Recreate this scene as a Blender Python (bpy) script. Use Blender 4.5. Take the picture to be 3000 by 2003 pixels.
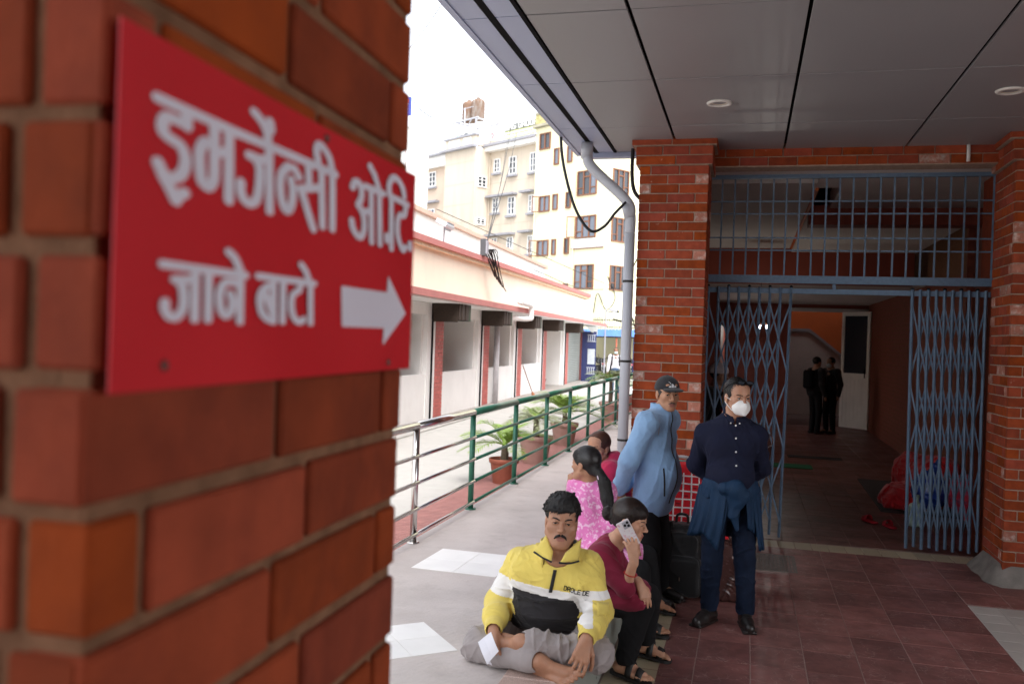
import bpy, math, random
import numpy as np
from mathutils import Matrix, Vector
random.seed(7); RNG = np.random.default_rng(11)
SC = bpy.context.scene
for o in list(bpy.data.objects): bpy.data.objects.remove(o)
COL = SC.collection

# ---------------------------------------------------------------- camera
YAW, PIT, ROL = (math.radians(v) for v in (14.65, -0.21, 1.97))
fwd = np.array([-math.sin(YAW)*math.cos(PIT), math.cos(YAW)*math.cos(PIT), math.sin(PIT)])
rt0 = np.array([math.cos(YAW), math.sin(YAW), 0.0]); up0 = np.cross(rt0, fwd)
rt = math.cos(ROL)*rt0 + math.sin(ROL)*up0; upv = -math.sin(ROL)*rt0 + math.cos(ROL)*up0
cam = bpy.data.cameras.new('camera'); cam_ob = bpy.data.objects.new('camera', cam); COL.objects.link(cam_ob)
cam.sensor_width = 36; cam.lens = 31.65; cam.clip_start = 0.05; cam.clip_end = 2000
M = Matrix(((rt[0], upv[0], -fwd[0], 0), (rt[1], upv[1], -fwd[1], 0), (rt[2], upv[2], -fwd[2], 1.9), (0, 0, 0, 1)))
cam_ob.matrix_world = M
cam.dof.use_dof = True; cam.dof.focus_distance = 5.3; cam.dof.aperture_fstop = 4.2
SC.camera = cam_ob

# ---------------------------------------------------------------- sky and sun
SUN_EL, SUN_AZ = math.radians(56), math.radians(150)      # azimuth clockwise from +Y: behind the camera, to the right
world = bpy.data.worlds.new('World'); SC.world = world; world.use_nodes = True
nt = world.node_tree; bg = nt.nodes['Background']
sky = nt.nodes.new('ShaderNodeTexSky'); sky.sky_type = 'NISHITA'; sky.sun_disc = False
sky.sun_elevation = SUN_EL; sky.sun_rotation = SUN_AZ; sky.air_density = 1.0; sky.dust_density = 6.0; sky.ozone_density = 0.6; sky.altitude = 1300
hs = nt.nodes.new('ShaderNodeHueSaturation'); hs.inputs['Saturation'].default_value = 0.22
nt.links.new(sky.outputs[0], hs.inputs['Color']); nt.links.new(hs.outputs[0], bg.inputs[0]); bg.inputs[1].default_value = 0.15
sun = bpy.data.lights.new('sun', 'SUN'); sun.energy = 0.9; sun.angle = math.radians(35); sun.color = (1.0, 0.985, 0.96)
sun_ob = bpy.data.objects.new('sun', sun); COL.objects.link(sun_ob)
sd = Vector((math.sin(SUN_AZ)*math.cos(SUN_EL), math.cos(SUN_AZ)*math.cos(SUN_EL), math.sin(SUN_EL)))
sun_ob.rotation_euler = sd.to_track_quat('Z', 'Y').to_euler(); sun_ob.location = (0, 0, 30)
SC.view_settings.view_transform = 'Standard'; SC.view_settings.look = 'None'
SC.view_settings.gamma = 1.0; SC.view_settings.use_curve_mapping = False
SC.view_settings.exposure = 2.0
SC.render.engine = 'CYCLES'
SC.cycles.max_bounces = 8; SC.cycles.diffuse_bounces = 5
# ---------------------------------------------------------------- helpers
A3 = lambda *v: np.array(v, float)
def nrm(v): v = np.asarray(v, float); return v/np.linalg.norm(v)
def lerp(a, b, t): return a+(b-a)*t
def tag(o, label=None, cat=None, group=None, kind=None):
    if label: o['label'] = label
    if cat: o['category'] = cat
    if group: o['group'] = group
    if kind: o['kind'] = kind
    return o
def setpar(o, parent):
    if parent is not None:
        o.parent = parent
        w = parent['_w'] if '_w' in parent else (0, 0, 0)
        o.matrix_parent_inverse = Matrix.Translation(Vector((-w[0], -w[1], -w[2])))
    return o
ROOTS = []
def thing(name, label, cat, loc=(0, 0, 0), group=None, kind=None):
    o = bpy.data.objects.new(name, None); COL.objects.link(o); o.location = loc; o.empty_display_size = 0.1
    o['_w'] = [float(v) for v in loc]; ROOTS.append(o)
    return tag(o, label, cat, group, kind)
def link(name, me, parent=None):
    o = bpy.data.objects.new(name, me); COL.objects.link(o)
    return setpar(o, parent)

class MB:
    def __init__(s): s.v = []; s.f = []; s.m = []; s.n = 0
    def add(s, V, F, mi=0):
        b = s.n; s.v.append(np.asarray(V, float).reshape(-1, 3)); s.n += len(s.v[-1])
        for q in F: s.f.append([b+i for i in q]); s.m.append(mi)
        return s
    def box(s, c, size, R=None, mi=0, bev=0.0):
        h = np.asarray(size, float)/2; c = np.asarray(c, float)
        if bev <= 0:
            V = np.array([[x, y, z] for x in (-1, 1) for y in (-1, 1) for z in (-1, 1)])*h
            F = [(0, 1, 3, 2), (4, 6, 7, 5), (0, 4, 5, 1), (2, 3, 7, 6), (0, 2, 6, 4), (1, 5, 7, 3)]
        else:
            V = []; idx = {}
            for sx in (-1, 1):
                for sy in (-1, 1):
                    for sz in (-1, 1):
                        for ax in range(3):
                            p = np.array([sx, sy, sz])*(h-bev); p[ax] = np.array([sx, sy, sz])[ax]*h[ax]
                            idx[(sx, sy, sz, ax)] = len(V); V.append(p)
            V = np.array(V); F = []
            for ax in range(3):
                o1, o2 = [a for a in range(3) if a != ax]
                for sg in (-1, 1):
                    ring = []
                    for (u, w) in ((-1, -1), (1, -1), (1, 1), (-1, 1)):
                        k = [0, 0, 0]; k[ax] = sg; k[o1] = u; k[o2] = w; ring.append(idx[(*k, ax)])
                    F.append(ring)
            for a1 in range(3):
                for a2 in range(a1+1, 3):
                    a3 = 3-a1-a2
                    for s1 in (-1, 1):
                        for s2 in (-1, 1):
                            k = [0, 0, 0]; k[a1] = s1; k[a2] = s2
                            lo = list(k); lo[a3] = -1; hi = list(k); hi[a3] = 1
                            F.append([idx[(*lo, a1)], idx[(*lo, a2)], idx[(*hi, a2)], idx[(*hi, a1)]])
            for sx in (-1, 1):
                for sy in (-1, 1):
                    for sz in (-1, 1): F.append([idx[(sx, sy, sz, a)] for a in range(3)])
            # orient outward
            G = []
            for q in F:
                P = V[list(q)]; n = np.cross(P[1]-P[0], P[2]-P[0])
                G.append(list(q) if n@P.mean(0) > 0 else list(q)[::-1])
            F = G
        if R is not None: V = V@np.asarray(R).T
        return s.add(V+c, F, mi)
    def tube(s, pts, r, n=8, mi=0, caps=True, flat=None):
        pts = np.asarray(pts, float); m = len(pts); rs = np.broadcast_to(np.asarray(r, float), (m,))
        T = np.gradient(pts, axis=0) if m > 2 else np.repeat([pts[1]-pts[0]], 2, 0)
        T = T/np.linalg.norm(T, axis=1)[:, None]
        ref = A3(0, 0, 1) if abs(T[0][2]) < .9 else A3(1, 0, 0)
        u = nrm(np.cross(T[0], ref)); V = []
        an = np.linspace(0, 2*np.pi, n, endpoint=False)
        for i in range(m):
            u = nrm(u-T[i]*(u@T[i])); w = np.cross(T[i], u)
            V.append(pts[i]+rs[i]*(np.cos(an)[:, None]*u+np.sin(an)[:, None]*w))
        V = np.concatenate(V); F = []
        for i in range(m-1):
            for j in range(n):
                k = (j+1) % n; F.append((i*n+j, i*n+k, (i+1)*n+k, (i+1)*n+j))
        if caps: F.append(tuple(range(n))[::-1]); F.append(tuple((m-1)*n+j for j in range(n)))
        return s.add(V, F, mi)
    def lathe(s, prof, c, n=20, mi=0, axis=None):
        an = np.linspace(0, 2*np.pi, n, endpoint=False); V = []; F = []
        for (r, z) in prof:
            V += [[r*math.cos(t), r*math.sin(t), z] for t in an]
        for i in range(len(prof)-1):
            for j in range(n):
                k = (j+1) % n; F.append((i*n+j, i*n+k, (i+1)*n+k, (i+1)*n+j))
        V = np.array(V)
        if axis is not None:
            w = nrm(axis); u = nrm(np.cross(w, A3(0.3, 0.1, 1) if abs(w[2]) < .9 else A3(1, 0, 0))); v2 = np.cross(w, u)
            V = V@np.array([u, v2, w])
        return s.add(V+np.asarray(c, float), F, mi)
    def poly(s, pts, o, u, v, w, d0, d1, mi=0):
        """extrude the polygon pts (u,v coordinates, counter-clockwise about w) from d0 to d1 along w"""
        o, u, v, w = (np.asarray(q, float) for q in (o, u, v, w)); n = len(pts)
        P = np.array([o+u*a+v*b for a, b in pts]); V = np.concatenate([P+w*d0, P+w*d1])
        F = [tuple(range(n))[::-1], tuple(range(n, 2*n))]+[(i, (i+1) % n, n+(i+1) % n, n+i) for i in range(n)]
        return s.add(V, F, mi)
    def quad(s, P, mi=0): return s.add(P, [tuple(range(len(P)))], mi)
    def mesh(s, name, mats, smooth=False):
        me = bpy.data.meshes.new(name)
        V = np.concatenate(s.v) if s.v else np.zeros((0, 3))
        me.from_pydata(V.tolist(), [], s.f)
        for m in (mats if isinstance(mats, (list, tuple)) else [mats]): me.materials.append(m)
        if len(s.m) and max(s.m) > 0: me.polygons.foreach_set('material_index', np.array(s.m, np.int32))
        if smooth: me.polygons.foreach_set('use_smooth', np.ones(len(s.f), bool))
        me.update(); return me
    def build(s, name, mats, parent=None, smooth=False, kind=None, label=None):
        o = link(name, s.mesh(name, mats, smooth), parent)
        if kind: o['kind'] = kind
        if label: o['label'] = label
        return o
def rotz(a): c, s = math.cos(a), math.sin(a); return np.array([[c, -s, 0], [s, c, 0], [0, 0, 1.0]])
def bez(p, n=24):
    """smooth curve through points (Catmull-Rom)"""
    p = np.asarray(p, float); P = np.vstack([2*p[0]-p[1], p, 2*p[-1]-p[-2]]); out = []
    m = len(p)-1
    for i in range(m):
        a, b, c, d = P[i:i+4]
        for t in np.linspace(0, 1, max(2, n//m), endpoint=False):
            out.append(.5*((2*b)+(c-a)*t+(2*a-5*b+4*c-d)*t*t+(-a+3*b-3*c+d)*t**3))
    out.append(p[-1]); return np.array(out)

# ---------------------------------------------------------------- materials
MATS = {}
def mat(name, col, rough=.7, var=.12, vscale=8.0, bump=.0, bscale=60.0, metal=0.0, spec=.4, rnd=0.0, col2=None, c2scale=3.0, c2lo=.55, c2hi=.7,
        coat=0.0, sss=0.0, sheen=0.0, trans=0.0, stretch=None, detail=4.0, rndhue=0.0, emis=None):
    if name in MATS: return MATS[name]
    m = bpy.data.materials.new(name); m.use_nodes = True; t = m.node_tree; N = t.nodes; L = t.links
    b = N['Principled BSDF']; b.inputs['Roughness'].default_value = rough; b.inputs['Metallic'].default_value = metal
    b.inputs['Specular IOR Level'].default_value = spec; b.inputs['Coat Weight'].default_value = coat
    if sss: b.inputs['Subsurface Weight'].default_value = sss; b.inputs['Subsurface Radius'].default_value = (.012, .005, .003); b.inputs['Subsurface Scale'].default_value = 1.0
    if sheen: b.inputs['Sheen Weight'].default_value = sheen; b.inputs['Sheen Roughness'].default_value = .5
    if trans: b.inputs['Transmission Weight'].default_value = trans
    tc = N.new('ShaderNodeTexCoord'); src = tc.outputs['Object']
    if stretch:
        mp = N.new('ShaderNodeMapping'); mp.inputs['Scale'].default_value = stretch; L.new(src, mp.inputs[0]); src = mp.outputs[0]
    oi = None
    if rnd or rndhue:
        oi = N.new('ShaderNodeObjectInfo')
        va = N.new('ShaderNodeVectorMath'); va.operation = 'ADD'
        vm = N.new('ShaderNodeVectorMath'); vm.operation = 'SCALE'; vm.inputs[0].default_value = (13.1, 7.7, 3.3); L.new(oi.outputs['Random'], vm.inputs['Scale'])
        L.new(src, va.inputs[0]); L.new(vm.outputs[0], va.inputs[1]); src = va.outputs[0]
    nz = N.new('ShaderNodeTexNoise'); nz.inputs['Scale'].default_value = vscale; nz.inputs['Detail'].default_value = detail; L.new(src, nz.inputs['Vector'])
    mr = N.new('ShaderNodeMapRange'); mr.inputs[1].default_value = .25; mr.inputs[2].default_value = .75
    mr.inputs[3].default_value = 1-var; mr.inputs[4].default_value = 1+var; L.new(nz.outputs['Fac'], mr.inputs[0])
    base = N.new('ShaderNodeRGB'); base.outputs[0].default_value = (*col, 1); cur = base.outputs[0]
    if col2 is not None:
        n2 = N.new('ShaderNodeTexNoise'); n2.inputs['Scale'].default_value = c2scale; n2.inputs['Detail'].default_value = 6; n2.inputs['Roughness'].default_value = .65; L.new(src, n2.inputs['Vector'])
        r2 = N.new('ShaderNodeMapRange'); r2.inputs[1].default_value = c2lo; r2.inputs[2].default_value = c2hi; L.new(n2.outputs['Fac'], r2.inputs[0])
        mx = N.new('ShaderNodeMix'); mx.data_type = 'RGBA'; L.new(r2.outputs[0], mx.inputs[0]); L.new(cur, mx.inputs[6]); mx.inputs[7].default_value = (*col2, 1); cur = mx.outputs[2]
    h = N.new('ShaderNodeHueSaturation'); L.new(cur, h.inputs['Color']); val = mr.outputs[0]
    if rnd:
        m2 = N.new('ShaderNodeMapRange'); m2.inputs[3].default_value = 1-rnd; m2.inputs[4].default_value = 1+rnd; L.new(oi.outputs['Random'], m2.inputs[0])
        mm = N.new('ShaderNodeMath'); mm.operation = 'MULTIPLY'; L.new(val, mm.inputs[0]); L.new(m2.outputs[0], mm.inputs[1]); val = mm.outputs[0]
    if rndhue:
        w = N.new('ShaderNodeMath'); w.operation = 'MULTIPLY'; w.inputs[1].default_value = 7.31; L.new(oi.outputs['Random'], w.inputs[0])
        fr = N.new('ShaderNodeMath'); fr.operation = 'FRACT'; L.new(w.outputs[0], fr.inputs[0])
        m3 = N.new('ShaderNodeMapRange'); m3.inputs[3].default_value = .5-rndhue; m3.inputs[4].default_value = .5+rndhue*.4; L.new(fr.outputs[0], m3.inputs[0]); L.new(m3.outputs[0], h.inputs['Hue'])
        m4 = N.new('ShaderNodeMapRange'); m4.inputs[3].default_value = .96; m4.inputs[4].default_value = 1.05; L.new(fr.outputs[0], m4.inputs[0]); L.new(m4.outputs[0], h.inputs['Saturation'])
    L.new(val, h.inputs['Value']); L.new(h.outputs[0], b.inputs['Base Color'])
    rr = N.new('ShaderNodeMapRange'); rr.inputs[3].default_value = max(.02, rough-.08); rr.inputs[4].default_value = min(1, rough+.1); L.new(nz.outputs['Fac'], rr.inputs[0]); L.new(rr.outputs[0], b.inputs['Roughness'])
    if bump:
        bn = N.new('ShaderNodeTexNoise'); bn.inputs['Scale'].default_value = bscale; bn.inputs['Detail'].default_value = 5; L.new(src, bn.inputs['Vector'])
        bp = N.new('ShaderNodeBump'); bp.inputs['Strength'].default_value = bump; bp.inputs['Distance'].default_value = .004; L.new(bn.outputs['Fac'], bp.inputs['Height']); L.new(bp.outputs[0], b.inputs['Normal'])
    if emis: b.inputs['Emission Color'].default_value = (*emis[0], 1); b.inputs['Emission Strength'].default_value = emis[1]
    MATS[name] = m; return m

M_brick = mat('brick_face', (.27, .056, .020), .85, .22, 14, .35, 90, spec=.15, rnd=.20, rndhue=.006, col2=(.20, .042, .018), c2scale=9, c2lo=.5, c2hi=.75)
M_bricknear = mat('deep_orange_brick_shaded', (.25, .040, .010), .8, .28, 14, .35, 90, spec=.05, rnd=.16, rndhue=.004, col2=(.15, .026, .009), c2scale=9, c2lo=.48, c2hi=.75)  # deep orange brick, darkened in colour in place of weaker light on the near pillar
M_brickworn = mat('brick_worn', (.27, .056, .024), .85, .2, 14, .4, 90, spec=.15, rnd=.2, rndhue=.007, col2=(.46, .30, .24), c2scale=11, c2lo=.66, c2hi=.74)
M_brickpale = mat('brick_efflorescence', (.38, .15, .105), .85, .25, 20, .5, 90, rnd=.2, col2=(.55, .45, .4), c2scale=16, c2lo=.5, c2hi=.7)
M_brickpaint = mat('brick_painted_red', (.47, .12, .10), .7, .12, 14, .3, 90, rnd=.12)
M_mortar = mat('mortar', (.22, .115, .068), .95, .3, 25, .8, 160, spec=.05)
M_mortar2 = mat('mortar_grey', (.34, .25, .19), .95, .25, 25, .6, 160)
M_cream = mat('cream_plaster', (.85, .81, .65), .9, .05, 1.2, .15, 40, col2=(.76, .71, .58), c2scale=.9, c2lo=.58, c2hi=.85, stretch=(1, 1, .35))
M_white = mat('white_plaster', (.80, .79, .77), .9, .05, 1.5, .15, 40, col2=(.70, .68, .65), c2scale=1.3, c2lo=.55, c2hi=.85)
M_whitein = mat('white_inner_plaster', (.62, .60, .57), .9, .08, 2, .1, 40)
M_coping = mat('pink_red_coping', (.50, .20, .18), .85, .1, 3, .2, 40)
M_concrete = mat('pale_concrete', (.40, .385, .36), .9, .12, 1.2, .3, 70, col2=(.31, .30, .28), c2scale=.9, c2lo=.5, c2hi=.75)
M_cement = mat('cement_render', (.33, .30, .27), .92, .2, 9, .6, 60)
M_granite = mat('pink_granite', (.48, .36, .31), .55, .3, 300, .12, 200, col2=(.30, .17, .14), c2scale=230, c2lo=.53, c2hi=.6, detail=1)
M_steel = mat('stainless_steel', (.62, .60, .58), .22, .06, 20, metal=1.0)
M_green = mat('green_enamel', (.022, .135, .085), .38, .12, 20, spec=.5, col2=(.10, .20, .16), c2scale=30, c2lo=.62, c2hi=.75)
M_blueg = mat('blue_grey_gate_paint', (.115, .18, .265), .5, .15, 30, spec=.4, col2=(.05, .05, .055), c2scale=40, c2lo=.66, c2hi=.72)
M_pvc = mat('grey_pvc', (.42, .43, .47), .45, .05, 4)
M_panel = mat('grey_composite_panel', (.27, .265, .275), .42, .04, 1.5, spec=.5)
M_panelb = mat('silver_panel_sky_tint', (.36, .41, .57), .40, .03, 1.5, spec=.5)  # bluish reflection of the sky put into the silver panel colour
M_black = mat('black_gasket', (.006, .006, .007), .85, .1, 30, spec=.08)
M_cable = mat('black_cable', (.01, .01, .012), .5, .1, 30)
M_dark = mat('dark_recess', (.03, .028, .027), .9)
M_terracotta = mat('terracotta', (.30, .09, .055), .7, .12, 15, .15, 120)
M_pinkpot = mat('dusty_pink_plastic', (.42, .26, .22), .65, .1, 12, .1, 100)
M_leaf = mat('palm_leaf', (.20, .31, .05), .45, .25, 12, spec=.4, rnd=.2)
M_leafdry = mat('palm_leaf_grey_green', (.28, .31, .17), .55, .25, 12, rnd=.2)
M_trunk = mat('palm_trunk', (.10, .075, .05), .9, .35, 40, .8, 60)
M_soil = mat('soil', (.05, .035, .025), .95, .3, 40, .8, 60)
M_sign = mat('red_sign_print', (.58, .009, .018), .45, .06, 5, spec=.45)
M_signw = mat('white_sign_print', (.74, .72, .82), .5, .03, 8)
M_screw = mat('dull_screw', (.16, .08, .07), .4, .1, 40, metal=.6)
M_tanw = mat('tan_plaster', (.58, .505, .41), .9, .06, .6, col2=(.47, .40, .33), c2scale=1.6, c2lo=.48, c2hi=.8, stretch=(1, 1, .12))
M_yelw = mat('pale_yellow_plaster', (.74, .71, .48), .9, .05, .6, col2=(.55, .53, .43), c2scale=1.3, c2lo=.54, c2hi=.80, stretch=(1, 1, .14))
M_grey = mat('grey_trim', (.30, .30, .33), .85, .1, 3)
M_glass = mat('window_glass', (.12, .14, .18), .08, .1, .8, spec=.8)
M_glassd = mat('dark_window_glass', (.035, .04, .05), .1, .1, .8, spec=.7)
M_wframe = mat('white_window_frame', (.75, .75, .74), .6)
M_wood = mat('brown_window_frame', (.20, .085, .045), .6, .2, 20)
M_darkwood = mat('dark_timber', (.045, .03, .022), .8, .3, 25, .5, 60)
M_tarp = mat('blue_tarp', (.12, .26, .62), .55, .1, 4)
M_navy = mat('navy_steel_gate', (.022, .03, .105), .45, .15, 12)
M_shutter = mat('galvanised_shutter', (.36, .38, .36), .5, .1, 8, metal=.3)
M_orange = mat('orange_paint', (.55, .13, .03), .7, .08, 3)
M_maroonw = mat('dark_red_paint', (.22, .045, .025), .6, .1, 3)
M_greyt = mat('grey_wall_tile', (.60, .58, .54), .4, .08, 4)
# ================================================================= SETTING
LA = math.radians(1.8); Lv = A3(-math.sin(LA), math.cos(LA), 0); Ln = A3(math.cos(LA), math.sin(LA), 0); L0 = A3(-6.194, 0, 0)
Z3 = A3(0, 0, 1)
def special_floor(name, cols, joint, sx, sy, ox, oy, rough, vein):
    """floor tile material: mottled body with thin wandering veins"""
    m = mat(name, cols[0], rough, .25, 9, .12, 60, rnd=.22, spec=.5, col2=cols[1], c2scale=5, c2lo=.45, c2hi=.75)
    t = m.node_tree; N = t.nodes; L = t.links; b = N['Principled BSDF']
    lk = b.inputs['Base Color'].links[0]; cur = lk.from_socket
    src = [n for n in N if n.bl_idname == 'ShaderNodeVectorMath' and n.operation == 'ADD'][0].outputs[0]
    w = N.new('ShaderNodeTexNoise'); w.inputs['Scale'].default_value = 7; w.inputs['Detail'].default_value = 3; L.new(src, w.inputs['Vector'])
    sc = N.new('ShaderNodeVectorMath'); sc.operation = 'SCALE'; sc.inputs['Scale'].default_value = .22; L.new(w.outputs['Color'], sc.inputs[0])
    ad = N.new('ShaderNodeVectorMath'); ad.operation = 'ADD'; L.new(src, ad.inputs[0]); L.new(sc.outputs[0], ad.inputs[1])
    v = N.new('ShaderNodeTexVoronoi'); v.feature = 'DISTANCE_TO_EDGE'; v.inputs['Scale'].default_value = 11; L.new(ad.outputs[0], v.inputs['Vector'])
    r = N.new('ShaderNodeMapRange'); r.inputs[1].default_value = .0; r.inputs[2].default_value = .04; r.inputs[3].default_value = .75; r.inputs[4].default_value = 0; L.new(v.outputs['Distance'], r.inputs[0])
    n3 = N.new('ShaderNodeTexNoise'); n3.inputs['Scale'].default_value = 6; L.new(src, n3.inputs['Vector'])
    g = N.new('ShaderNodeMapRange'); g.inputs[1].default_value = .45; g.inputs[2].default_value = .6; L.new(n3.outputs['Fac'], g.inputs[0])
    mu = N.new('ShaderNodeMath'); mu.operation = 'MULTIPLY'; L.new(r.outputs[0], mu.inputs[0]); L.new(g.outputs[0], mu.inputs[1])
    mx = N.new('ShaderNodeMix'); mx.data_type = 'RGBA'; L.new(mu.outputs[0], mx.inputs[0]); L.new(cur, mx.inputs[6]); mx.inputs[7].default_value = (*vein, 1)
    ge = N.new('ShaderNodeNewGeometry'); n4 = N.new('ShaderNodeTexNoise'); n4.inputs['Scale'].default_value = 1.7; n4.inputs['Detail'].default_value = 8; n4.inputs['Roughness'].default_value = .68; L.new(ge.outputs['Position'], n4.inputs['Vector'])
    r4 = N.new('ShaderNodeMapRange'); r4.inputs[1].default_value = .35; r4.inputs[2].default_value = .68; r4.inputs[3].default_value = .62; r4.inputs[4].default_value = 1.12; L.new(n4.outputs['Fac'], r4.inputs[0])
    h4 = N.new('ShaderNodeHueSaturation'); L.new(r4.outputs[0], h4.inputs['Value']); L.new(mx.outputs[2], h4.inputs['Color']); L.new(h4.outputs[0], b.inputs['Base Color'])
    r5 = N.new('ShaderNodeMapRange'); r5.inputs[1].default_value = .35; r5.inputs[2].default_value = .7; r5.inputs[3].default_value = rough+.18; r5.inputs[4].default_value = rough-.08; L.new(n4.outputs['Fac'], r5.inputs[0]); L.new(r5.outputs[0], b.inputs['Roughness'])
    return m
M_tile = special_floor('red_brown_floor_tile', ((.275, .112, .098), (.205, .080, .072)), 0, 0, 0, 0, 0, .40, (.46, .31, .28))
M_grout = mat('floor_grout', (.36, .27, .24), .9, .2, 30)
M_ytile = mat('cream_strip_tile', (.47, .40, .27), .45, .1, 6, rnd=.1)
M_wtile = mat('white_floor_tile', (.88, .87, .85), .5, .06, 5, rnd=.05)
def walk_relief():
    t = M_walk.node_tree; N = t.nodes; L = t.links; tc = [n for n in N if n.bl_idname == 'ShaderNodeTexCoord'][0]; bp = [n for n in N if n.bl_idname == 'ShaderNodeBump'][0]; b = N['Principled BSDF']
    mp = N.new('ShaderNodeMapping'); mp.inputs['Rotation'].default_value = (0, 0, math.radians(38)); L.new(tc.outputs['Object'], mp.inputs[0])
    w = N.new('ShaderNodeTexWave'); w.inputs['Scale'].default_value = 9; w.inputs['Distortion'].default_value = 5; w.inputs['Detail'].default_value = 3; L.new(mp.outputs[0], w.inputs['Vector'])
    b2 = N.new('ShaderNodeBump'); b2.inputs['Strength'].default_value = .35; b2.inputs['Distance'].default_value = .006; L.new(w.outputs['Fac'], b2.inputs['Height']); L.new(bp.outputs[0], b2.inputs['Normal']); L.new(b2.outputs[0], b.inputs['Normal'])
    lk = b.inputs['Base Color'].links[0].from_socket; n2 = N.new('ShaderNodeTexNoise'); n2.inputs['Scale'].default_value = 3.1; n2.inputs['Detail'].default_value = 9; n2.inputs['Roughness'].default_value = .72; L.new(tc.outputs['Object'], n2.inputs['Vector'])
    r = N.new('ShaderNodeMapRange'); r.inputs[1].default_value = .52; r.inputs[2].default_value = .80; r.inputs[3].default_value = 0; r.inputs[4].default_value = .55; L.new(n2.outputs['Fac'], r.inputs[0])
    mx = N.new('ShaderNodeMix'); mx.data_type = 'RGBA'; L.new(r.outputs[0], mx.inputs[0]); L.new(lk, mx.inputs[6]); mx.inputs[7].default_value = (.30, .265, .245, 1); L.new(mx.outputs[2], b.inputs['Base Color'])
M_walk = mat('walkway_concrete', (.58, .525, .50), .85, .10, 2.2, .35, 90, col2=(.50, .445, .42), c2scale=1.6, c2lo=.45, c2hi=.75)

walk_relief()
def brick_mesh(l, h, d, m, cache={}):
    k = (round(l, 3), round(h, 4), round(d, 3), m.name)
    if k not in cache:
        b = MB().box((0, 0, 0), (l, d, h), bev=min(.0035, h*.1)); cache[k] = b.mesh('brick', m)
    return cache[k]
def lay(parent, o, u, n, rows, z0, course, edges_fn, mats, joint=.011, depth=.05, proud=.003, jit=.0012, individual=True, name='brick', stuffmat=None, skip=None):
    """bricks in a running bond on the face with origin o, running along u, outward normal n"""
    o, u, n = (np.asarray(q, float) for q in (o, u, n)); ang = math.atan2(u[1], u[0]); out = []
    big = MB()
    for k in range(rows):
        ed = edges_fn(k)
        for a, b in zip(ed[:-1], ed[1:]):
            a2 = a+(joint/2 if a > ed[0]+1e-6 else 0); b2 = b-(joint/2 if b < ed[-1]-1e-6 else 0)
            l = b2-a2
            if l < .02: continue
            c = o+u*(a2+b2)/2+n*(proud-depth/2+RNG.uniform(-jit, jit)); c = A3(c[0], c[1], z0+course*(k+.5)+RNG.uniform(-.0012, .0012))
            if skip and skip(k, (a+b)/2): continue
            m = mats[int(RNG.choice(len(mats), p=None))] if not callable(mats) else mats(k, (a+b)/2, l)
            if individual:
                ob = link(name, brick_mesh(l, course-joint, depth, m), parent)
                ob.location = c; ob.rotation_euler = (RNG.normal(0, .003), RNG.normal(0, .003), ang+RNG.normal(0, .003)); out.append(ob)
            else: big.box(c, (l, depth, course-joint), rotz(ang))
    if not individual: big.build(name, stuffmat, parent, kind='stuff')
    return out
def alt(e, o): return lambda k: (e if k % 2 == 0 else o)

# ---- ground sheets
def sheet(name, poly, z, m, label=None):
    b = MB(); b.quad([(x, y, z) for x, y in poly]); return tag(b.build(name, m), kind='structure')
M_ground = mat('ground_concrete', (.40, .385, .36), .92, .12, .8, .3, 60, col2=(.34, .32, .30), c2scale=.4, c2lo=.5, c2hi=.7)
sheet('ground', [(-400, -200), (400, -200), (400, 600), (-400, 600)], -.012, M_ground)
# driveway of concrete slabs with shallow joints
b = MB()
sheet('driveway_joint_bed', [(-9.5, -6), (-2.2, -6), (-2.2, 62), (-9.5, 62)], -.004, mat('driveway_joint', (.40, .38, .35), .95))
drv = thing('driveway', None, None, (-6, 25, 0)); drv['kind'] = 'structure'
def slabs():
    big = MB(); me = MB().box((0, 0, 0), (.942, .612, .012), bev=.002).mesh('paving_slab', M_concrete); n = 0; y = 2.0; r = np.random.default_rng(3)
    while y < 60:
        x = -6.9 if y < 30 else -8.8
        while x < -3.45:
            c = (min(x+.475, -3.42-.475+.4), y+.31, -.006+r.uniform(-.0006, .0006)); x += .95
            if y > 7 and n < 296: o = link('paving_slab', me, drv); o.location = c; o.rotation_euler = (r.normal(0, .0012), r.normal(0, .0012), math.pi*int(r.integers(0, 2))); n += 1
            else: big.box(c, (.942, .612, .012))
        y += .62
    big.build('paving_slab_mass', M_concrete, drv, kind='stuff')
slabs()
# ribbed red strip beside the walkway (individual strips would be under 10 px beyond the first metres)
rib = MB()
yy = 3.0
while yy < 30:
    rib.box((-2.92, yy, .004), (.90, .048, .03)); yy += .075
M_rib = mat('red_ribbed_tile', (.31, .145, .13), .8, .15, 6, .2, 60)
rb = MB().box((-2.92, 16.5, -.002), (.98, 27.2, .02)).build('tile_strip', mat('red_tile_bed', (.22, .10, .09), .9, .15, 6)); rb['kind'] = 'structure'
rib.build('tile_rib', M_rib, rb, kind='stuff')

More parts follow.
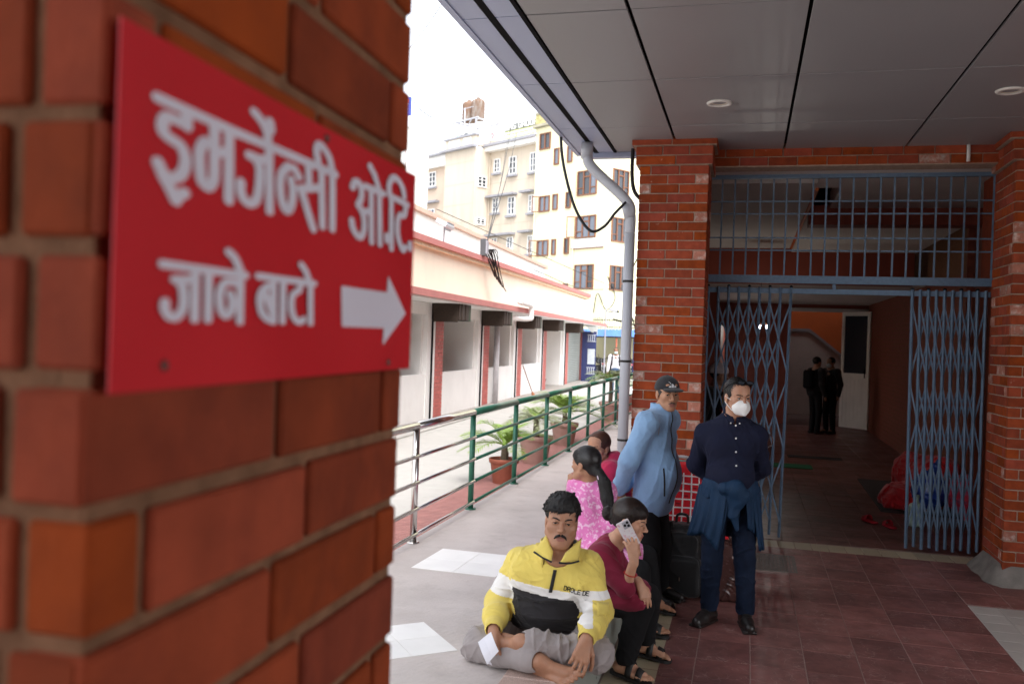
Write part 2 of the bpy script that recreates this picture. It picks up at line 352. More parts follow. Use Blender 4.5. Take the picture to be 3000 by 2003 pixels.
# ---- walkway slab with granite kerb
wk = thing('walkway', None, None, (-1.7, 8, 0)); wk['kind'] = 'structure'; del_l = None
MB().box((-1.737, 12.5, .165), (1.405, 31.0, .33)).build('concrete_slab', M_walk, wk)
kk = MB()
y = -2.0; j = 0
while y < 8.2:
    e = min(y+1.5, 8.25); ob = MB().box((-.885, (y+e)/2, .327), (.30, e-y-.006, .05), bev=.006).build('granite_slab', M_granite, wk); y = e
MB().box((-.884, 3.1, .150), (.284, 10.2, .30)).build('riser', mat('glazed_riser_tile', (.30, .32, .29), .3, .12, 8, spec=.5), wk)
def diamond(c, r, ang):
    return [(c[0]+r*math.cos(ang+i*math.pi/2), c[1]+r*math.sin(ang+i*math.pi/2)) for i in range(4)]
def white_square(c, half, ang):
    R = rotz(ang)
    for i in (-1, 1):
        for j in (-1, 1):
            p = R@A3(i*half/2, j*half/2, 0)
            ob = MB().box((0, 0, 0), (half-.003, half-.003, .006)).build('white_tile', M_wtile, wk)
            ob.location = (c[0]+p[0], c[1]+p[1], .3292); ob.rotation_euler = (0, 0, ang)
white_square((-1.84, 6.02), .30, math.radians(-2)); white_square((-1.69, 4.33), .24, math.radians(41)); white_square((-1.84, 2.9), .28, math.radians(0))

# ---- porch floor of red-brown tiles
pf = thing('porch_floor', None, None, (1, 7, 0)); pf['kind'] = 'structure'
MB().box((2.95, 2.1, -.0175), (7.4, 18.2, .03)).build('grout_bed', M_grout, pf)
def tilemesh(sx, sy, m, cache={}):
    k = (round(sx, 3), round(sy, 3), m.name)
    if k not in cache: cache[k] = MB().box((0, 0, 0), (sx, sy, .012), bev=.0015).mesh('floor_tile', m)
    return cache[k]
TX0, TY0 = -.239, 6.36
for i in range(-1, 13):
    for j in range(-8, 7):
        cx, cy = TX0+.32*(i+.5), TY0+.385*(j+.5)
        if cy > 8.92: continue
        if cx > 1.68 and 5.59 < cy < 7.5: continue
        if .13 < cx < .46 and 8.0 < cy < 8.62: continue
        o = link('floor_tile', tilemesh(.3145, .3795, M_tile), pf); o.location = (cx, cy, -.006+RNG.uniform(-.0006, .0006)); o.rotation_euler = (RNG.normal(0, .0015), RNG.normal(0, .0015), math.pi*int(RNG.integers(0, 2)))
# pale inset panel of small tiles on the right
for i in range(6):
    for j in range(9):
        o = link('pale_tile', tilemesh(.206, .206, mat('pale_panel_tile', (.50, .47, .43), .5, .08, 6, rnd=.07)), pf); o.location = (1.68+.105+.2095*i, 5.60+.105+.2095*j, -.005)
# cream strip at the gate threshold, diagonal cuts kept as narrow tiles
x = -.42
while x < 2.1:
    o = link('threshold_tile', tilemesh(.150, .30, M_ytile), pf); o.location = (x+.077, 9.11, -.0055); x += .1545
# cream strip at the foot of the ledge
y = 3.2
while y < 8.1:
    o = link('ledge_strip_tile', tilemesh(.29, .296, M_ytile), pf); o.location = (-.585, y+.15, -.0052); y += .30
# drain grating
dr = thing('drain_grate', 'grey metal drain grating set in the red tiles behind the masked man', 'drain grate', (.30, 8.31, 0))
for i in range(12): MB().box((.30-.155+.0282*i, 8.31, -.004), (.009, .60, .014)).build('bar', mat('worn_grate_metal', (.22, .20, .18), .6, .2, 30, metal=.4), dr)
for j in range(13): MB().box((.30, 8.31-.29+.0483*j, -.0035), (.33, .012, .012)).build('cross_bar', MATS['worn_grate_metal'], dr)
b = MB()
for sx in (-.172, .172): b.box((.30+sx, 8.31, -.004), (.016, .63, .016))
for sy in (-.308, .308): b.box((.30, 8.31+sy, -.004), (.33, .014, .016))
b.build('frame', MATS['worn_grate_metal'], dr); MB().box((.30, 8.31, -.0185), (.33, .60, .008)).build('pit', M_dark, dr)

# ---- near brick pillar with the red sign
LP = math.radians(1.93); pv = A3(-math.sin(LP), math.cos(LP), 0); pn = A3(math.cos(LP), math.sin(LP), 0); P0 = A3(-.4223, .5097, 0)
np_ = thing('brick_pillar', 'blurred orange-red brick pillar in the foreground carrying the red sign', 'brick pillar', tuple(P0+pv*.3-pn*.3))
zb = 1.5965-.09*16
def pick_near(k, s, l): return M_brick
ROW0 = 12     # individual courses start here
edA = [0, .262, .535, .600]; edB = [0, .062, .331, .600]
def fn_near(k): return edA if (k % 2 == 0) else edB
mA = P0+0*pv
lay(np_, P0, pv, pn, 14, zb+.09*ROW0-.0045, .09, fn_near, lambda k, s, l: M_brick, joint=.0125)
# front face, running to -pn
fA = [0, .062, .332, .600]; fB = [0, .265, .535, .600]
def shift(e): return e
lay(np_, P0-pn*.003+0*pv, -pn, -pv, 14, zb+.09*ROW0-.0045, .09, lambda k: ([.0, .062, .332, .60] if k % 2 == 0 else [.052, .265, .535, .60]), lambda k, s, l: M_brick, joint=.0125, depth=.05)
mb = MB(); ang = math.atan2(pv[1], pv[0])
cpt = P0+pv*.3-pn*.3
for (k0, k1) in ((-2, ROW0), (ROW0+14, 26+16)):
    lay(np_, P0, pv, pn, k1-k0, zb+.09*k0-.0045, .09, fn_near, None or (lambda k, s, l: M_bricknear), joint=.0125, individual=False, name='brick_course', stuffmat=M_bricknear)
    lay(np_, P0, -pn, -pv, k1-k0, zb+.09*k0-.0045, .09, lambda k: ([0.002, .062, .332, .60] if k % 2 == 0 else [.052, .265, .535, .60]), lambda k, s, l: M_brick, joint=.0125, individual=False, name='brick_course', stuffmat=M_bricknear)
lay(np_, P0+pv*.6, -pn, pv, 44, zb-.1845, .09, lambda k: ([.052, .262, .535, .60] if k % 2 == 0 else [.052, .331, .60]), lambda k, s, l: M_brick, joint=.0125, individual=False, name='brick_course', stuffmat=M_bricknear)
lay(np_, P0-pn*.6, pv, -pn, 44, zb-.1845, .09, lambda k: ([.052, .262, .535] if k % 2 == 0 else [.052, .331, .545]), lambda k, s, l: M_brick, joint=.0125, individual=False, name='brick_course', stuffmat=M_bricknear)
MB().box(tuple(cpt+Z3*1.885), (.592, .592, 3.72), rotz(ang)).build('mortar_core', M_mortar, np_)
# ---- red sign (lettering is flat print, built as thin raised shapes)
SIGN_STROKES = [[(0.0431,2.0619),(0.1462,2.062),(0.349,2.0644)],[(0.079,2.0615),(0.0796,2.0502)],[(0.0789,2.0514),(0.068,2.0516),(0.055,2.0513),(0.0496,2.0458),(0.0511,2.0393),(0.0605,2.0365),(0.0725,2.0343),(0.0791,2.0263),(0.0772,2.0166),(0.0691,2.0102),(0.0562,2.0085),(0.048,2.0139),(0.0456,2.0168)],[(0.0516,2.009),(0.0613,2.001),(0.0688,1.9931)],[(0.0675,1.995),(0.0793,2.0005)],[(0.1169,2.0605),(0.1191,2.0246),(0.1175,2.0159),(0.1111,2.0103),(0.1015,2.0138),(0.0983,2.0243),(0.0976,2.0353),(0.1037,2.044),(0.1104,2.0439)],[(0.1389,2.0611),(0.1417,2.0046)],[(0.1189,2.039),(0.14,2.0434)],[(0.1781,2.0858),(0.1908,2.0815),(0.2014,2.074),(0.2037,2.066)],[(0.2059,2.0843),(0.2089,2.0791),(0.2016,2.0723)],[(0.1718,2.0476),(0.188,2.0476),(0.2065,2.0505)],[(0.1782,2.0481),(0.1883,2.0427),(0.1908,2.0315),(0.187,2.0133),(0.176,2.0075),(0.1648,2.0098),(0.1597,2.0162),(0.1593,2.0226)],[(0.2055,2.0647),(0.2104,2.006)],[(0.2414,2.0514),(0.2305,2.0426),(0.2288,2.0298),(0.235,2.0158),(0.2443,2.0112),(0.252,2.0183),(0.2538,2.0315),(0.2494,2.041)],[(0.2414,2.0518),(0.256,2.0525),(0.2649,2.0464)],[(0.2843,2.0606),(0.2877,2.0417)],[(0.2686,2.0357),(0.3143,2.0444)],[(0.2705,2.0352),(0.2855,2.0181),(0.2999,2.0013)],[(0.314,2.0618),(0.3204,2.0066)],[(0.3401,2.063),(0.3445,2.0069)],[(0.3398,2.0658),(0.3311,2.0781),(0.3175,2.0846),(0.3068,2.0859),(0.3011,2.0793),(0.3062,2.0676)],[(0.3929,2.0586),(0.3984,2.0653),(0.4108,2.0658),(0.4178,2.058),(0.4165,2.0487),(0.4087,2.0417),(0.4196,2.0375),(0.4268,2.0286),(0.4279,2.0162),(0.42,2.0078),(0.4074,2.0088),(0.3965,2.0155),(0.3929,2.0223)],[(0.4197,2.0359),(0.4478,2.04)],[(0.4445,2.0641),(0.4509,2.0055)],[(0.4279,2.0655),(0.4826,2.0661)],[(0.4698,2.0631),(0.4762,2.0057)],[(0.4389,2.0901),(0.4529,2.0835),(0.4682,2.0681)],[(0.4967,2.0186),(0.4972,2.0124)],[(0.507,2.0674),(0.5129,2.0043)],[(0.5007,2.0682),(0.4995,2.0805),(0.5123,2.0908),(0.5305,2.0896),(0.5444,2.0828),(0.5507,2.0736)],[(0.5045,2.067),(0.5625,2.0651)],[(0.557,2.0643),(0.5529,2.0506),(0.5371,2.0483),(0.5302,2.0382),(0.533,2.0229),(0.5434,2.0112),(0.5532,2.0067),(0.5596,2.0111)],[(0.5756,2.0175),(0.5762,2.0109)],[(0.0539,1.9451),(0.1712,1.9458)],[(0.0692,1.935),(0.0954,1.9368)],[(0.0729,1.9349),(0.0789,1.9308),(0.0814,1.9219),(0.0799,1.9133),(0.0726,1.9074),(0.0641,1.9077),(0.0584,1.9125),(0.0581,1.9179)],[(0.0955,1.9435),(0.0967,1.9064)],[(0.1143,1.9438),(0.1154,1.9069)],[(0.1619,1.9375),(0.1499,1.9386),(0.1384,1.9372),(0.132,1.9306),(0.1314,1.922),(0.1353,1.9136),(0.1423,1.9108),(0.1491,1.9148),(0.1509,1.923),(0.147,1.929)],[(0.1627,1.9439),(0.1639,1.9064)],[(0.1426,1.9628),(0.1522,1.9588),(0.1599,1.9513),(0.1638,1.9465)],[(0.1929,1.9468),(0.305,1.9477)],[(0.2202,1.9441),(0.2227,1.908)],[(0.2205,1.94),(0.2082,1.9385),(0.1978,1.9319),(0.1971,1.9226),(0.2017,1.9148),(0.2128,1.9097),(0.2227,1.9086)],[(0.2044,1.9336),(0.2193,1.9167)],[(0.2388,1.9447),(0.2399,1.9084)],[(0.274,1.9449),(0.2712,1.9389),(0.2606,1.9354),(0.2565,1.9281),(0.2588,1.9175),(0.267,1.9106),(0.2766,1.9094),(0.2828,1.9117)],[(0.2959,1.9464),(0.2987,1.9085)],[(0.2742,1.9638),(0.2842,1.9588),(0.2931,1.9492)]]
SIGN_ARROW = [(0.3728,1.9502),(0.5047,1.9505),(0.5075,1.9706),(0.571,1.9275),(0.4975,1.8867),(0.4984,1.9072),(0.3779,1.9067)]
SIGN_SCREWS = [(0.3254, 2.0964), (0.0617, 1.8717), (0.518, 1.8658)]

sg = thing('wall_sign', 'red sign with white Devanagari lettering and a right-pointing arrow screwed to the near brick pillar', 'sign', tuple(P0+pv*.3+pn*.01+Z3*1.98))
SO = P0+pn*.0095
def sbow(s): return .004*((s-.30)/.3)**2 if s > .3 else 0.0
bd = MB(); ns = 14
ss = np.linspace(.002, .5945, ns)
zt = np.interp(ss, [.002, .5945], [2.1052, 2.1083]); zl = np.interp(ss, [.002, .5945], [1.8537, 1.8569])
V = []
for s, a, c in zip(ss, zl, zt):
    for d in (.0016, .003): V += [SO+pv*s+pn*(d+sbow(s))+Z3*a, SO+pv*s+pn*(d+sbow(s))+Z3*c]
F = []
for i in range(ns-1):
    k = i*4; F += [(k+2, k+3, k+7, k+6)[::-1], (k, k+1, k+5, k+4), (k, k+4, k+6, k+2), (k+1, k+3, k+7, k+5)]
F += [(0, 2, 3, 1), (ns*4-4, ns*4-3, ns*4-1, ns*4-2)]
bd.add(V, F).build('board', M_sign, sg)
lt = MB()
def pen(pts, lvl, wd=.0088, asp=2.0):
    p = np.array(pts, float)
    if len(p) > 3: p = bez(np.c_[p, np.zeros(len(p))], len(p)*5)[:, :2]
    q = p/np.array([asp, 1.0]); off = .0042+lvl*.00003
    def P(a): s = a[0]*asp; return SO+pv*s+pn*(off+sbow(s))+Z3*a[1]
    n = len(q); T = np.gradient(q, axis=0) if n > 2 else np.repeat([q[1]-q[0]], 2, 0); T = T/np.linalg.norm(T, axis=1)[:, None]
    Nn = np.c_[-T[:, 1], T[:, 0]]*wd/2
    V = [P(a) for a in q+Nn]+[P(a) for a in q-Nn]
    lt.add(V, [(i, i+1, n+i+1, n+i)[::-1] for i in range(n-1)])
    for e, sgn in ((0, -1), (n-1, 1)):
        a0 = math.atan2(T[e][1], T[e][0])
        ar = [q[e]+wd/2*np.array([math.cos(a0+t), math.sin(a0+t)]) for t in (np.linspace(-math.pi/2, math.pi/2, 7) if sgn > 0 else np.linspace(math.pi/2, 3*math.pi/2, 7))]
        lt.add([P(a)+pn*.00001 for a in ar], [tuple(range(7))])
for i, st_ in enumerate(SIGN_STROKES): pen(st_, i, .0078 if st_[0][1] > 1.975 else .0064)
lt.add([SO+pv*s+pn*(.0042+sbow(s))+Z3*z for s, z in SIGN_ARROW], [tuple(range(7))[::-1]])
lt.build('lettering', M_signw, sg)
for s, z in SIGN_SCREWS: MB().lathe([(.0001, .0025), (.0035, .002), (.0045, 0)], SO+pv*s+pn*(.0035+sbow(s))+Z3*z, 12, axis=pn).build('screw', M_screw, sg, smooth=True)
# ---- two brick pillars of the gate
def mixpick(k, s, l):
    r = RNG.random()
    return M_brickpale if (l < .17 and r < .30) or r < .015 else (M_brickworn if r < .45 else M_brick)
CO = .0857
def pillar(x0, x1, yf, yb, label, pale, wname):
    t = thing('brick_pillar', label, 'brick pillar', ((x0+x1)/2, (yf+yb)/2, 0), 'brick pillars of the porch')
    W = x1-x0; D = yb-yf
    ev = [0, .255, .505, W]; od = [0, .10, .36, W]
    rows = 40; zb = .10
    pk = pale
    lay(t, (x0, yf, 0), (1, 0, 0), (0, -1, 0), rows, zb, CO, alt(ev, od), pk, joint=.010)
    # side faces
    se = [.052, .26, .51, D]; so = [.052, .13, .385, D]
    lay(t, (x1, yf, 0), (0, 1, 0), (1, 0, 0), rows, zb, CO, alt(se, so), pk, joint=.010, individual=(wname == 'c'), name='brick' if wname == 'c' else 'side_brick', stuffmat=M_brickworn)
    lay(t, (x0, yf, 0), (0, 1, 0), (-1, 0, 0), rows, zb, CO, alt(se, so), pk, joint=.010, individual=(wname == 'r'), name='brick' if wname == 'r' else 'side_brick', stuffmat=M_brickworn)
    MB().box(((x0+x1)/2, (yf+yb)/2, 1.86), (W-.012, D-.012, 3.72)).build('mortar_core', M_mortar2, t)
    # corbelled head
    for k, pr in ((0, .035), (1, .035), (2, .07)):
        zz = zb+CO*rows+CO*(k)
        e = [0, .24, .48, W+2*pr] if k % 2 else [0, .36, W+2*pr]
        lay(t, (x0-pr, yf-pr, 0), (1, 0, 0), (0, -1, 0), 1, zz, CO, lambda _: e, pk, joint=.010)
        for sx, nx in ((x1+pr, 1), (x0-pr, -1)):
            lay(t, (sx, yf-pr, 0), (0, 1, 0), (nx, 0, 0), 1, zz, CO, lambda _: [.052, .30, .55, D+pr], pk, joint=.010)
        MB().box(((x0+x1)/2, (yf-pr+yb)/2+.002, zz+CO/2), (W+2*pr-.014, D+pr-.012, CO)).build('mortar_core', M_mortar2, t)
    return t
cp = pillar(-1.01, -.39, 8.3, 8.95, 'orange brick pillar behind the man in the pale blue jacket', mixpick, 'c')
rp = pillar(2.115, 2.745, 8.3, 8.95, 'shaded brick pillar at the right edge with a cement foot', mixpick, 'r')
b = MB(); 
pl = [(2.045, 8.235), (2.80, 8.235), (2.80, 9.0), (2.045, 9.0)]
for p_, nm in ((rp, 0), ):
    V = []; F = []
    an = np.linspace(0, 2*np.pi, 40, endpoint=False)
    for lev, (g, z) in enumerate(((1.10, 0.0), (1.05, .05), (.99, .11), (.96, .155))):
        for a in an:
            c, s = math.cos(a), math.sin(a); k = 1/max(abs(c), abs(s)); k = min(k, 1.28)
            rr = (.365*k)*(1+(g-1)*2.2)+.012*math.sin(5*a+lev)+.008*math.sin(11*a)
            V.append((2.43+rr*c, 8.62+rr*s, z+.006*math.sin(7*a)))
    for l in range(3):
        for i in range(40): F.append((l*40+i, l*40+(i+1) % 40, (l+1)*40+(i+1) % 40, (l+1)*40+i))
    F.append(tuple(range(120, 160)))
    MB().add(V, F).build('cement_foot', mat('dark_cement', (.22, .20, .18), .95, .25, 9, .6, 60), p_, smooth=True)

# ---- hospital block: lintel, walls, interior
hb = thing('hospital_building', 'dark hospital entrance hall of brick and orange walls seen through the blue gate', 'building', (1, 16, 0))
W_ = 2.745+1.01
lay(hb, (-.39, 8.72, 0), (1, 0, 0), (0, -1, 0), 2, 3.59, CO, alt([.26*i for i in range(10)]+[2.505], [0]+[.13+.26*i for i in range(10)][:9]+[2.505]), mixpick, joint=.010, name='lintel_brick')
MB().box((.865, 8.85, 3.685), (2.505, .24, .20)).build('lintel', M_mortar2, hb)
MB().box((.865, 9.16, 3.70), (2.60, .36, .19)).build('white_beam', M_whitein, hb)
# brick returns behind the pillars
for (x0, x1) in ((-.62, -.45), (2.20, 2.80)):
    MB().box(((x0+x1)/2, 9.35, 1.85), (x1-x0, .8, 3.9)).build('return_wall', M_brickworn, hb)
# walls and ceilings
XL, XR = -.86, 2.62
def wall(nm, c, s, m, lab=None): return MB().box(c, s).build(nm, m, hb, label=lab)
M_dbrick = mat('interior_brick', (.22, .06, .035), .8, .25, 12, .3, 60)
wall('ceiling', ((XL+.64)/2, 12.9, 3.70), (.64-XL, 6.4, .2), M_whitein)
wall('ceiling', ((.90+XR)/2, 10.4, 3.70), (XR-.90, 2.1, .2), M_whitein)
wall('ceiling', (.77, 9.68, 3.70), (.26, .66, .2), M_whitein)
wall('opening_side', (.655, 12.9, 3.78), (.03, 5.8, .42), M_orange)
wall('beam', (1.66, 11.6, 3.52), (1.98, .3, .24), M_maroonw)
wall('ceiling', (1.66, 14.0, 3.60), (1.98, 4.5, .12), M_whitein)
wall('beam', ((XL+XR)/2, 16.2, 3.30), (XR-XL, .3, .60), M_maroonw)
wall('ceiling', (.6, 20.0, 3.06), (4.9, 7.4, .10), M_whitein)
wall('left_wall', (XL-.06, 14.1, 1.85), (.12, 10.2, 3.9), M_dbrick)
wall('left_wall', (XL-.06, 22.9, 1.85), (.12, 1.6, 3.9), M_dbrick)
wall('left_wall', (XL-.06, 20.65, 3.2), (.12, 2.9, 1.2), M_dbrick)
wall('partition_wall', (-.45, 14.6, 1.1), (.16, 3.0, 2.2), M_maroonw)
wall('added_screen', (-.72, 18.9, 1.85), (.26, .3, 3.7), M_maroonw)  # added only to hide the bright gap in the left wall
wall('unseen_light_block', (2.6, 17.55, 5.6), (7.1, 17.1, 3.2), M_dbrick)  # unseen box added to block the sky; stops short to light the stair hall
wall('unseen_light_block', (4.9, 18.5, 2.0), (2.3, 19.0, 3.9), M_dbrick)
# right wall of brick: the nearest courses are laid one by one, the rest as a mass
wall('right_wall', (XR+.12, 10.45, 1.85), (.22, 3.1, 3.9), M_mortar)
wall('right_wall', (2.95, 17.8, 1.85), (.22, 11.6, 3.9), M_mortar)
MB().box((2.75, 12.0, 1.85), (.4, .06, 3.9)).build('wall_corner', M_dbrick, hb)
lay(hb, (XR+.01, 9.0, 0), (0, 1, 0), (-1, 0, 0), 21, 0, CO, alt([.26*i for i in range(12)]+[3.0], [0]+[.13+.26*i for i in range(11)]+[3.0]), lambda k, s, l: M_dbrick, joint=.010, name='brick')
lay(hb, (XR+.01, 9.0, 0), (0, 1, 0), (-1, 0, 0), 21, 21*CO, CO, alt([.26*i for i in range(12)]+[3.0], [0]+[.13+.26*i for i in range(11)]+[3.0]), None or (lambda k, s, l: M_dbrick), joint=.010, individual=False, name='brick_mass', stuffmat=M_dbrick)
lay(hb, (2.84, 12.05, 0), (0, 1, 0), (-1, 0, 0), 35, 0, CO, alt([.26*i for i in range(45)], [.13+.26*i for i in range(44)]), lambda k, s, l: M_dbrick, joint=.010, individual=False, name='brick_mass', stuffmat=M_dbrick)
# end wall with the doorway to the stair hall
wall('end_wall', (-.3, 23.7, 1.9), (2.65, .2, 3.9), M_maroonw)
wall('end_wall', (2.0, 23.7, 3.4), (2.0, .2, 1.1), M_maroonw)
wall('door_head', (1.98, 23.55, 2.87), (1.95, .05, .09), M_whitein)
wall('stair_wall', (1.6, 27.6, 2.6), (5.4, .2, 5.2), M_orange)
MB().poly([(-.9, 0), (4.3, 0), (4.3, .4), (1.72, 2.42), (-.9, 2.42)][::1], (0, 27.49, 0), (1, 0, 0), (0, 0, 1), (0, -1, 0), 0, .03).build('tile_dado', M_greyt, hb)
MB().poly([(1.72, 2.40), (4.3, .38), (4.3, .46), (1.74, 2.48), (-.9, 2.48), (-.9, 2.40)], (0, 27.45, 0), (1, 0, 0), (0, 0, 1), (0, -1, 0), 0, .03).build('dado_trim', M_grey, hb)
wall('stair_side', (4.3, 25.7, 2.6), (.2, 4.2, 5.2), M_orange)
wall('stair_side', (-.92, 25.7, 2.6), (.2, 4.2, 5.2), M_orange)
wall('notice', (1.34, 23.57, 3.22), (.36, .03, .40), mat('dull_notice', (.16, .11, .07), .7))
# interior floor
flo = thing('hall_floor', None, None, (1, 16, 0)); flo['kind'] = 'structure'
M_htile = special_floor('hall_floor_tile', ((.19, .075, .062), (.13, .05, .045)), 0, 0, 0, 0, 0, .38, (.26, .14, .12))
fl = MB()
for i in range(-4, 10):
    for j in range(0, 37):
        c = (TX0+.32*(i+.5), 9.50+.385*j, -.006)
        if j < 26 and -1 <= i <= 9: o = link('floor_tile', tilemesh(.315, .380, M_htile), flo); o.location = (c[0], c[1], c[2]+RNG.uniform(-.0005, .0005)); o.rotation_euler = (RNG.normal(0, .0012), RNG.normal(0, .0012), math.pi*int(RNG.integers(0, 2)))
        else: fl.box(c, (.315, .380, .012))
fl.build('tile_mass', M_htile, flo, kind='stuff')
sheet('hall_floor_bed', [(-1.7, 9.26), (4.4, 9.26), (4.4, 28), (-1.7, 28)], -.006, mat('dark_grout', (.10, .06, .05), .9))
# white half-glazed door, open against the right
dd = thing('door', 'white half-glazed door standing open at the end of the dark hall', 'door', (2.25, 23.2, 0))
dv = nrm(A3(.58, -.55, 0)); dn = A3(-dv[1], dv[0], 0); DO = A3(2.24, 23.35, .03); dw = .80
def dbox(nm, u0, u1, z0, z1, th, m): MB().box(tuple(DO+dv*(u0+u1)/2+Z3*(z0+z1)/2), (u1-u0, th, z1-z0), rotz(math.atan2(dv[1], dv[0]))).build(nm, m, dd)
M_wd = mat('white_door_panel', (.78, .75, .68), .5, .08, 3)
dbox('stile', 0, .08, 0, 2.80, .05, M_wd); dbox('stile', dw-.08, dw, 0, 2.80, .05, M_wd); dbox('rail', .08, dw-.08, 0, .12, .05, M_wd); dbox('rail', .08, dw-.08, 1.18, 1.32, .05, M_wd); dbox('rail', .08, dw-.08, 2.70, 2.80, .05, M_wd)
for k in range(6): dbox('panel_board', .08+.1067*k+.002, .08+.1067*(k+1)-.002, .12, 1.18, .024, M_wd)
dbox('glass', .08, dw-.08, 1.32, 2.70, .01, M_glassd)
MB().tube([tuple(DO+dv*.70-dn*.05+Z3*z) for z in (1.22, 1.28, 1.38, 1.44)], .012).build('handle', M_black, dd)
# lamps glimpsed through the gate
for (x, y) in ((.182, 15.0), (.303, 15.0)):
    wl = thing('lamp', '%s of two tiny lit lamps glowing deep in the hall' % ('left' if x < .25 else 'right'), 'lamp', (x, y, 2.22), 'lit lamps in the hall')
    MB().lathe([(.001, -.02), (.022, -.012), (.026, .01), (.018, .03)], (x, y, 2.22), 12).build('bulb', mat('lit_bulb', (1, 1, 1), .5, emis=((.85, .88, 1.0), 14)), wl, smooth=True)
    pl_ = bpy.data.lights.new('lamp_light', 'POINT'); pl_.energy = 2.0; pl_.color = (1, .93, .82); pl_.shadow_soft_size = .03; po_ = bpy.data.objects.new('lamp_light', pl_); COL.objects.link(po_); po_.location = (x, y, 2.16); setpar(po_, wl)
    MB().lathe([(.018, .03), (.03, .032), (.03, .06), (.001, .06)], (x, y, 2.22), 12).build('holder', M_wood, wl); MB().tube([(x, y, 2.28), (x, y, 2.97)], .004, 6).build('cord', M_black, wl)

# ---- blue steel gate
GX0, GX1, GY = -.43, 2.19, 9.26
gt = thing('security_gate', 'blue-grey steel gate with upper bar grille and two folded lattice leaves', 'gate', ((GX0+GX1)/2, GY, 0))
def gb(nm, c, s, par=gt): return MB().box(c, s).build(nm, M_blueg, par)
gb('top_rail', ((GX0+GX1)/2, GY, 3.60), (GX1-GX0, .05, .065)); gb('middle_rail', ((GX0+GX1)/2, GY, 2.575), (GX1-GX0, .055, .075)); gb('track', ((GX0+GX1)/2, GY+.06, 2.465), (GX1-GX0, .04, .05))
gb('hanger', (.80, GY+.04, 2.52), (.03, .05, .07))
for i in range(22): gb('upright_bar', (GX0+.012+i*(GX1-GX0-.024)/21, GY, 3.09), (.016, .014, .95))
for z in (3.345, 3.222, 2.985, 2.862): gb('cross_bar', ((GX0+GX1)/2, GY+.012, z), (GX1-GX0, .008, .014))
def leaf(x0, x1, n, lean):
    lf = thing('folding_gate_leaf', 'left folded lattice leaf of the blue gate beside the brick pillar' if x0 < .5 else 'right folded lattice leaf of the blue gate near the red bundle', 'gate leaf', ((x0+x1)/2, GY+.03, 0), 'folding leaves of the blue gate')
    xs = np.linspace(x0, x1, n)
    ztop, zbot = 2.50, .03
    for i, x in enumerate(xs):
        l = lean*(i/(n-1)) if x0 < .5 else lean*(1-i/(n-1))
        for dy in (0, .022):
            MB().tube([(x-l, GY+.03+dy, zbot+.02*(i % 2)), (x, GY+.03+dy, ztop)], .0135, 4).build('upright_channel', M_blueg, lf)
        if i % 2 == 0: MB().lathe([(.001, 0), (.016, 0), (.016, .02), (.001, .02)], (x, GY+.035, 2.505), 10, axis=(0, 1, 0)).build('roller', M_black, lf)
    for (za, zc) in ((2.36, 1.60), (1.60, .86), (.86, .12)):
        for i in range(n-2):
            for (p, q) in (((i, za), (i+2, zc)), ((i+2, za), (i, zc))):
                def X(k, z):
                    l = lean*(k/(n-1)) if x0 < .5 else lean*(1-k/(n-1)); return xs[k]-l*(ztop-z)/(ztop-zbot)
                dy = .008 if p[0] < q[0] else .028
                a = A3(X(p[0], p[1]), GY+.03+dy-.015, p[1]-.02); c = A3(X(q[0], q[1]), GY+.03+dy-.015, q[1]+.06)
                d = nrm(c-a); ang2 = math.atan2(d[0], d[2])
                R = np.array([[math.cos(ang2), 0, math.sin(ang2)], [0, 1, 0], [-math.sin(ang2), 0, math.cos(ang2)]])
                MB().box((a+c)/2, (.015, .004, np.linalg.norm(c-a)), R).build('lattice_strip', M_blueg, lf)
    # pull ring and lock
    return lf
l1 = leaf(-.40, .40, 9, .035); l2 = leaf(1.51, 2.15, 10, -.02)
an = np.linspace(0, 2*np.pi, 20)
MB().tube([(.22+.055*math.cos(a), GY+.005, .98+.07*math.sin(a)) for a in an], .005, 6).build('wire_ring', M_steel, l1)
MB().tube([(-.03+.012*math.cos(a), GY+.0, 1.47+.04*math.sin(a)) for a in an], .005, 6).build('pull_handle', M_steel, l1)

# ---- canopy with panelled soffit
cn = thing('entrance_canopy', 'grey panelled canopy soffit with black joints over the porch', 'canopy', (2, 4, 3.75))
xe = [-1.47, -1.33+.02, -.70, .27, 1.32, 2.35, 3.38, 4.41, 5.44, 6.5]; ye = [8.74, 7.73, 6.36, 5.0, 3.63, 2.26, .9, -.5, -1.87, -3.24, -4.6, -6.0, -7.4]
ZS = 3.75; MB().box((2.5, .05, ZS+.10), (8.0, 17.3, .12)).build('backing', M_black, cn)
xcols = [(-1.30, -.70), (-.70, .27), (.27, 1.32), (1.32, 2.35), (2.35, 3.38), (3.38, 4.41), (4.41, 5.44), (5.44, 6.5)]
for ci, (x0, x1) in enumerate(xcols):
    for ya, yb in zip(ye[:-1], ye[1:]):
        sx, sy = x1-x0-.022, ya-yb-.018
        o = MB().box((0, 0, 0), (sx, sy, .02), bev=.002).build('soffit_panel', M_panel, cn); o.location = ((x0+x1)/2, (ya+yb)/2, ZS+.01+RNG.uniform(-.001, .001)); o.rotation_euler = (RNG.normal(0, .0012), RNG.normal(0, .0012), 0)
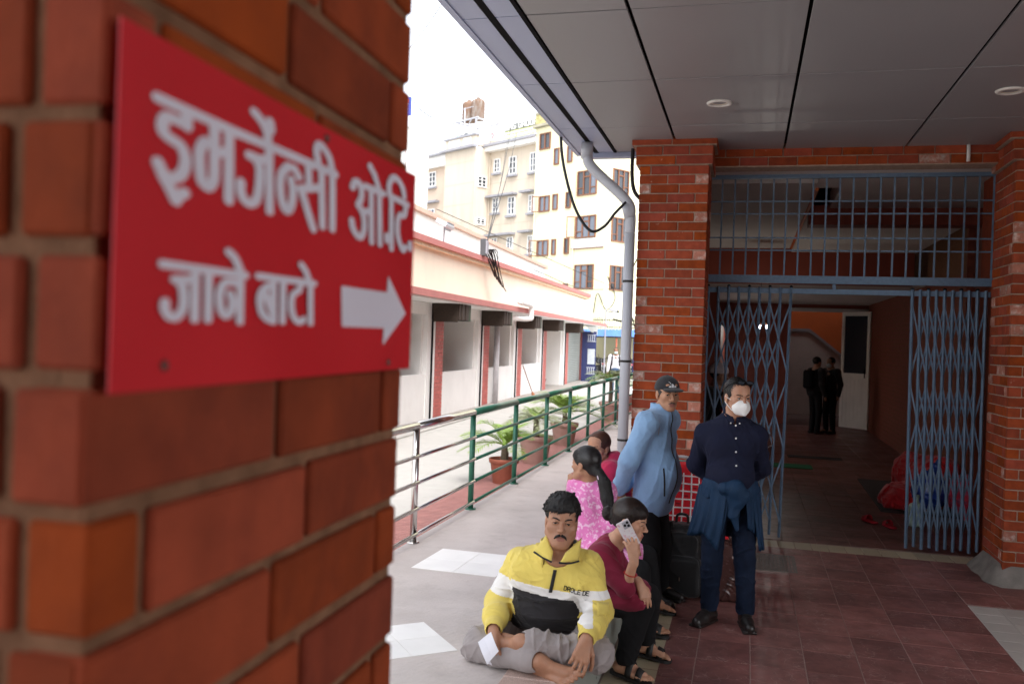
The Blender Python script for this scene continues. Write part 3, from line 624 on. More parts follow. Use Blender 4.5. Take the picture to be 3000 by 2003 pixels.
# raised edge strips: inner strip, black channel, outer sloping strip
for ya, yb in zip(ye[:-1], ye[1:]):
    pa = MB()
    pa.poly([(0, 0), (.148, 0), (.148, .02), (0, .02)], (-1.473, yb+.006, ZS), (1, 0, 0), (0, 0, 1), (0, 1, 0), 0, ya-yb-.012).build('edge_panel', M_panelb, cn)
    MB().poly([(0, 0), (.150, 0), (.150, .02), (0, .02)], (-1.670, yb+.006, ZS-.002), (1, 0, 0), (0, 0, 1), (0, 1, 0), 0, ya-yb-.012).build('edge_panel', M_panelb, cn)
MB().box((-1.495, .1, ZS+.022), (.044, 17.4, .05)).build('channel', M_black, cn)
MB().box((-1.312, .1, ZS+.003), (.026, 17.4, .012)).build('joint_strip', M_black, cn)
MB().box((-1.69, .1, ZS+.20), (.04, 17.5, .42)).build('fascia', M_panelb, cn)
MB().box((-1.34, 8.80, ZS-.02), (.62, .10, .05)).build('end_trim', M_panelb, cn)
MB().box((2.6, .05, ZS+.42), (8.5, 17.6, .08)).build('roof_slab', M_cement, cn)
MB().box((-1.34, 8.87, ZS+.15), (.66, .03, .34)).build('fascia', M_panelb, cn)
def downlight(x, y, lab):
    d = thing('downlight', lab, 'ceiling light', (x, y, ZS), 'round ceiling lights in the soffit')
    MB().lathe([(.062, .004), (.092, .004), (.098, -.003), (.092, -.012), (.07, -.014), (.062, -.006)], (x, y, ZS), 28).build('ring', mat('white_enamel', (.72, .70, .66), .4), d, smooth=True)
    MB().lathe([(.001, .002), (.05, .001), (.0625, -.004)], (x, y, ZS), 28).build('lens', mat('frosted_lens', (.66, .60, .50), .35), d, smooth=True)
downlight(-.268, 7.03, 'round white unlit downlight in the soffit above the gate'); downlight(1.715, 6.95, 'round white downlight at the right edge of the soffit')
cd = thing('conduit', 'short white conduit stub running up the brick lintel', 'conduit', (1.83, 8.69, 3.6)); MB().tube([(1.83, 8.70, 3.60), (1.83, 8.70, 3.76)], .016, 10).build('pipe', M_whitein, cd, smooth=True)

# ---- rain pipe
rpz = thing('downpipe', 'grey plastic rain pipe running from the canopy corner down the brick pillar', 'rain pipe', (-1.075, 8.24, 0))
pts = bez([(-1.50, 8.28, 3.74), (-1.50, 8.27, 3.62), (-1.44, 8.26, 3.50), (-1.12, 8.24, 3.20), (-1.075, 8.24, 3.06), (-1.075, 8.24, 2.9)], 40)
MB().tube(pts, .048, 16).build('bend', M_pvc, rpz, smooth=True); MB().tube([(-1.075, 8.24, 2.9), (-1.075, 8.24, .33)], .048, 16).build('pipe', M_pvc, rpz, smooth=True)
MB().tube([(-1.505, 8.28, 3.74), (-1.505, 8.275, 3.60)], .056, 16).build('socket', M_pvc, rpz, smooth=True); MB().tube([(-1.11, 8.24, 3.16), (-1.076, 8.24, 3.04)], .054, 16).build('socket', M_pvc, rpz, smooth=True)
for z in (2.45, 1.72, 1.0): MB().tube([(-1.075, 8.24, z), (-1.075, 8.24, z+.02)], .051, 16).build('clamp', M_dark, rpz)
c1 = tag(MB().tube(bez([(-1.69, 8.0, 3.98), (-1.70, 8.0, 3.75), (-1.66, 8.0, 3.46), (-1.55, 8.02, 3.1), (-1.41, 8.04, 2.90), (-1.29, 8.08, 2.94), (-1.20, 8.1, 3.06), (-1.11, 8.15, 3.17)], 60), .013, 8).build('cable', M_cable, smooth=True), 'thick black cable looping down from the canopy edge to the rain pipe', 'cable')
c2 = tag(MB().tube(bez([(-1.12, 8.6, 3.78), (-1.12, 8.6, 3.5), (-1.09, 8.6, 3.34), (-1.0, 8.6, 3.24)], 30), .018, 8).build('cable', M_cable, smooth=True), 'short thick black cable dropping behind the head of the brick pillar', 'cable')
c3 = tag(MB().tube(bez([(-1.0, 8.45, 2.75), (-1.10, 8.6, 2.55), (-1.12, 8.6, 2.3), (-1.03, 8.5, 2.05)], 30), .006, 6).build('cable', M_cable, smooth=True), 'thin black wire bowing out beside the rain pipe', 'cable')

# ---- handrail
rl = thing('handrail', 'steel and green pipe railing along the walkway edge', 'railing', (-2.4, 10, .33))
py = [4.96, 6.42, 7.88, 9.46, 11.02, 12.55, 14.1, 15.65, 17.2, 18.75, 20.3]
for i, y in enumerate(py):
    m = M_steel if i < 2 else M_green
    MB().tube([(-2.4, y, .33), (-2.4, y, 1.19)], .026, 14).build('post', m, rl, smooth=True)
    MB().lathe([(.001, .012), (.045, .012), (.05, .004), (.05, 0)], (-2.4, y, .33), 16).build('base_flange', m, rl)
    if i+1 < len(py):
        m2 = M_steel if i+1 < 3 else M_green
        y2 = py[i+1]
        MB().tube([(-2.4, y, 1.215), (-2.4, y2, 1.215)], .032, 14).build('top_rail', m2, rl, smooth=True)
        for z in (.99, .79, .59, .40): MB().tube([(-2.372, y, z), (-2.372, y2, z)], .015, 10).build('rail', m2, rl, smooth=True)

# unseen walls added behind and to the right of the camera to block light
pw = thing('light_blocking_walls', 'unseen brick walls added behind the camera and at the far right to block light', 'building', (4, 0, 0))
MB().box((5.3, 6.9, 1.86), (.3, 4.2, 3.72)).build('wall', M_brickworn, pw)
MB().box((4.65, 8.9, 1.86), (3.8, .3, 3.72)).build('wall', M_brickworn, pw)
MB().box((1.7, -1.9, 1.86), (5.2, .3, 3.72)).build('wall', M_brickworn, pw)
# ================================================================= ARCADE BUILDING ON THE LEFT
def LPt(v, off, z): return L0+Lv*v+Ln*off+Z3*z
AL = math.atan2(Lv[1], Lv[0]); RL = np.array([Lv, -Ln, Z3]).T      # columns: along, inward, up
def lbox(nm, v0, v1, o0, o1, z0, z1, m, par, bev=0):
    return MB().box(LPt((v0+v1)/2, (o0+o1)/2, (z0+z1)/2), (v1-v0, o1-o0, z1-z0), RL, bev=bev).build(nm, m, par)
def lprism(nm, v0, v1, o0, o1, za0, za1, zb0, zb1, m, par):
    V = [LPt(v, o, z) for v, zz in ((v0, (za0, za1)), (v1, (zb0, zb1))) for o in (o0, o1) for z in zz]
    return MB().add(V, [(0, 1, 3, 2), (4, 6, 7, 5), (0, 4, 5, 1), (2, 3, 7, 6), (0, 2, 6, 4), (1, 5, 7, 3)]).build(nm, m, par)
ab = thing('arcade_building', 'low cream building with pink-red eaves, white half walls and painted brick pilasters', 'building', tuple(LPt(30, 0, 0)))
pil = [15.0, 19.2, 23.5, 27.8, 32.15, 37.15]
M_tdado = mat('beige_wall_tile', (.50, .41, .34), .5, .1, 3)
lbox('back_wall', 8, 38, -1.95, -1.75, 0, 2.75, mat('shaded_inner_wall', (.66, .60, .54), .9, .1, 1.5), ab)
for j, (v0, v1) in enumerate(((10.4, 15.0), (15.6, 19.2), (19.8, 23.5), (24.1, 27.8), (28.4, 32.15), (32.75, 37.15))):
    n_ = max(3, int((v1-v0)/.6))
    for i in range(n_):
        for z0, z1 in ((.0, .60), (.606, 1.20), (1.206, 1.72)): lbox('wall_tile', v0+(v1-v0)*i/n_+.003, v0+(v1-v0)*(i+1)/n_-.003, -1.749, -1.735, z0, z1, M_tdado, ab)
lbox('ceiling', 8, 42, -1.95, 0.0, 2.62, 2.74, M_whitein, ab)
lbox('floor', 8, 42.4, -1.95, .45, -.02, .06, M_cement, ab)
M_wet = mat('stained_apron', (.40, .385, .36), .95, .2, 2, .4, 60)
lbox('apron', 8, 42.8, .06, .62, -.01, .035, M_wet, ab)
for i, v in enumerate(pil):
    # brick face
    pz = lbox('pilaster', v+.02, v+.58, -.28, -.012, .05, 2.40, M_mortar2, ab)
    if 1 <= i <= 4:
        lay(pz, LPt(v, 0, 0), Lv, Ln, 27, .06, .0857, alt([0, .235, .47, .6], [0, .13, .365, .6]), lambda k, s, l: M_brickpaint, joint=.009)
    else:
        lay(pz, LPt(v, 0, 0), Lv, Ln, 27, .06, .0857, alt([0, .235, .47, .6], [0, .13, .365, .6]), lambda k, s, l: M_brickpaint, joint=.009, individual=False, name='brick_mass', stuffmat=M_brickpaint)
    lbox('white_pier', v-.58, v-.01, -1.0, -.004, .05, 2.62, M_white, ab)
    lbox('jamb_wall', v-.72, v-.585, -1.0, -.10, .05, 2.62, M_white, ab)
    MB().tube([LPt(v-.30, .02, .06), LPt(v-.30, .02, 2.40)], .022, 6).build('black_drain_line', M_black, ab)
    # carved timber bracket
    bk = MB(); 
    for t in range(5): bk.box(LPt(v-.32+.16*t+.08, .30+.02*(t % 2), 2.47), (.15, .66, .40), RL, bev=.012)
    bk.build('timber_bracket', M_darkwood, ab)
    lbox('bracket_end', v-.36, v-.335, .05, .60, 2.22, 2.66, M_darkwood, ab)
    lbox('bracket_cheek', v+.50, v+.66, .1, .62, 2.26, 2.64, mat('green_stained_timber', (.05, .07, .04), .8, .3, 20), ab)
for (v0, v1) in ((10.4, 14.42), (15.6, 18.62), (19.8, 22.92), (24.1, 27.22), (28.4, 31.57)):
    lbox('half_wall', v0, v1, -.16, -.03, .05, 1.06, M_white, ab); lbox('opening_head', v0, v1+.02, -.22, -.02, 2.36, 2.64, M_white, ab)
lbox('opening_head', 32.75, 36.57, -.22, -.02, 2.36, 2.64, M_white, ab)
lbox('parapet_wall', 8, 42.6, -.30, .06, 2.74, 3.86, M_cream, ab)
lprism('coping', 8, 42.65, -.36, .22, 3.80, 3.92, 3.99, 4.14, M_coping, ab)
lprism('coping_soffit', 8, 42.6, -.3, .16, 3.72, 3.80, 3.90, 3.99, mat('cream_trim', (.72, .62, .42), .9), ab)
lbox('eave_slab', 8, 45.3, -.02, .72, 2.665, 2.80, M_coping, ab)
lbox('eave_underside', 8, 45.2, 0.0, .69, 2.63, 2.664, M_white, ab)
lbox('roof', 8, 42.5, -6, -.3, 3.5, 3.6, M_cement, ab)
# roller shutter and door posts
sh = MB()
sw = tag(lbox('end_wall', 37.75, 42.5, -1.2, -.35, 0, 2.7, M_white, ab))
shp = lbox('shutter', 38.1, 41.9, -.20, -.14, .05, 2.45, M_shutter, ab)
for i in range(30):
    z = .08+i*.079
    V = [LPt(v, o, zz) for v in (38.1, 41.9) for (o, zz) in ((-.14, z), (-.105, z+.03), (-.105, z+.05), (-.14, z+.072))]
    MB().add(V, [(0, 1, 5, 4), (1, 2, 6, 5), (2, 3, 7, 6)]).build('slat', M_shutter, shp)
lbox('post', 42.0, 42.25, -.25, .02, .05, 2.4, mat('faded_red_post', (.38, .12, .10), .8), ab)
# water spout pipe crossing the eave
w = MB().tube(bez([LPt(24.3, .78, 2.93), LPt(25.5, .80, 2.90), LPt(25.75, .82, 2.84), LPt(25.75, .82, 2.60), LPt(25.6, .80, 2.50), LPt(24.2, .45, 2.47)], 40), .075, 10).build('spout_pipe', M_white, ab, smooth=True)
MB().tube([LPt(24.5, .12, .05), LPt(24.5, .12, 2.45)], .085, 12).build('rain_pipe', mat('pale_grey_pipe', (.50, .50, .52), .5), ab, smooth=True)
# torn sheet metal at the last bracket
MB().add([LPt(38, .1, 2.62), LPt(41.5, .75, 2.60), LPt(41.8, .7, 2.2), LPt(40.5, .55, 2.35), LPt(39.5, .5, 2.55), LPt(38, .12, 2.6)], [(0, 1, 2, 3, 4, 5)]).build('torn_sheet', mat('torn_zinc', (.45, .46, .44), .4, metal=.3), ab)
# wash basins against the back wall, broom, basin outside
def basin(v):
    s = thing('wash_basin', None, 'wash basin', tuple(LPt(v, -1.5, .8)))
    MB().lathe([(.02, -.2), (.14, -.12), (.22, 0), (.24, .02), (.20, .02), (.05, -.08)], LPt(v, -1.5, 1.32), 16).build('bowl', mat('stained_ceramic', (.42, .38, .34), .4, .2, 10), s, smooth=True)
    MB().tube(bez([LPt(v, -1.5, 1.2), LPt(v, -1.52, 1.0), LPt(v+.1, -1.6, .9), LPt(v+.1, -1.72, .9)], 12), .03, 8).build('waste_pipe', M_dark, s)
    MB().tube(bez([LPt(v, -1.72, 1.55), LPt(v, -1.60, 1.6), LPt(v, -1.5, 1.55)], 10), .014, 6).build('tap', M_steel, s); return s
s1 = basin(30.7); s1['label'] = 'stained wash basin on the beige tiled wall inside the fourth arcade opening'
s2 = basin(17.2); s2['label'] = 'wash basin in the arcade opening nearest the red sign'
s1['group'] = s2['group'] = 'wash basins in the arcade'
sk = thing('switch_box', 'small grey switch box on the inner wall above the wash basin', 'switch box', tuple(LPt(31.2, -1.7, 1.9))); MB().box(LPt(31.2, -1.70, 1.95), (.30, .08, .16), RL).build('case', M_grey, sk)
br = thing('broom', 'broom leaning on the white half wall by the third brick pilaster', 'broom', tuple(LPt(28.9, .25, 0)))
MB().tube([LPt(28.55, .02, 1.05), LPt(28.95, .30, .12)], .016, 6).build('stick', M_wood, br)
MB().tube([LPt(28.93, .29, .16), LPt(28.99, .33, .02)], [.03, .075], 8).build('bristles', mat('orange_bristles', (.35, .14, .06), .9), br)
wb = thing('waste_bin', 'dark bucket on the floor of the last arcade opening', 'bucket', tuple(LPt(33.6, -.3, .06)))
MB().lathe([(.14, .06), (.22, .40), (.19, .40), (.13, .1)], LPt(33.6, -.35, 0), 14).build('tub', M_dark, wb); MB().lathe([(.215, .39), (.235, .40), (.235, .42), (.2, .42)], LPt(33.6, -.35, 0), 14).build('rim', M_cement, wb)
jb = thing('junction_box', 'black cable junction box clamped to the coping of the cream building', 'junction box', tuple(LPt(22.3, .2, 4.1)))
MB().box(LPt(22.25, .24, 4.22), (.22, .14, .44), RL, bev=.01).build('box', mat('grey_black_box', (.07, .075, .08), .5), jb); MB().box(LPt(22.25, .33, 4.22), (.16, .04, .34), RL).build('cover', M_grey, jb)
for i in range(7):
    a = LPt(22.5, .26, 4.18); e = LPt(23.3+.1*i, .30+.03*i, 3.55-.06*i)
    MB().tube(bez([a, lerp(a, e, .25)+A3(.04*i-.1, 0, .12+.02*i), lerp(a, e, .6)+A3(.05*(i % 3), 0, -.05), e], 14), .024 if i < 5 else .012, 6).build('cable_bundle', M_cable, jb)
fl_ = thing('floodlight', 'flat grey floodlight fixed on the pink coping of the white building', 'floodlight', tuple(LPt(20.0, -.1, 4.4)))
R2 = RL@np.array([[1, 0, 0], [0, .88, -.47], [0, .47, .88]])
MB().box(LPt(20.0, -.12, 4.52), (.60, .30, .10), R2, bev=.015).build('housing', mat('aluminium', (.55, .57, .60), .4, metal=.6), fl_); MB().tube([LPt(20.0, -.15, 3.85), LPt(20.0, -.13, 4.48)], .02, 6).build('stem', M_grey, fl_); MB().box(LPt(20.0, -.02, 4.46), (.50, .02, .2), R2).build('lens', M_glass, fl_)

wb2 = thing('white_building', 'long white wall with pink coping rising behind the cream arcade building', 'building', tuple(LPt(30, -3, 0)))
lbox('wall', 4, 47.4, -6, -3.0, 0, 5.72, mat('white_limewash', (.80, .80, .77), .9, .04, 1), wb2); lbox('coping', 4, 47.6, -6, -2.85, 5.72, 5.86, mat('faded_coping', (.55, .36, .28), .9, .1, 4), wb2)

# ================================================================= FLATS BEHIND
FO = A3(-8.776, 55.596, 0); Fa = A3(-.82989, .55793, 0); Fb = A3(.55793, .82989, 0)
RF = np.array([Fa, Fb, Z3]).T
def fpt(s, w, z): return FO+Fa*s+Fb*w+Z3*z
def fbox(nm, s0, s1, w0, w1, z0, z1, m, par): return MB().box(fpt((s0+s1)/2, (w0+w1)/2, (z0+z1)/2), (s1-s0, w1-w0, z1-z0), RF).build(nm, m, par)
def window(par, s0, s1, z0, z1, w, kind, side='a', fm=M_wood, gm=M_glass, sill=None):
    """frame with its glass; on the facade of direction a (normal -b) or b (normal -a)"""
    def P(s, d, z): return fpt(s, w-d, z) if side == 'a' else fpt(w-d, s, z)
    R = RF if side == 'a' else np.array([Fb, -Fa, Z3]).T
    f = MB(); t = .075
    def bar(a0, a1, b0, b1, d=.05): f.box((P((a0+a1)/2, d, (b0+b1)/2)), (a1-a0, .08, b1-b0), R)
    bar(s0, s0+t, z0, z1); bar(s1-t, s1, z0, z1); bar(s0+t, s1-t, z0, z0+t); bar(s0+t, s1-t, z1-t, z1)
    if kind == 'big':
        for k in (1/3., 2/3.): x = lerp(s0, s1, k); bar(x-t/2, x+t/2, z0+t, z1-t)
        zt = lerp(z0, z1, .74); bar(lerp(s0, s1, 1/3.)+t/2, lerp(s0, s1, 2/3.)-t/2, zt-t/2, zt+t/2, .055)
        for k in (0, 2): a0, a1 = lerp(s0, s1, k/3)+t, lerp(s0, s1, (k+1)/3)-t; zq = lerp(z0, z1, .30); bar(a0, a1, zq-t/3, zq+t/3, .045)
    elif kind == 'two': x = (s0+s1)/2; bar(x-t/2, x+t/2, z0+t, z1-t)
    elif kind == 'grid':
        for k in (1/2.,): x = lerp(s0, s1, k); bar(x-.03, x+.03, z0+t, z1-t)
        for k in (1/3., 2/3.): zz = lerp(z0, z1, k); bar(s0+t, s1-t, zz-.02, zz+.02, .045)
    fo = f.build('window', fm, par)
    n_ = {'big': 3, 'two': 2, 'grid': 2, 'one': 1}[kind]
    for i in range(n_):
        a0, a1 = lerp(s0+t/2, s1-t/2, i/n_), lerp(s0+t/2, s1-t/2, (i+1)/n_)
        g = (M_glassd if RNG.random() < .35 else gm)
        MB().box(P((a0+a1)/2, .018, (z0+z1)/2), (a1-a0, .012, z1-z0-t), R).build('pane', g, fo)
    if sill: MB().box(P((s0+s1)/2, .10, z0-.10), (s1-s0+.25, .24, .14), R).build('sill', M_grey, fo)
    return fo
yb = thing('apartment_building', 'pale yellow flats with brown window frames behind the low roofs', 'building', tuple(fpt(3, 3, 0)))
fbox('wall', 0, 6.66, 0, 8, 0, 16.15, M_yelw, yb)
fbox('lower_wall', -.0, 6.66, 8.02, 12, 0, 16.1, M_yelw, yb)
fbox('roof_slab', -.25, 6.8, -.25, 8.2, 16.17, 16.35, mat('grimy_roof_edge', (.36, .34, .26), .9, .3, 2), yb)
for i in range(14): fbox('baluster', 4.85+.14*i-.045, 4.85+.14*i+.045, -.05, .05, 16.35, 17.05, mat('mossy_baluster', (.50, .45, .22), .9, .3, 4), yb)
fbox('balustrade_rail', 4.75, 6.7, -.1, .1, 17.05, 17.2, MATS['grimy_roof_edge'], yb)
for (s0, s1, z0, z1, k) in ((5.2, 6.24, 14.62, 15.72, 'two'), (4.32, 4.8, 13.45, 14.54, 'one'), (3.1, 3.56, 13.46, 14.52, 'one'), (.84, 2.55, 11.17, 12.76, 'big'), (5.08, 6.07, 10.43, 11.5, 'two'), (4.31, 4.8, 10.47, 11.52, 'one'), (3.09, 3.56, 10.48, 11.54, 'one'),
        (.8, 2.55, 8.45, 9.87, 'big'), (5.06, 6.13, 7.48, 8.55, 'two'), (4.35, 4.76, 7.5, 8.55, 'one'), (3.13, 3.58, 7.51, 8.55, 'one'), (.86, 2.54, 5.2, 6.77, 'big'), (3.1, 3.55, 4.6, 5.6, 'one'), (5.06, 6.1, 4.5, 5.6, 'two')):
    window(yb, s0, s1, z0, z1, 0, k)
for (s0, s1, z0, z1) in ((.49, 1.98, 11.24, 12.77), (.5, 2.0, 8.2, 9.74), (.48, 2.0, 5.14, 6.72)): window(yb, s0, s1, z0, z1, 0, 'big', 'b', gm=M_glassd)
def casement(par, s, z0, z1, wdt, fm):
    f = MB(); d = nrm(-Fb*.75+Fa*.66)
    for (u0, u1, a, b) in ((0, .06, z0, z1), (wdt-.06, wdt, z0, z1), (.06, wdt-.06, z0, z0+.06), (.06, wdt-.06, z1-.06, z1)):
        f.box(fpt(s, -.06, (a+b)/2)+d*(u0+u1)/2, (u1-u0, .045, b-a), np.array([d, np.cross(Z3, d), Z3]).T)
    f.build('open_casement', fm, par)
casement(yb, 6.07, 10.43, 11.5, .5, M_wood); casement(yb, 2.55, 8.5, 9.87, .6, M_wood); casement(yb, 6.13, 7.48, 8.55, .55, M_wood)
pn2 = thing('faded_signboard', 'faded blank pale blue signboard below a window of the yellow flats', 'signboard', tuple(fpt(1.5, -.1, 8.2)))
MB().box(fpt(1.5, -.05, 8.12), (2.75, .06, .58), RF).build('board', mat('faded_board', (.58, .62, .64), .8, .1, 1.5, col2=(.70, .70, .62), c2scale=2), pn2); MB().box(fpt(1.5, -.06, 7.80), (2.8, .08, .05), RF).build('lower_edge', M_wood, pn2)
fbox('stain_patch', 5.0, 6.63, -.004, 0, 11.9, 14.5, mat('damp_stain', (.50, .51, .50), .9, .15, 1.2, col2=(.68, .65, .52), c2scale=1.1, c2lo=.4, c2hi=.62), yb)
for (s, z0, z1) in ((2.75, 3, 16), (6.5, 3, 14)): MB().tube([fpt(s, -.06, z0), fpt(s, -.06, z1)], .05, 6).build('drain_pipe', M_yelw, yb)

tb = thing('apartment_building', 'tan flats with white grid windows, grey sills and a roof balustrade', 'building', tuple(fpt(14, 2, 0)))
fbox('wall', 6.67, 12.15, .5, 8, 0, 15.6, M_tanw, tb)
fbox('stair_tower', 12.06, 15.62, -.9, 6, 0, 15.5, M_tanw, tb)
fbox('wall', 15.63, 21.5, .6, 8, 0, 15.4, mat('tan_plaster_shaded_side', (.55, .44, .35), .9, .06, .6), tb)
fbox('cornice', 6.67, 12.3, -.05, .5, 15.30, 15.62, M_white, tb); fbox('cornice_edge', 6.67, 12.3, -.2, .48, 15.62, 15.80, M_grey, tb)
fbox('cornice', 11.85, 15.9, -1.25, -.9, 15.5, 15.66, M_grey, tb); fbox('tower_parapet', 12.06, 15.62, -.92, -.72, 15.66, 16.38, M_tanw, tb); fbox('tower_parapet', 12.06, 12.26, -.71, 1.5, 15.66, 16.38, M_tanw, tb)
fbox('parapet_cap', 11.95, 15.75, -1.02, -.62, 16.38, 16.52, M_grey, tb)
for i in range(14):
    if i in (5, 6): continue
    fbox('baluster', 12.55+.19*i, 12.64+.19*i, -.98, -.925, 15.78, 16.30, M_white, tb)
fbox('cornice', 15.7, 21.5, .2, .6, 15.0, 15.3, M_white, tb); fbox('cornice_edge', 15.7, 21.5, .1, .58, 15.9, 16.05, M_grey, tb); fbox('parapet', 15.7, 21.5, .45, .6, 15.3, 15.9, M_white, tb)
for (s0, s1, z0, z1) in ((10.87, 11.54, 13.77, 14.76), (9.11, 9.87, 13.46, 14.72), (7.06, 7.69, 13.39, 14.73), (10.88, 11.57, 10.91, 11.98), (9.12, 9.88, 10.6, 11.89), (7.13, 7.7, 10.61, 11.83), (10.93, 11.6, 7.95, 9.09), (9.2, 9.85, 7.82, 9.06), (7.15, 7.67, 7.77, 9.04)):
    window(tb, s0, s1, z0, z1, .5, 'grid', fm=M_wframe, gm=M_glass, sill=True)
for (s0, s1, z) in ((8.94, 12.0, 12.05), (7.17, 8.37, 12.06), (9.01, 12.0, 9.26), (7.17, 8.39, 9.3)): fbox('window_canopy', s0, s1, .05, .49, z-.06, z+.08, M_grey, tb)
for (s0, s1, z0, z1) in ((18.68, 19.6, 13.6, 14.75), (18.7, 19.6, 10.7, 11.85)): window(tb, s0, s1, z0, z1, .6, 'grid', fm=M_wframe, sill=True)
fbox('window_canopy', 18.2, 20.2, .2, .59, 12.3, 12.45, M_grey, tb)
for (z0, z1) in ((12.70, 13.5), (9.98, 10.52)): window(tb, -.65, .18, z0, z1, 12.06, 'grid', 'b', fm=M_wframe, gm=M_glassd)
for z in (14.55, 13.0, 11.5, 10.2, 8.9, 7.4): fbox('plaster_joint', 12.1, 15.6, -.906, -.902, z, z+.025, mat('joint_shadow', (.47, .39, .31), .9), tb)
for z in (13.0, 10.0): fbox('plaster_joint', 6.7, 12.0, .494, .498, z, z+.03, MATS['joint_shadow'], tb)
MB().tube([fpt(11.95, .40, 3), fpt(11.95, .40, 14.8)], .05, 6).build('drain_pipe', M_tanw, tb)
# rooftop sign
def block_text(word, o, u, v, w, h, wd, gap, depth, m, par, name='letter'):
    """letters built from bars on a 0..1 grid; w is the outward normal"""
    G = {'N': [((0, 0), (0, 1)), ((0, 1), (1, 0)), ((1, 0), (1, 1))], 'I': [((.5, 0), (.5, 1))], 'M': [((0, 0), (0, 1)), ((0, 1), (.5, .35)), ((.5, .35), (1, 1)), ((1, 1), (1, 0))],
         'S': [((1, .9), (.75, 1), (.2, 1), (0, .8), (.2, .55), (.8, .45), (1, .2), (.8, 0), (.2, 0), (0, .12))], 'G': [((1, .85), (.75, 1), (.25, 1), (0, .75), (0, .25), (.25, 0), (.8, 0), (1, .15), (1, .48), (.6, .48))],
         'R': [((0, 0), (0, 1), (.75, 1), (1, .85), (1, .65), (.75, .5), (0, .5)), ((.5, .5), (1, 0))], 'O': [((.25, 0), (0, .25), (0, .75), (.25, 1), (.75, 1), (1, .75), (1, .25), (.75, 0), (.25, 0))],
         'U': [((0, 1), (0, .2), (.2, 0), (.8, 0), (1, .2), (1, 1))], 'P': [((0, 0), (0, 1), (.75, 1), (1, .85), (1, .62), (.75, .48), (0, .48))],
         'D': [((0, 0), (0, 1), (.65, 1), (1, .75), (1, .25), (.65, 0), (0, 0))], 'L': [((0, 1), (0, 0), (1, 0))], 'E': [((1, 1), (0, 1), (0, 0), (1, 0)), ((0, .5), (.8, .5))]}
    x = 0.0; u, v, w, o = (np.asarray(q, float) for q in (u, v, w, o)); th = h*.17; lv = 0
    for ch in word:
        if ch == ' ': x += wd*.7; continue
        b = MB(); cw = wd if ch != 'I' else wd*.3
        for pl_ in G[ch]:
            for p, q in zip(pl_[:-1], pl_[1:]):
                a = np.array([x+p[0]*cw, p[1]*h]); c = np.array([x+q[0]*cw, q[1]*h]); d = (c-a)/np.linalg.norm(c-a); nn = np.array([-d[1], d[0]])*th/2; e = d*th*.35
                qd = [a-e-nn, c+e-nn, c+e+nn, a-e+nn]; lv += 1
                b.poly([tuple(t) for t in qd], o, u, v, w, 0, depth+.0004*h*(lv % 9), 0)
        b.build(name, m, par); x += cw+gap
    return x
rs = thing('rooftop_sign', 'rooftop sign reading NIMS GROUP in white letters over a yellow-green lattice', 'sign', tuple(fpt(8.7, .4, 16)))
block_text('NIMS GROUP', fpt(10.42, .30, 16.60)+0*Z3, -Fa, nrm(Z3+Fa*.0), -Fb, .36, .30, .10, .06, M_wframe, rs)
lat = MB()
for i in range(22): lat.box(fpt(10.45-.165*i, .42, 16.28), (.05, .03, .5), RF)
for z in (16.05, 16.3, 16.52): lat.box(fpt(8.7, .40, z), (3.6, .03, .06), RF)
MB().box(fpt(8.65, .46, 16.78), (3.7, .03, .50), RF).build('back_panel', mat('grey_sign_back', (.22, .23, .22), .7, .1, 2), rs)
lat.build('lattice', mat('yellow_green_paint', (.52, .55, .20), .6), rs)
bd2 = thing('white_board', 'white board with a small red mark beside the rooftop letters', 'signboard', tuple(fpt(11.3, .4, 16.5)))
MB().box(fpt(11.42, .40, 16.55), (1.48, .05, .80), RF).build('board', mat('board_white', (.75, .74, .74), .6), bd2)
MB().tube([fpt(11.75+.13*math.cos(t), .36, 16.50+.15*math.sin(t)) for t in np.linspace(0, 5.4, 16)], .035, 5).build('red_mark', mat('faded_red_print', (.60, .16, .18), .7), bd2)
for s in (12.0, 11.3, 10.65): MB().tube([fpt(s, .42, 15.8), fpt(s, .42, 16.15)], .025, 5).build('leg', M_grey, bd2)
# water tanks on the tower roof
tk = thing('tank_tower', 'steel frame on the tan flats carrying brown water tanks', 'tank tower', tuple(fpt(14.6, 1.2, 15.7)))
fr = MB()
for s in (13.75, 15.55):
    for w_ in (.4, 2.2): fr.tube([fpt(s, w_, 15.6), fpt(s, w_, 18.1)], .05, 6)
for s in (13.45, 15.85): fr.tube([fpt(s, .1, 18.0), fpt(s, 2.5, 18.0)], .06, 6)
for w_ in (.1, 2.5): fr.tube([fpt(13.1, w_, 18.0), fpt(16.2, w_, 18.0)], .06, 6)
for (s, t) in ((13.75, 13.1), (15.55, 16.2), (14.65, 13.9), (14.65, 15.4)): fr.tube([fpt(s, .12, 17.2), fpt(t, .12, 18.0)], .04, 6)
fr.tube([fpt(14.65, .05, 17.1), fpt(14.65, .05, 18.9)], .05, 6); fr.tube([fpt(13.7, .05, 18.85), fpt(15.7, .05, 18.85)], .025, 6)
fr.build('frame', mat('galvanised_frame', (.50, .52, .58), .5, metal=.3), tk)
def tank(s, w_, z, r, h, m, lab):
    t = thing('water_tank', lab, 'water tank', tuple(fpt(s, w_, z)), 'water tanks on the tan flats')
    pr = [(r, 0)]
    for i in range(6): pr += [(r*1.03, h*(i+.3)/6.2), (r*.985, h*(i+.8)/6.2)]
    MB().lathe([(.001, 0)]+pr+[(r*.9, h), (r*.45, h*1.08), (.001, h*1.09)], fpt(s, w_, z), 20).build('body', m, t, smooth=True)
    MB().lathe([(r*.3, h*1.08), (r*.3, h*1.16), (.001, h*1.17)], fpt(s, w_, z), 14).build('lid', m, t)
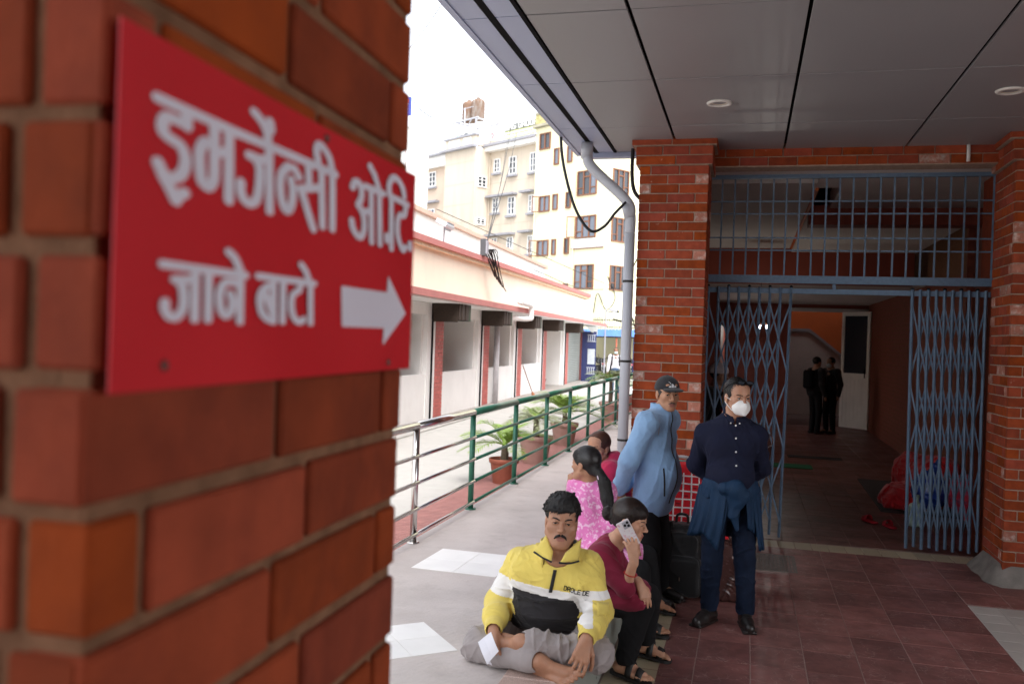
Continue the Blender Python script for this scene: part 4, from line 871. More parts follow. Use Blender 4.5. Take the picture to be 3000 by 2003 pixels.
M_tankb = mat('brown_tank', (.17, .10, .065), .7, .25, 2, col2=(.30, .29, .27), c2scale=2.5, c2lo=.45, c2hi=.65, stretch=(1, 1, .2))
tank(15.25, .9, 18.08, .50, 1.45, M_tankb, 'left brown water tank on the steel frame'); tank(14.15, .9, 18.08, .50, 1.45, M_tankb, 'right brown water tank on the steel frame')
tank(15.2, .7, 15.75, .55, 1.25, mat('black_tank', (.06, .065, .07), .5), 'black water tank standing under the steel frame'); tank(17.35, 1.5, 15.9, .32, 1.35, mat('blue_tank', (.25, .48, .62), .5), 'small light blue water tank behind the balustrade')
# small blue sign on a pole near the pillar edge
ps = thing('pole_sign', 'small blue sign with a white letter on a thin pole beyond the near pillar', 'sign', (-5.62, 14.0, 3.9))
MB().box((-5.66, 14.0, 5.69), (.27, .03, .30)).build('board', mat('blue_sign_print', (.06, .10, .42), .5), ps)
MB().lathe([(.001, .002), (.035, .002), (.04, 0)], (-5.60, 13.983, 5.775), 10, axis=(0, -1, 0)).build('mark', mat('red_sign_mark', (.60, .10, .10), .6), ps)
MB().tube([(-5.68, 13.98, 5.72), (-5.57, 13.98, 5.72), (-5.60, 13.98, 5.68), (-5.64, 13.98, 5.66)], .009, 5).build('white_letter', M_wframe, ps); MB().tube([(-5.585, 13.98, 5.66), (-5.60, 13.98, 5.58), (-5.63, 13.98, 5.57)], .009, 5).build('white_letter', M_wframe, ps)
MB().tube([(-5.62, 14.02, .0), (-5.62, 14.02, 5.56)], .022, 8).build('pole', M_steel, ps)
def wire(pts, r, lab, grp=None): return tag(MB().tube(bez(pts, 24), r, 5).build('wire', M_cable), lab, 'wire', grp)
wire([(-5.0, 14, 7.42), (-5.3, 14, 7.0), (-5.62, 14, 6.62)], .006, 'thin wire slanting across the white sky beside the near pillar')
wire([(-5.50, 14, 5.79), (-5.40, 14, 5.66), (-5.22, 14, 5.53), (-5.12, 14, 5.49)], .008, 'short frayed wire end beside the small blue sign')
jp = LPt(22.45, .25, 4.3)
for i, (e, lab) in enumerate(((fpt(8.9, -.3, 16.9), 'overhead wire rising from the junction box to the rooftop letters'), (fpt(8.2, -.3, 16.6), 'second overhead wire rising from the junction box'), (fpt(9.3, -.3, 15.6), 'third overhead wire rising from the junction box'))):
    wire([jp, lerp(jp, e, .5)-Z3*.5, e], .014, lab, 'wires rising from the junction box')
wire([LPt(28.5, .3, 4.15), (-6.2, 36, 4.0), (-3.0, 40, 4.6)], .014, 'single wire spanning in front of the yellow flats')
wire([LPt(27, -2.6, 5.9), (-6.5, 38, 4.6), (-3.6, 44, 3.5)], .012, 'white-grey wire sagging down to the right across the yellow flats')
wire([fpt(-.05, .3, 6), fpt(-.1, 1.0, 4.7), fpt(-.1, .2, 3.9), fpt(.3, -.2, 4.9), fpt(.6, -.2, 3.7)], .03, 'looped cable on the corner of the yellow flats')

# ================================================================= BIKE SHED, GATE LEAF, FENCE, CCTV
shd = thing('bike_shed', 'blue-roofed open shed with red posts over parked motorbikes', 'shed', (-7.1, 48.5, 0))
V = [(-8.45, 47, 2.14), (-5.6, 47, 2.2), (-5.6, 52, 2.66), (-8.45, 52, 2.60)]
ro = MB(); n_ = 14
for i in range(n_):
    a, b_ = i/n_, (i+1)/n_
    P_ = lambda t, k, z: lerp(np.array(V[0 if k == 0 else 3], float), np.array(V[1 if k == 0 else 2], float), t)+A3(0, 0, z)
    ro.quad([P_(a, 0, 0), P_((a+b_)/2, 0, .05), P_((a+b_)/2, 1, .05), P_(a, 1, 0)]); ro.quad([P_((a+b_)/2, 0, .05), P_(b_, 0, 0), P_(b_, 1, 0), P_((a+b_)/2, 1, .05)])
ro.build('roof_sheet', M_tarp, shd); MB().box((-7.0, 47.0, 2.38), (2.85, .06, .34)).build('front_sheet', M_tarp, shd)
MB().box((-7.0, 47.05, 2.16), (2.85, .05, .06)).build('beam', M_dark, shd)
for x in (-6.65,): MB().tube([(x, 47.1, 0), (x, 47.1, 2.2)], .045, 8).build('post', mat('rust_red_post', (.40, .12, .07), .7), shd)
MB().tube([(-5.72, 47.1, 0), (-5.72, 47.1, 2.3)], .05, 8).build('post', M_navy, shd)
fc = thing('spiked_fence', 'dark spiked iron fence on the wall above the blue shed roof', 'fence', (-7, 52.3, 2.6))
for i in range(34): MB().tube([(-8.6+.1*i, 51.4, 2.62), (-8.6+.1*i, 51.4, 3.28+.03*(i % 2))], .014, 4).build('spike', M_black, fc)
for z in (2.75, 3.15): MB().box((-6.95, 51.4, z), (3.4, .03, .04)).build('fence_rail', M_black, fc)
MB().box((-7.0, 51.7, 1.3), (4.0, .2, 2.6)).build('boundary_wall', mat('olive_yellow_wall', (.46, .42, .26), .9, .06, 1), fc)
MB().box((-6.6, 51.55, 3.0), (1.9, .05, .10), np.array([[.97, 0, .22], [0, 1, 0], [-.22, 0, .97]])).build('slanting_bar', M_dark, fc); MB().box((-6.8, 52.2, 3.3), (.5, .1, .6)).build('louvre_vent', M_dark, fc)
cc = thing('cctv_camera', 'white bullet security camera on an arm above the shed', 'camera', (-6.75, 46, 3.5))
MB().box((-6.68, 45.9, 3.52), (.46, .16, .15), rotz(-.3)@np.array([[.96, 0, .28], [0, 1, 0], [-.28, 0, .96]]), bev=.02).build('housing', mat('camera_grey', (.35, .36, .38), .4), cc); MB().box((-6.44, 45.83, 3.46), (.04, .12, .12), rotz(-.3)).build('lens', M_black, cc)
MB().tube([(-7.1, 46.2, 3.5), (-6.8, 46, 3.42), (-6.72, 45.95, 3.46)], .03, 6).build('arm', M_grey, cc); MB().tube([(-7.12, 46.2, 0), (-7.12, 46.2, 3.6)], .04, 6).build('pole', M_grey, cc)
ng = thing('steel_gate_leaf', 'navy blue sheet steel gate leaf standing open at the end of the arcade', 'gate leaf', (-7.05, 41, 0))
gd = nrm(A3(.62, .1, 0)); 
def gbx(nm, u0, u1, z0, z1, d, m): MB().box(A3(-7.32, 41, 0)+gd*(u0+u1)/2+A3(0, -d, (z0+z1)/2), (u1-u0, .03, z1-z0), rotz(math.atan2(gd[1], gd[0]))).build(nm, m, ng)
gbx('sheet', 0, .60, .05, 2.35, 0, M_navy); gbx('edge_post', -.06, .0, 0, 2.4, .0, M_navy)
M_gpat = mat('grey_gate_pattern', (.34, .36, .42), .6)
for z in (1.92, .42):
    for k in range(4): gbx('grille_bar', .21+.095*k, .25+.095*k, z, z+.26, .022, M_gpat)
    gbx('grille_rail', .19, .58, z+.262, z+.30, .024, M_gpat); gbx('grille_rail', .19, .58, z-.04, z-.002, .024, M_gpat)
gbx('notice', .22, .55, .85, 1.55, .026, mat('pale_notice', (.42, .45, .48), .7))

# motorbikes
def motorbike(x, y, ang, lab):
    t = thing('motorbike', lab, 'motorbike', (x, y, 0), 'motorbikes parked in the shed'); R = rotz(ang); W = lambda p: R@np.asarray(p, float)+A3(x, y, 0)
    M_ty = mat('tyre', (.015, .015, .016), .8); M_bb = mat('bike_black', (.02, .02, .025), .35)
    for yy in (-.66, .62):
        an = np.linspace(0, 2*np.pi, 22)
        w_ = MB().tube([W((0, yy+.26*math.cos(a), .30+.26*math.sin(a))) for a in an], .05, 8).build('wheel', M_ty, t, smooth=True)
        sp = MB()
        for k in range(5): a = k*2*math.pi/5; sp.tube([W((0, yy, .30)), W((0, yy+.22*math.cos(a), .30+.22*math.sin(a)))], .018, 5)
        sp.build('rim', M_grey, w_)
    MB().tube([W((0, -.30, .62)), W((0, -.05, .86)), W((0, .20, .80))], [.10, .16, .12], 10).build('tank', M_bb, t, smooth=True)
    MB().tube([W((0, .15, .78)), W((0, .50, .82)), W((0, .86, .95))], [.12, .13, .07], 8).build('seat', M_ty, t, smooth=True)
    MB().box(W((0, .0, .45)), (.26, .42, .36), R, bev=.05).build('engine', M_dark, t)
    MB().tube([W((-.09, -.66, .30)), W((-.09, -.48, .95))], .025, 6).build('fork', M_steel, t); MB().tube([W((.09, -.66, .30)), W((.09, -.48, .95))], .025, 6).build('fork', M_steel, t)
    MB().tube([W((-.36, -.36, 1.04)), W((-.12, -.46, .98)), W((.12, -.46, .98)), W((.36, -.36, 1.04))], .016, 6).build('handlebar', M_black, t)
    MB().box(W((0, -.55, .88)), (.22, .12, .24), R, bev=.03).build('headlight', M_bb, t); MB().box(W((0, -.63, .70)), (.16, .02, .10), R).build('number_plate', mat('red_white_plate', (.55, .10, .10), .6), t)
    for sx in (-1, 1): MB().tube([W((sx*.22, -.44, 1.0)), W((sx*.30, -.48, 1.22))], .010, 5).build('mirror', M_black, t); 
motorbike(-7.85, 49.6, .45, 'dark motorbike nearest the navy gate leaf with a red plate'); motorbike(-7.30, 50.0, .35, 'dark motorbike in the middle of the shed beside the red post'); motorbike(-6.75, 50.1, .3, 'dark motorbike behind the walking man'); motorbike(-6.25, 50.0, .35, 'dark motorbike by the navy shed post')

# ================================================================= POTTED PALMS
def palm(x, y, rp, hp, potm, nf, L, trunk_h, lab, seed, dry=False, up=.9):
    r = np.random.default_rng(seed)
    pt = thing('plant_pot', lab[0], 'plant pot', (x, y, 0), 'plant pots along the walkway')
    MB().lathe([(.001, .002), (rp*.66, .0), (rp*.70, .01), (rp*.90, hp*.80), (rp*.93, hp*.82), (rp*1.0, hp*.84), (rp*1.03, hp*.97), (rp*1.0, hp), (rp*.92, hp*.99), (rp*.88, hp*.9)], (x, y, 0), 28).build('pot', potm, pt, smooth=True)
    MB().lathe([(.001, hp*.91), (rp*.885, hp*.9)], (x, y, 0), 20).build('soil', M_soil, pt)
    p = thing('potted_palm', lab[1], 'palm', (x, y, hp*.9), 'young palms in pots')
    tz = hp*.9
    MB().tube([(x, y, tz-.02), (x+.01, y, tz+trunk_h*.5), (x, y, tz+trunk_h)], [.055, .05, .035], 10).build('trunk', M_trunk, p)
    for f in range(nf):
        a = 2*math.pi*f/nf*1.618*3+r.uniform(-.3, .3); el = r.uniform(.25, 1.25)*up; ln = L*r.uniform(.75, 1.1)
        d = A3(math.cos(a)*math.cos(el), math.sin(a)*math.cos(el), math.sin(el))
        base = A3(x, y, tz+trunk_h); ts = np.linspace(0, 1, 12); hd = A3(math.cos(a), math.sin(a), 0)
        sp = np.array([base+d*ln*t+A3(0, 0, -1)*ln*.55*t*t+hd*ln*.12*t*t for t in ts])
        m = MB(); m.tube(sp, np.linspace(.008, .002, 12), 5)
        side = nrm(np.cross(hd, Z3))
        for t in np.linspace(.12, 1.0, 34):
            i = t*11; k = min(int(i), 10); c = lerp(sp[k], sp[k+1], i-k); tg = nrm(sp[k+1]-sp[k]); up_ = nrm(np.cross(side, tg))
            ll = ln*.36*math.sin(math.pi*(.12+.80*t))**.8*r.uniform(.85, 1.1)
            for sg in (-1, 1):
                dd = nrm(side*sg*.75+tg*.62+up_*.22*(1 if up_[2] > 0 else -1)+r.normal(0, .07, 3)); q1 = c+dd*ll*.55; q2 = c+dd*ll-Z3*ll*.16; w_ = nrm(np.cross(dd, up_))*.0058
                m.add([c-w_*.4, c+w_*.4, q1+w_, q1-w_, q2], [(0, 1, 2, 3), (3, 2, 4)])
        m.build('frond', M_leafdry if (dry and r.random() < .6) else M_leaf, p)
palm(-3.02, 11.35, .195, .34, M_terracotta, 15, .66, .20, ('small terracotta pot nearest the steel posts', 'bright green feather-leaved young palm in the small terracotta pot'), 4, up=1.0)
palm(-3.08, 13.4, .265, .44, M_pinkpot, 18, .58, .28, ('large dusty pink pot, second along the railing', 'grey-green shaggy palm in the second pot'), 5, dry=True, up=.8)
palm(-3.15, 16.0, .25, .42, M_pinkpot, 24, .85, .22, ('dusty pink pot, third along the railing', 'tall bushy palm in the third pot'), 6, up=1.05)
palm(-3.15, 21.6, .27, .46, M_pinkpot, 18, .70, .55, ('dusty pink pot, fourth along the railing', 'palm with a dark bare trunk in the fourth pot'), 8, dry=True, up=.85)
palm(-3.25, 25.0, .27, .46, M_pinkpot, 18, .70, .45, ('dusty pink pot farthest along the railing', 'palm in the farthest pot next to the rain pipe'), 9, dry=True, up=.85)
# weeds in the joint below the railing
wd = MB(); r_ = np.random.default_rng(5)
for i in range(420):
    y = r_.uniform(5, 20); 
    if math.sin(y*2.1)+math.sin(y*.9+1) < .35: continue
    c = A3(-2.47+r_.normal(0, .02), y, .02); d = A3(r_.normal(0, .04), r_.normal(0, .04), r_.uniform(.03, .12)); w_ = A3(r_.normal(0, 1), r_.normal(0, 1), 0); w_ = nrm(w_)*.008
    wd.add([c-w_, c+w_, c+d], [(0, 1, 2)])
g = wd.build('weeds', M_leaf, kind='stuff'); g['label'] = 'sparse weeds in the joint at the foot of the walkway'

wh = thing('white_house', 'plain white block standing left of the tan flats', 'building', (-22, 50, 0))
MB().box((-23.62, 50.0, 6.9), (8.7, 4.0, 13.8)).build('wall', MATS['white_limewash'], wh); MB().box((-23.62, 50.0, 13.86), (8.8, 4.1, .10)).build('roof_slab', MATS['white_limewash'], wh)
# ================================================================= PEOPLE: smooth-blended solids turned into meshes
from mathutils.bvhtree import BVHTree
class Vox:
    PAD = .045
    def __init__(s, lo, hi, h):
        s.lo = np.array(lo, np.float32); s.h = h; s.n = np.ceil((np.array(hi)-np.array(lo))/h).astype(int)+1
        s.D = np.full(s.n, .5, np.float32)
    def sub(s, lo, hi):
        a = np.clip(np.floor((np.asarray(lo)-s.lo)/s.h).astype(int), 0, s.n-1); b = np.clip(np.ceil((np.asarray(hi)-s.lo)/s.h).astype(int)+1, 0, s.n)
        if np.any(b <= a): return None
        ax = [(s.lo[i]+s.h*np.arange(a[i], b[i], dtype=np.float32)) for i in range(3)]
        return tuple(slice(a[i], b[i]) for i in range(3)), ax[0][:, None, None], ax[1][None, :, None], ax[2][None, None, :]
    def op(s, fn, lo, hi, k, mode):
        r = s.sub(np.asarray(lo)-s.PAD, np.asarray(hi)+s.PAD)
        if r is None: return s
        sl, X, Y, Z = r; d = fn(X, Y, Z).astype(np.float32); c = s.D[sl]
        if mode == 'u':
            o = np.minimum(c, d)
            if k > 0: hh = np.maximum(k-np.abs(c-d), 0)/k; o -= hh*hh*k*.25
        elif mode == 's':
            o = np.maximum(c, -d)
            if k > 0: hh = np.maximum(k-np.abs(c+d), 0)/k; o += hh*hh*k*.25
        s.D[sl] = o; return s
    def cap(s, a, b, ra, rb=None, k=.02, mode='u', flat=None, fs=1.0):
        a, b = np.asarray(a, float), np.asarray(b, float); rb = ra if rb is None else rb
        ba = b-a; L2 = max(ba@ba, 1e-9); R = max(ra, rb)*max(1, fs)
        if flat is not None:
            n = nrm(flat); q = 1/fs-1
            bn = ba+n*(ba@n)*q; L2n = max(bn@bn, 1e-9)
        def fn(X, Y, Z):
            px, py, pz = X-a[0], Y-a[1], Z-a[2]
            if flat is not None:
                dn = (px*n[0]+py*n[1]+pz*n[2])*q; px, py, pz = px+dn*n[0], py+dn*n[1], pz+dn*n[2]
                t = np.clip((px*bn[0]+py*bn[1]+pz*bn[2])/L2n, 0, 1)
                d = np.sqrt((px-t*bn[0])**2+(py-t*bn[1])**2+(pz-t*bn[2])**2)-(ra+(rb-ra)*t)
                return d*(.5+.5*min(fs, 1))
            t = np.clip((px*ba[0]+py*ba[1]+pz*ba[2])/L2, 0, 1)
            return np.sqrt((px-t*ba[0])**2+(py-t*ba[1])**2+(pz-t*ba[2])**2)-(ra+(rb-ra)*t)
        return s.op(fn, np.minimum(a, b)-R, np.maximum(a, b)+R, k, mode)
    def chain(s, pts, rs, k=.02, **kw):
        for i in range(len(pts)-1): s.cap(pts[i], pts[i+1], rs[i], rs[i+1], k if i == 0 else max(.006, k*.5), **kw)
        return s
    def ell(s, c, r, R=None, k=.02, mode='u'):
        c = np.asarray(c, float); r = np.asarray(r, float); R = np.eye(3) if R is None else np.asarray(R, float)
        def fn(X, Y, Z):
            px, py, pz = X-c[0], Y-c[1], Z-c[2]
            q = [px*R[0, i]+py*R[1, i]+pz*R[2, i] for i in range(3)]
            k0 = np.sqrt(sum((q[i]/r[i])**2 for i in range(3))); k1 = np.sqrt(sum((q[i]/r[i]**2)**2 for i in range(3)))
            return k0*(k0-1)/np.maximum(k1, 1e-6)
        m = r.max(); return s.op(fn, c-m, c+m, k, mode)
    def rbox(s, c, half, R=None, rad=.01, k=.01, mode='u'):
        c = np.asarray(c, float); half = np.asarray(half, float)-rad; R = np.eye(3) if R is None else np.asarray(R, float)
        def fn(X, Y, Z):
            px, py, pz = X-c[0], Y-c[1], Z-c[2]
            q = [np.abs(px*R[0, i]+py*R[1, i]+pz*R[2, i])-half[i] for i in range(3)]
            return np.sqrt(sum(np.maximum(v, 0)**2 for v in q))+np.minimum(np.maximum(np.maximum(q[0], q[1]), q[2]), 0)-rad
        m = np.linalg.norm(half)+rad; return s.op(fn, c-m, c+m, k, mode)
    def plane(s, p, n, lo=None, hi=None, k=0):
        """keep the side where (x-p).n < 0"""
        n = nrm(n); p = np.asarray(p, float)
        r = s.sub(lo if lo is not None else s.lo, hi if hi is not None else s.lo+s.h*s.n)
        sl, X, Y, Z = r; d = ((X-p[0])*n[0]+(Y-p[1])*n[1]+(Z-p[2])*n[2]).astype(np.float32); s.D[sl] = np.maximum(s.D[sl], d); return s
    def folds(s, amp, f, seed=0, stretch=(1, 1, 1), sharp=2.0, lo=None, hi=None):
        """cloth creases: thin valleys between soft ridges"""
        ix = np.argwhere(np.abs(s.D) < .022)
        if lo is not None or hi is not None:
            P = s.lo+s.h*ix; ok = np.all((P > (lo if lo is not None else -1e9)) & (P < (hi if hi is not None else 1e9)), 1); ix = ix[ok]
        P = (s.lo+s.h*ix).astype(np.float32)*np.array(stretch, np.float32); r = np.random.default_rng(seed); v = 0
        def dr(): d = r.normal(size=3); return d/np.linalg.norm(d)
        for o_, w in ((1, 1.0), (1.8, .6), (3.1, .3)):
            d1, d2, d3, d4 = dr(), dr(), dr(), dr(); F = f*o_
            u = np.sin(P@d1*F+1.5*np.sin(P@d2*F*.45+r.uniform(0, 6))+.8*np.sin(P@d3*F*.8+r.uniform(0, 6)))
            gate = np.clip(.45+.75*np.sin(P@d4*F*.55+1.2*np.sin(P@d2*F*.5)+r.uniform(0, 6)), 0, 1)
            v = v-w*gate*((1-np.abs(u))**(sharp+.6)-.12)
        s.D[ix[:, 0], ix[:, 1], ix[:, 2]] += (amp*v).astype(np.float32); return s
    def extract(s):
        D = s.D; ins = D < 0; n = s.n
        c = np.zeros(n-1, np.int8)
        for i in (0, 1):
            for j in (0, 1):
                for k in (0, 1): c += ins[i:n[0]-1+i, j:n[1]-1+j, k:n[2]-1+k]
        act = np.argwhere((c > 0) & (c < 8)); ids = np.full(n-1, -1, np.int32); ids[act[:, 0], act[:, 1], act[:, 2]] = np.arange(len(act))
        acc = np.zeros((len(act), 3), np.float32); cnt = np.zeros(len(act), np.float32); a0, a1, a2 = act.T
        cor = {(i, j, k): D[a0+i, a1+j, a2+k] for i in (0, 1) for j in (0, 1) for k in (0, 1)}
        for ax in range(3):
            for u in (0, 1):
                for v in (0, 1):
                    p = [u, v]; p.insert(ax, 0); q = list(p); q[ax] = 1; A, B = cor[tuple(p)], cor[tuple(q)]
                    m = (A < 0) != (B < 0); t = np.where(m, A/np.where(m, A-B, 1), 0)
                    for e in range(3):
                        acc[:, e] += np.where(m, (t if e == ax else p[e]), 0)
                    cnt += m
        V = s.lo+s.h*(act+acc/cnt[:, None]); Q = []
        for ax in range(3):
            sl0 = [slice(1, n[i]-1) for i in range(3)]; sl0[ax] = slice(0, n[ax]-1); sl1 = list(sl0); sl1[ax] = slice(1, n[ax])
            A, B = ins[tuple(sl0)], ins[tuple(sl1)]
            e = np.argwhere(A != B); s0 = A[e[:, 0], e[:, 1], e[:, 2]]; off = np.ones(3, int); off[ax] = 0; e = e+off
            b, cc = [(1, 2), (2, 0), (0, 1)][ax]
            def g(db, dc): z = e.copy(); z[:, b] -= db; z[:, cc] -= dc; return ids[z[:, 0], z[:, 1], z[:, 2]]
            q = np.stack([g(1, 1), g(0, 1), g(0, 0), g(1, 0)], 1); q[~s0] = q[~s0][:, ::-1]; Q.append(q)
        return V, np.concatenate(Q)
    def build(s, name, mats, parent, pick=None, smooth=True, relax=0):
        V, F = s.extract()
        for _ in range(relax):
            acc = np.zeros_like(V); cnt = np.zeros(len(V))
            for i in range(4):
                a, b = F[:, i], F[:, (i+1) % 4]; np.add.at(acc, a, V[b]); np.add.at(cnt, a, 1)
            V = V*.5+.5*acc/np.maximum(cnt, 1)[:, None]
        me = bpy.data.meshes.new(name); mats = mats if isinstance(mats, (list, tuple)) else [mats]
        me.vertices.add(len(V)); me.vertices.foreach_set('co', V.astype(np.float32).ravel())
        me.loops.add(len(F)*4); me.loops.foreach_set('vertex_index', F.astype(np.int32).ravel())
        me.polygons.add(len(F)); me.polygons.foreach_set('loop_start', np.arange(0, len(F)*4, 4, dtype=np.int32))
        for m in mats: me.materials.append(m)
        me.update(calc_edges=True)
        if pick is not None: me.polygons.foreach_set('material_index', pick(V[F].mean(1)).astype(np.int32))
        me.polygons.foreach_set('use_smooth', np.ones(len(F), bool)); me.update()
        o = link(name, me, parent); s.D = None; s.VF = (V, F); return o
    def bvh(s): return BVHTree.FromPolygons(s.VF[0].tolist(), s.VF[1].tolist())
def stick(bv, p, d, off=0.0, reach=.5):
    """first point of the surface met from p-d*reach along d"""
    d = nrm(d); h = bv.ray_cast(Vector(np.asarray(p)-d*reach), Vector(d), 2*reach)
    return (np.array(h[0])-d*off if h[0] is not None else np.asarray(p, float))
def frame(F, up=(0, 0, 1)):
    y = nrm(F); x = nrm(np.cross(y, up)); z = np.cross(x, y); return np.array([x, y, z]).T
def head_sdf(V, c, R, s=1.0, fat=0.0, fem=False, neck=None, nr=.054, mask=False, eye=.0045, beard=0):
    L = lambda x, y, z: np.asarray(c, float)+R@(s*A3(x, y, z))
    E = lambda x, y, z, rx, ry, rz, k, mode='u': V.ell(L(x, y, z), s*A3(rx, ry, rz), R, k*s, mode)
    C = lambda a, b, ra, rb, k, mode='u': V.cap(L(*a), L(*b), ra*s, rb*s, k*s, mode)
    E(0, -.010, .036, .076, .098, .086, 0); E(0, .030, -.035, .060+fat*.4, .058, .084, .03); E(0, .042, .058, .062, .047, .048, .03)
    for q in (-1, 1):
        C((q*(.050+fat*.25), .004, -.056), (q*.018, .066, -.100), .020+fat*.45, .017+fat*.4, .025)
        E(q*.042, .052, -.022, .025+fat*.5, .024, .027, .02); C((q*.012, .088, .025), (q*.052, .066, .024), .0085 if not fem else .006, .008, .013)
    if fat: E(0, .045, -.105, .045, .035, .024, .025)
    E(0, .073, -.104, .019, .015, .015, .02); E(0, .067, -.070, .033, .028, .028, .02)
    for q in (-1, 1): E(q*.033, .099, .003, .021, .020, .0125, .012, 's')
    for q in (-1, 1):
        E(q*.033, .075, .004, .0185, .0165, .0125, .006); E(q*.033, .090, .003, .0150, .0095, eye, .003, 's')
        C((q*.019, .087, .0095), (q*.036, .091, .012), .0034, .0036, .004); C((q*.036, .091, .012), (q*.050, .080, .006), .0036, .0028, .004)
    nw = .85 if fem else 1.0
    C((0, .086, .014), (0, .109, -.026), .0078*nw, .0108*nw, .011); E(0, .110, -.030, .0135*nw, .0125, .0105, .009)
    for q in (-1, 1): E(q*.0140*nw, .097, -.033, .0090, .0115, .0088, .007); E(q*.0070, .105, -.0425, .0042, .006, .004, .003, 's')
    C((-.019, .091, -.0665), (0, .0975, -.0640), .0050, .0056, .005); C((.019, .091, -.0665), (0, .0975, -.0640), .0050, .0056, .005)
    C((-.015, .091, -.0765), (.015, .091, -.0765), .0062, .0062, .005); C((-.022, .0975, -.0705), (.022, .0975, -.0705), .0024, .0024, .003, 's')
    for q in (-1, 1):
        E(q*.078, -.010, -.004, .008, .021, .032, .008); E(q*.087, -.004, -.002, .005, .011, .017, .004, 's'); C((q*.073, .0, -.03), (q*.076, -.004, -.036), .006, .006, .006)
    if neck is not None: V.cap(L(0, -.020, -.060), neck, nr*s, nr*1.12*s, .022)
    return L
def eyes(parent, L, R, s, gaze, m_iris):
    M_ew = mat('eye_white', (.62, .58, .54), .25, .03, 10)
    for q in (-1, 1):
        c = L(q*.033, .0770, .0035); r = .0122*s; b = MB(); nu, nv = 20, 14; g = nrm(gaze); u = nrm(np.cross(g, Z3)); w = np.cross(u, g); V = []; F = []; mi = []
        for i in range(nv+1):
            t = math.pi*i/nv
            for j in range(nu): p = 2*math.pi*j/nu; V.append(c+r*(g*math.cos(t)+u*math.sin(t)*math.cos(p)+w*math.sin(t)*math.sin(p)))
        for i in range(nv):
            for j in range(nu): b_ = (j+1) % nu; F.append((i*nu+j, (i+1)*nu+j, (i+1)*nu+b_, i*nu+b_)); mi.append(1 if i < 3 else 0)
        b.add(V, F); b.m = mi; b.build('eye', [M_ew, m_iris], parent, smooth=True)
def brows(parent, L, s, m, thick=.0038, ang=.003, name='eyebrow'):
    for q in (-1, 1):
        b = MB(); b.tube([L(q*.013, .0955, .0215-ang), L(q*.030, .0945, .0265), L(q*.046, .0815, .0275), L(q*.056, .067, .0225)], [thick*.8*s, thick*s, thick*.85*s, thick*.3*s], 7); b.build(name, m, parent, smooth=True)
def lashes(parent, L, s, m, z=.0082):
    for q in (-1, 1):
        MB().tube([L(q*.0185, .0895, .0045), L(q*.026, .0928, z), L(q*.036, .0925, z), L(q*.050, .082, .0035)], [.0009*s, .0017*s, .0018*s, .0009*s], 5).build('eyelash_line', m, parent)
def hand_sdf(V, w, d, n, s=1.0, side=1, curl=(.3, .35, .4, .45), spread=.10, thumb=(.6, .7, .35), tc=.35, k=.0035):
    """w wrist, d pointing along the fingers, n out of the palm, side=+1 when the thumb lies along cross(n,d)"""
    d = nrm(d); n = nrm(np.asarray(n)-d*(np.asarray(n)@d)); t = side*np.cross(n, d); w = np.asarray(w, float); tips = []
    V.cap(w-d*.02*s, w+d*.012*s, .023*s, .023*s, .012, flat=n, fs=.78)
    kn = []
    for i, (o, l) in enumerate(((.031, .090), (.011, .094), (-.009, .089), (-.027, .081))):
        K = w+s*(d*l+t*o); kn.append(K); V.cap(w+s*(d*.020+t*o*.55), K, .0155*s, .0118*s, .012)
    V.cap(w+s*(d*.03+t*.012+n*.006), w+s*(d*.07-t*.01+n*.005), .014*s, .012*s, .012)
    for i, L in enumerate((.074, .082, .075, .059)):
        p = kn[i]; a = spread*(1.2-i*.9); dd = nrm(d+t*a); c = curl[i]; tot = 0
        for j, (fr, rr) in enumerate(((.46, .0092), (.30, .0083), (.24, .0074))):
            tot += c*(1.0 if j == 0 else 1.15); v = dd*math.cos(tot)+n*math.sin(tot); q = p+v*L*fr*s
            V.cap(p, q, rr*s, rr*.93*s, k if j else .006); p = q
        tips.append(p)
    p = w+s*(d*.022+t*.022+n*.004); v = nrm(d*thumb[0]+t*thumb[1]+n*thumb[2]); ax = nrm(np.cross(v, nrm(d+n*.6)))
    for j, (l, r) in enumerate(((.044, .0145), (.034, .0108), (.027, .0098))):
        if j: v = nrm(v*math.cos(tc)+np.cross(ax, v)*math.sin(tc))
        q = p+v*l*s; V.cap(p, q, r*s, r*.88*s, .008 if j == 0 else .004); p = q
    tips.append(p); return tips, kn
def foot_sdf(V, an, f, up, s=1.0, side=1):
    """bare foot: an ankle, f toward the toes, up out of the instep; side=+1 when the big toe lies along cross(up,f)"""
    f = nrm(f); up = nrm(np.asarray(up)-f*(np.asarray(up)@f)); t = side*np.cross(up, f); an = np.asarray(an, float)
    P = lambda a, b, c: an+s*(f*a+t*b+up*c)
    V.cap(P(-.045, 0, -.052), P(-.02, 0, -.03), .031*s, .034*s, .02); V.cap(an, P(.0, 0, -.03), .036*s, .036*s, .02)
    V.cap(P(-.03, .008, -.058), P(.125, .026, -.066), .028*s, .021*s, .02); V.cap(P(-.03, -.012, -.062), P(.105, -.030, -.070), .025*s, .017*s, .02)
    V.cap(P(.02, .006, -.025), P(.115, .012, -.060), .030*s, .020*s, .025); V.ell(P(.0, .034, -.012), s*A3(.012, .012, .012), None, .012); V.ell(P(-.005, -.034, -.02), s*A3(.011, .011, .011), None, .012)
    for i, (a, b, l, r) in enumerate(((.135, .032, .042, .0125), (.136, .011, .036, .0095), (.130, -.006, .032, .0088), (.121, -.021, .028, .0083), (.110, -.035, .024, .008))):
        p = P(a-.012, b, -.068); q = P(a+l*.6, b*1.06, -.068); V.cap(p, q, r*s, r*s, .006); V.cap(q, P(a+l, b*1.08, -.073), r*s*1.02, r*s*.9, .004)
    return P
def nearr(pts, c, r): return np.linalg.norm(pts-np.asarray(c), axis=1) < r
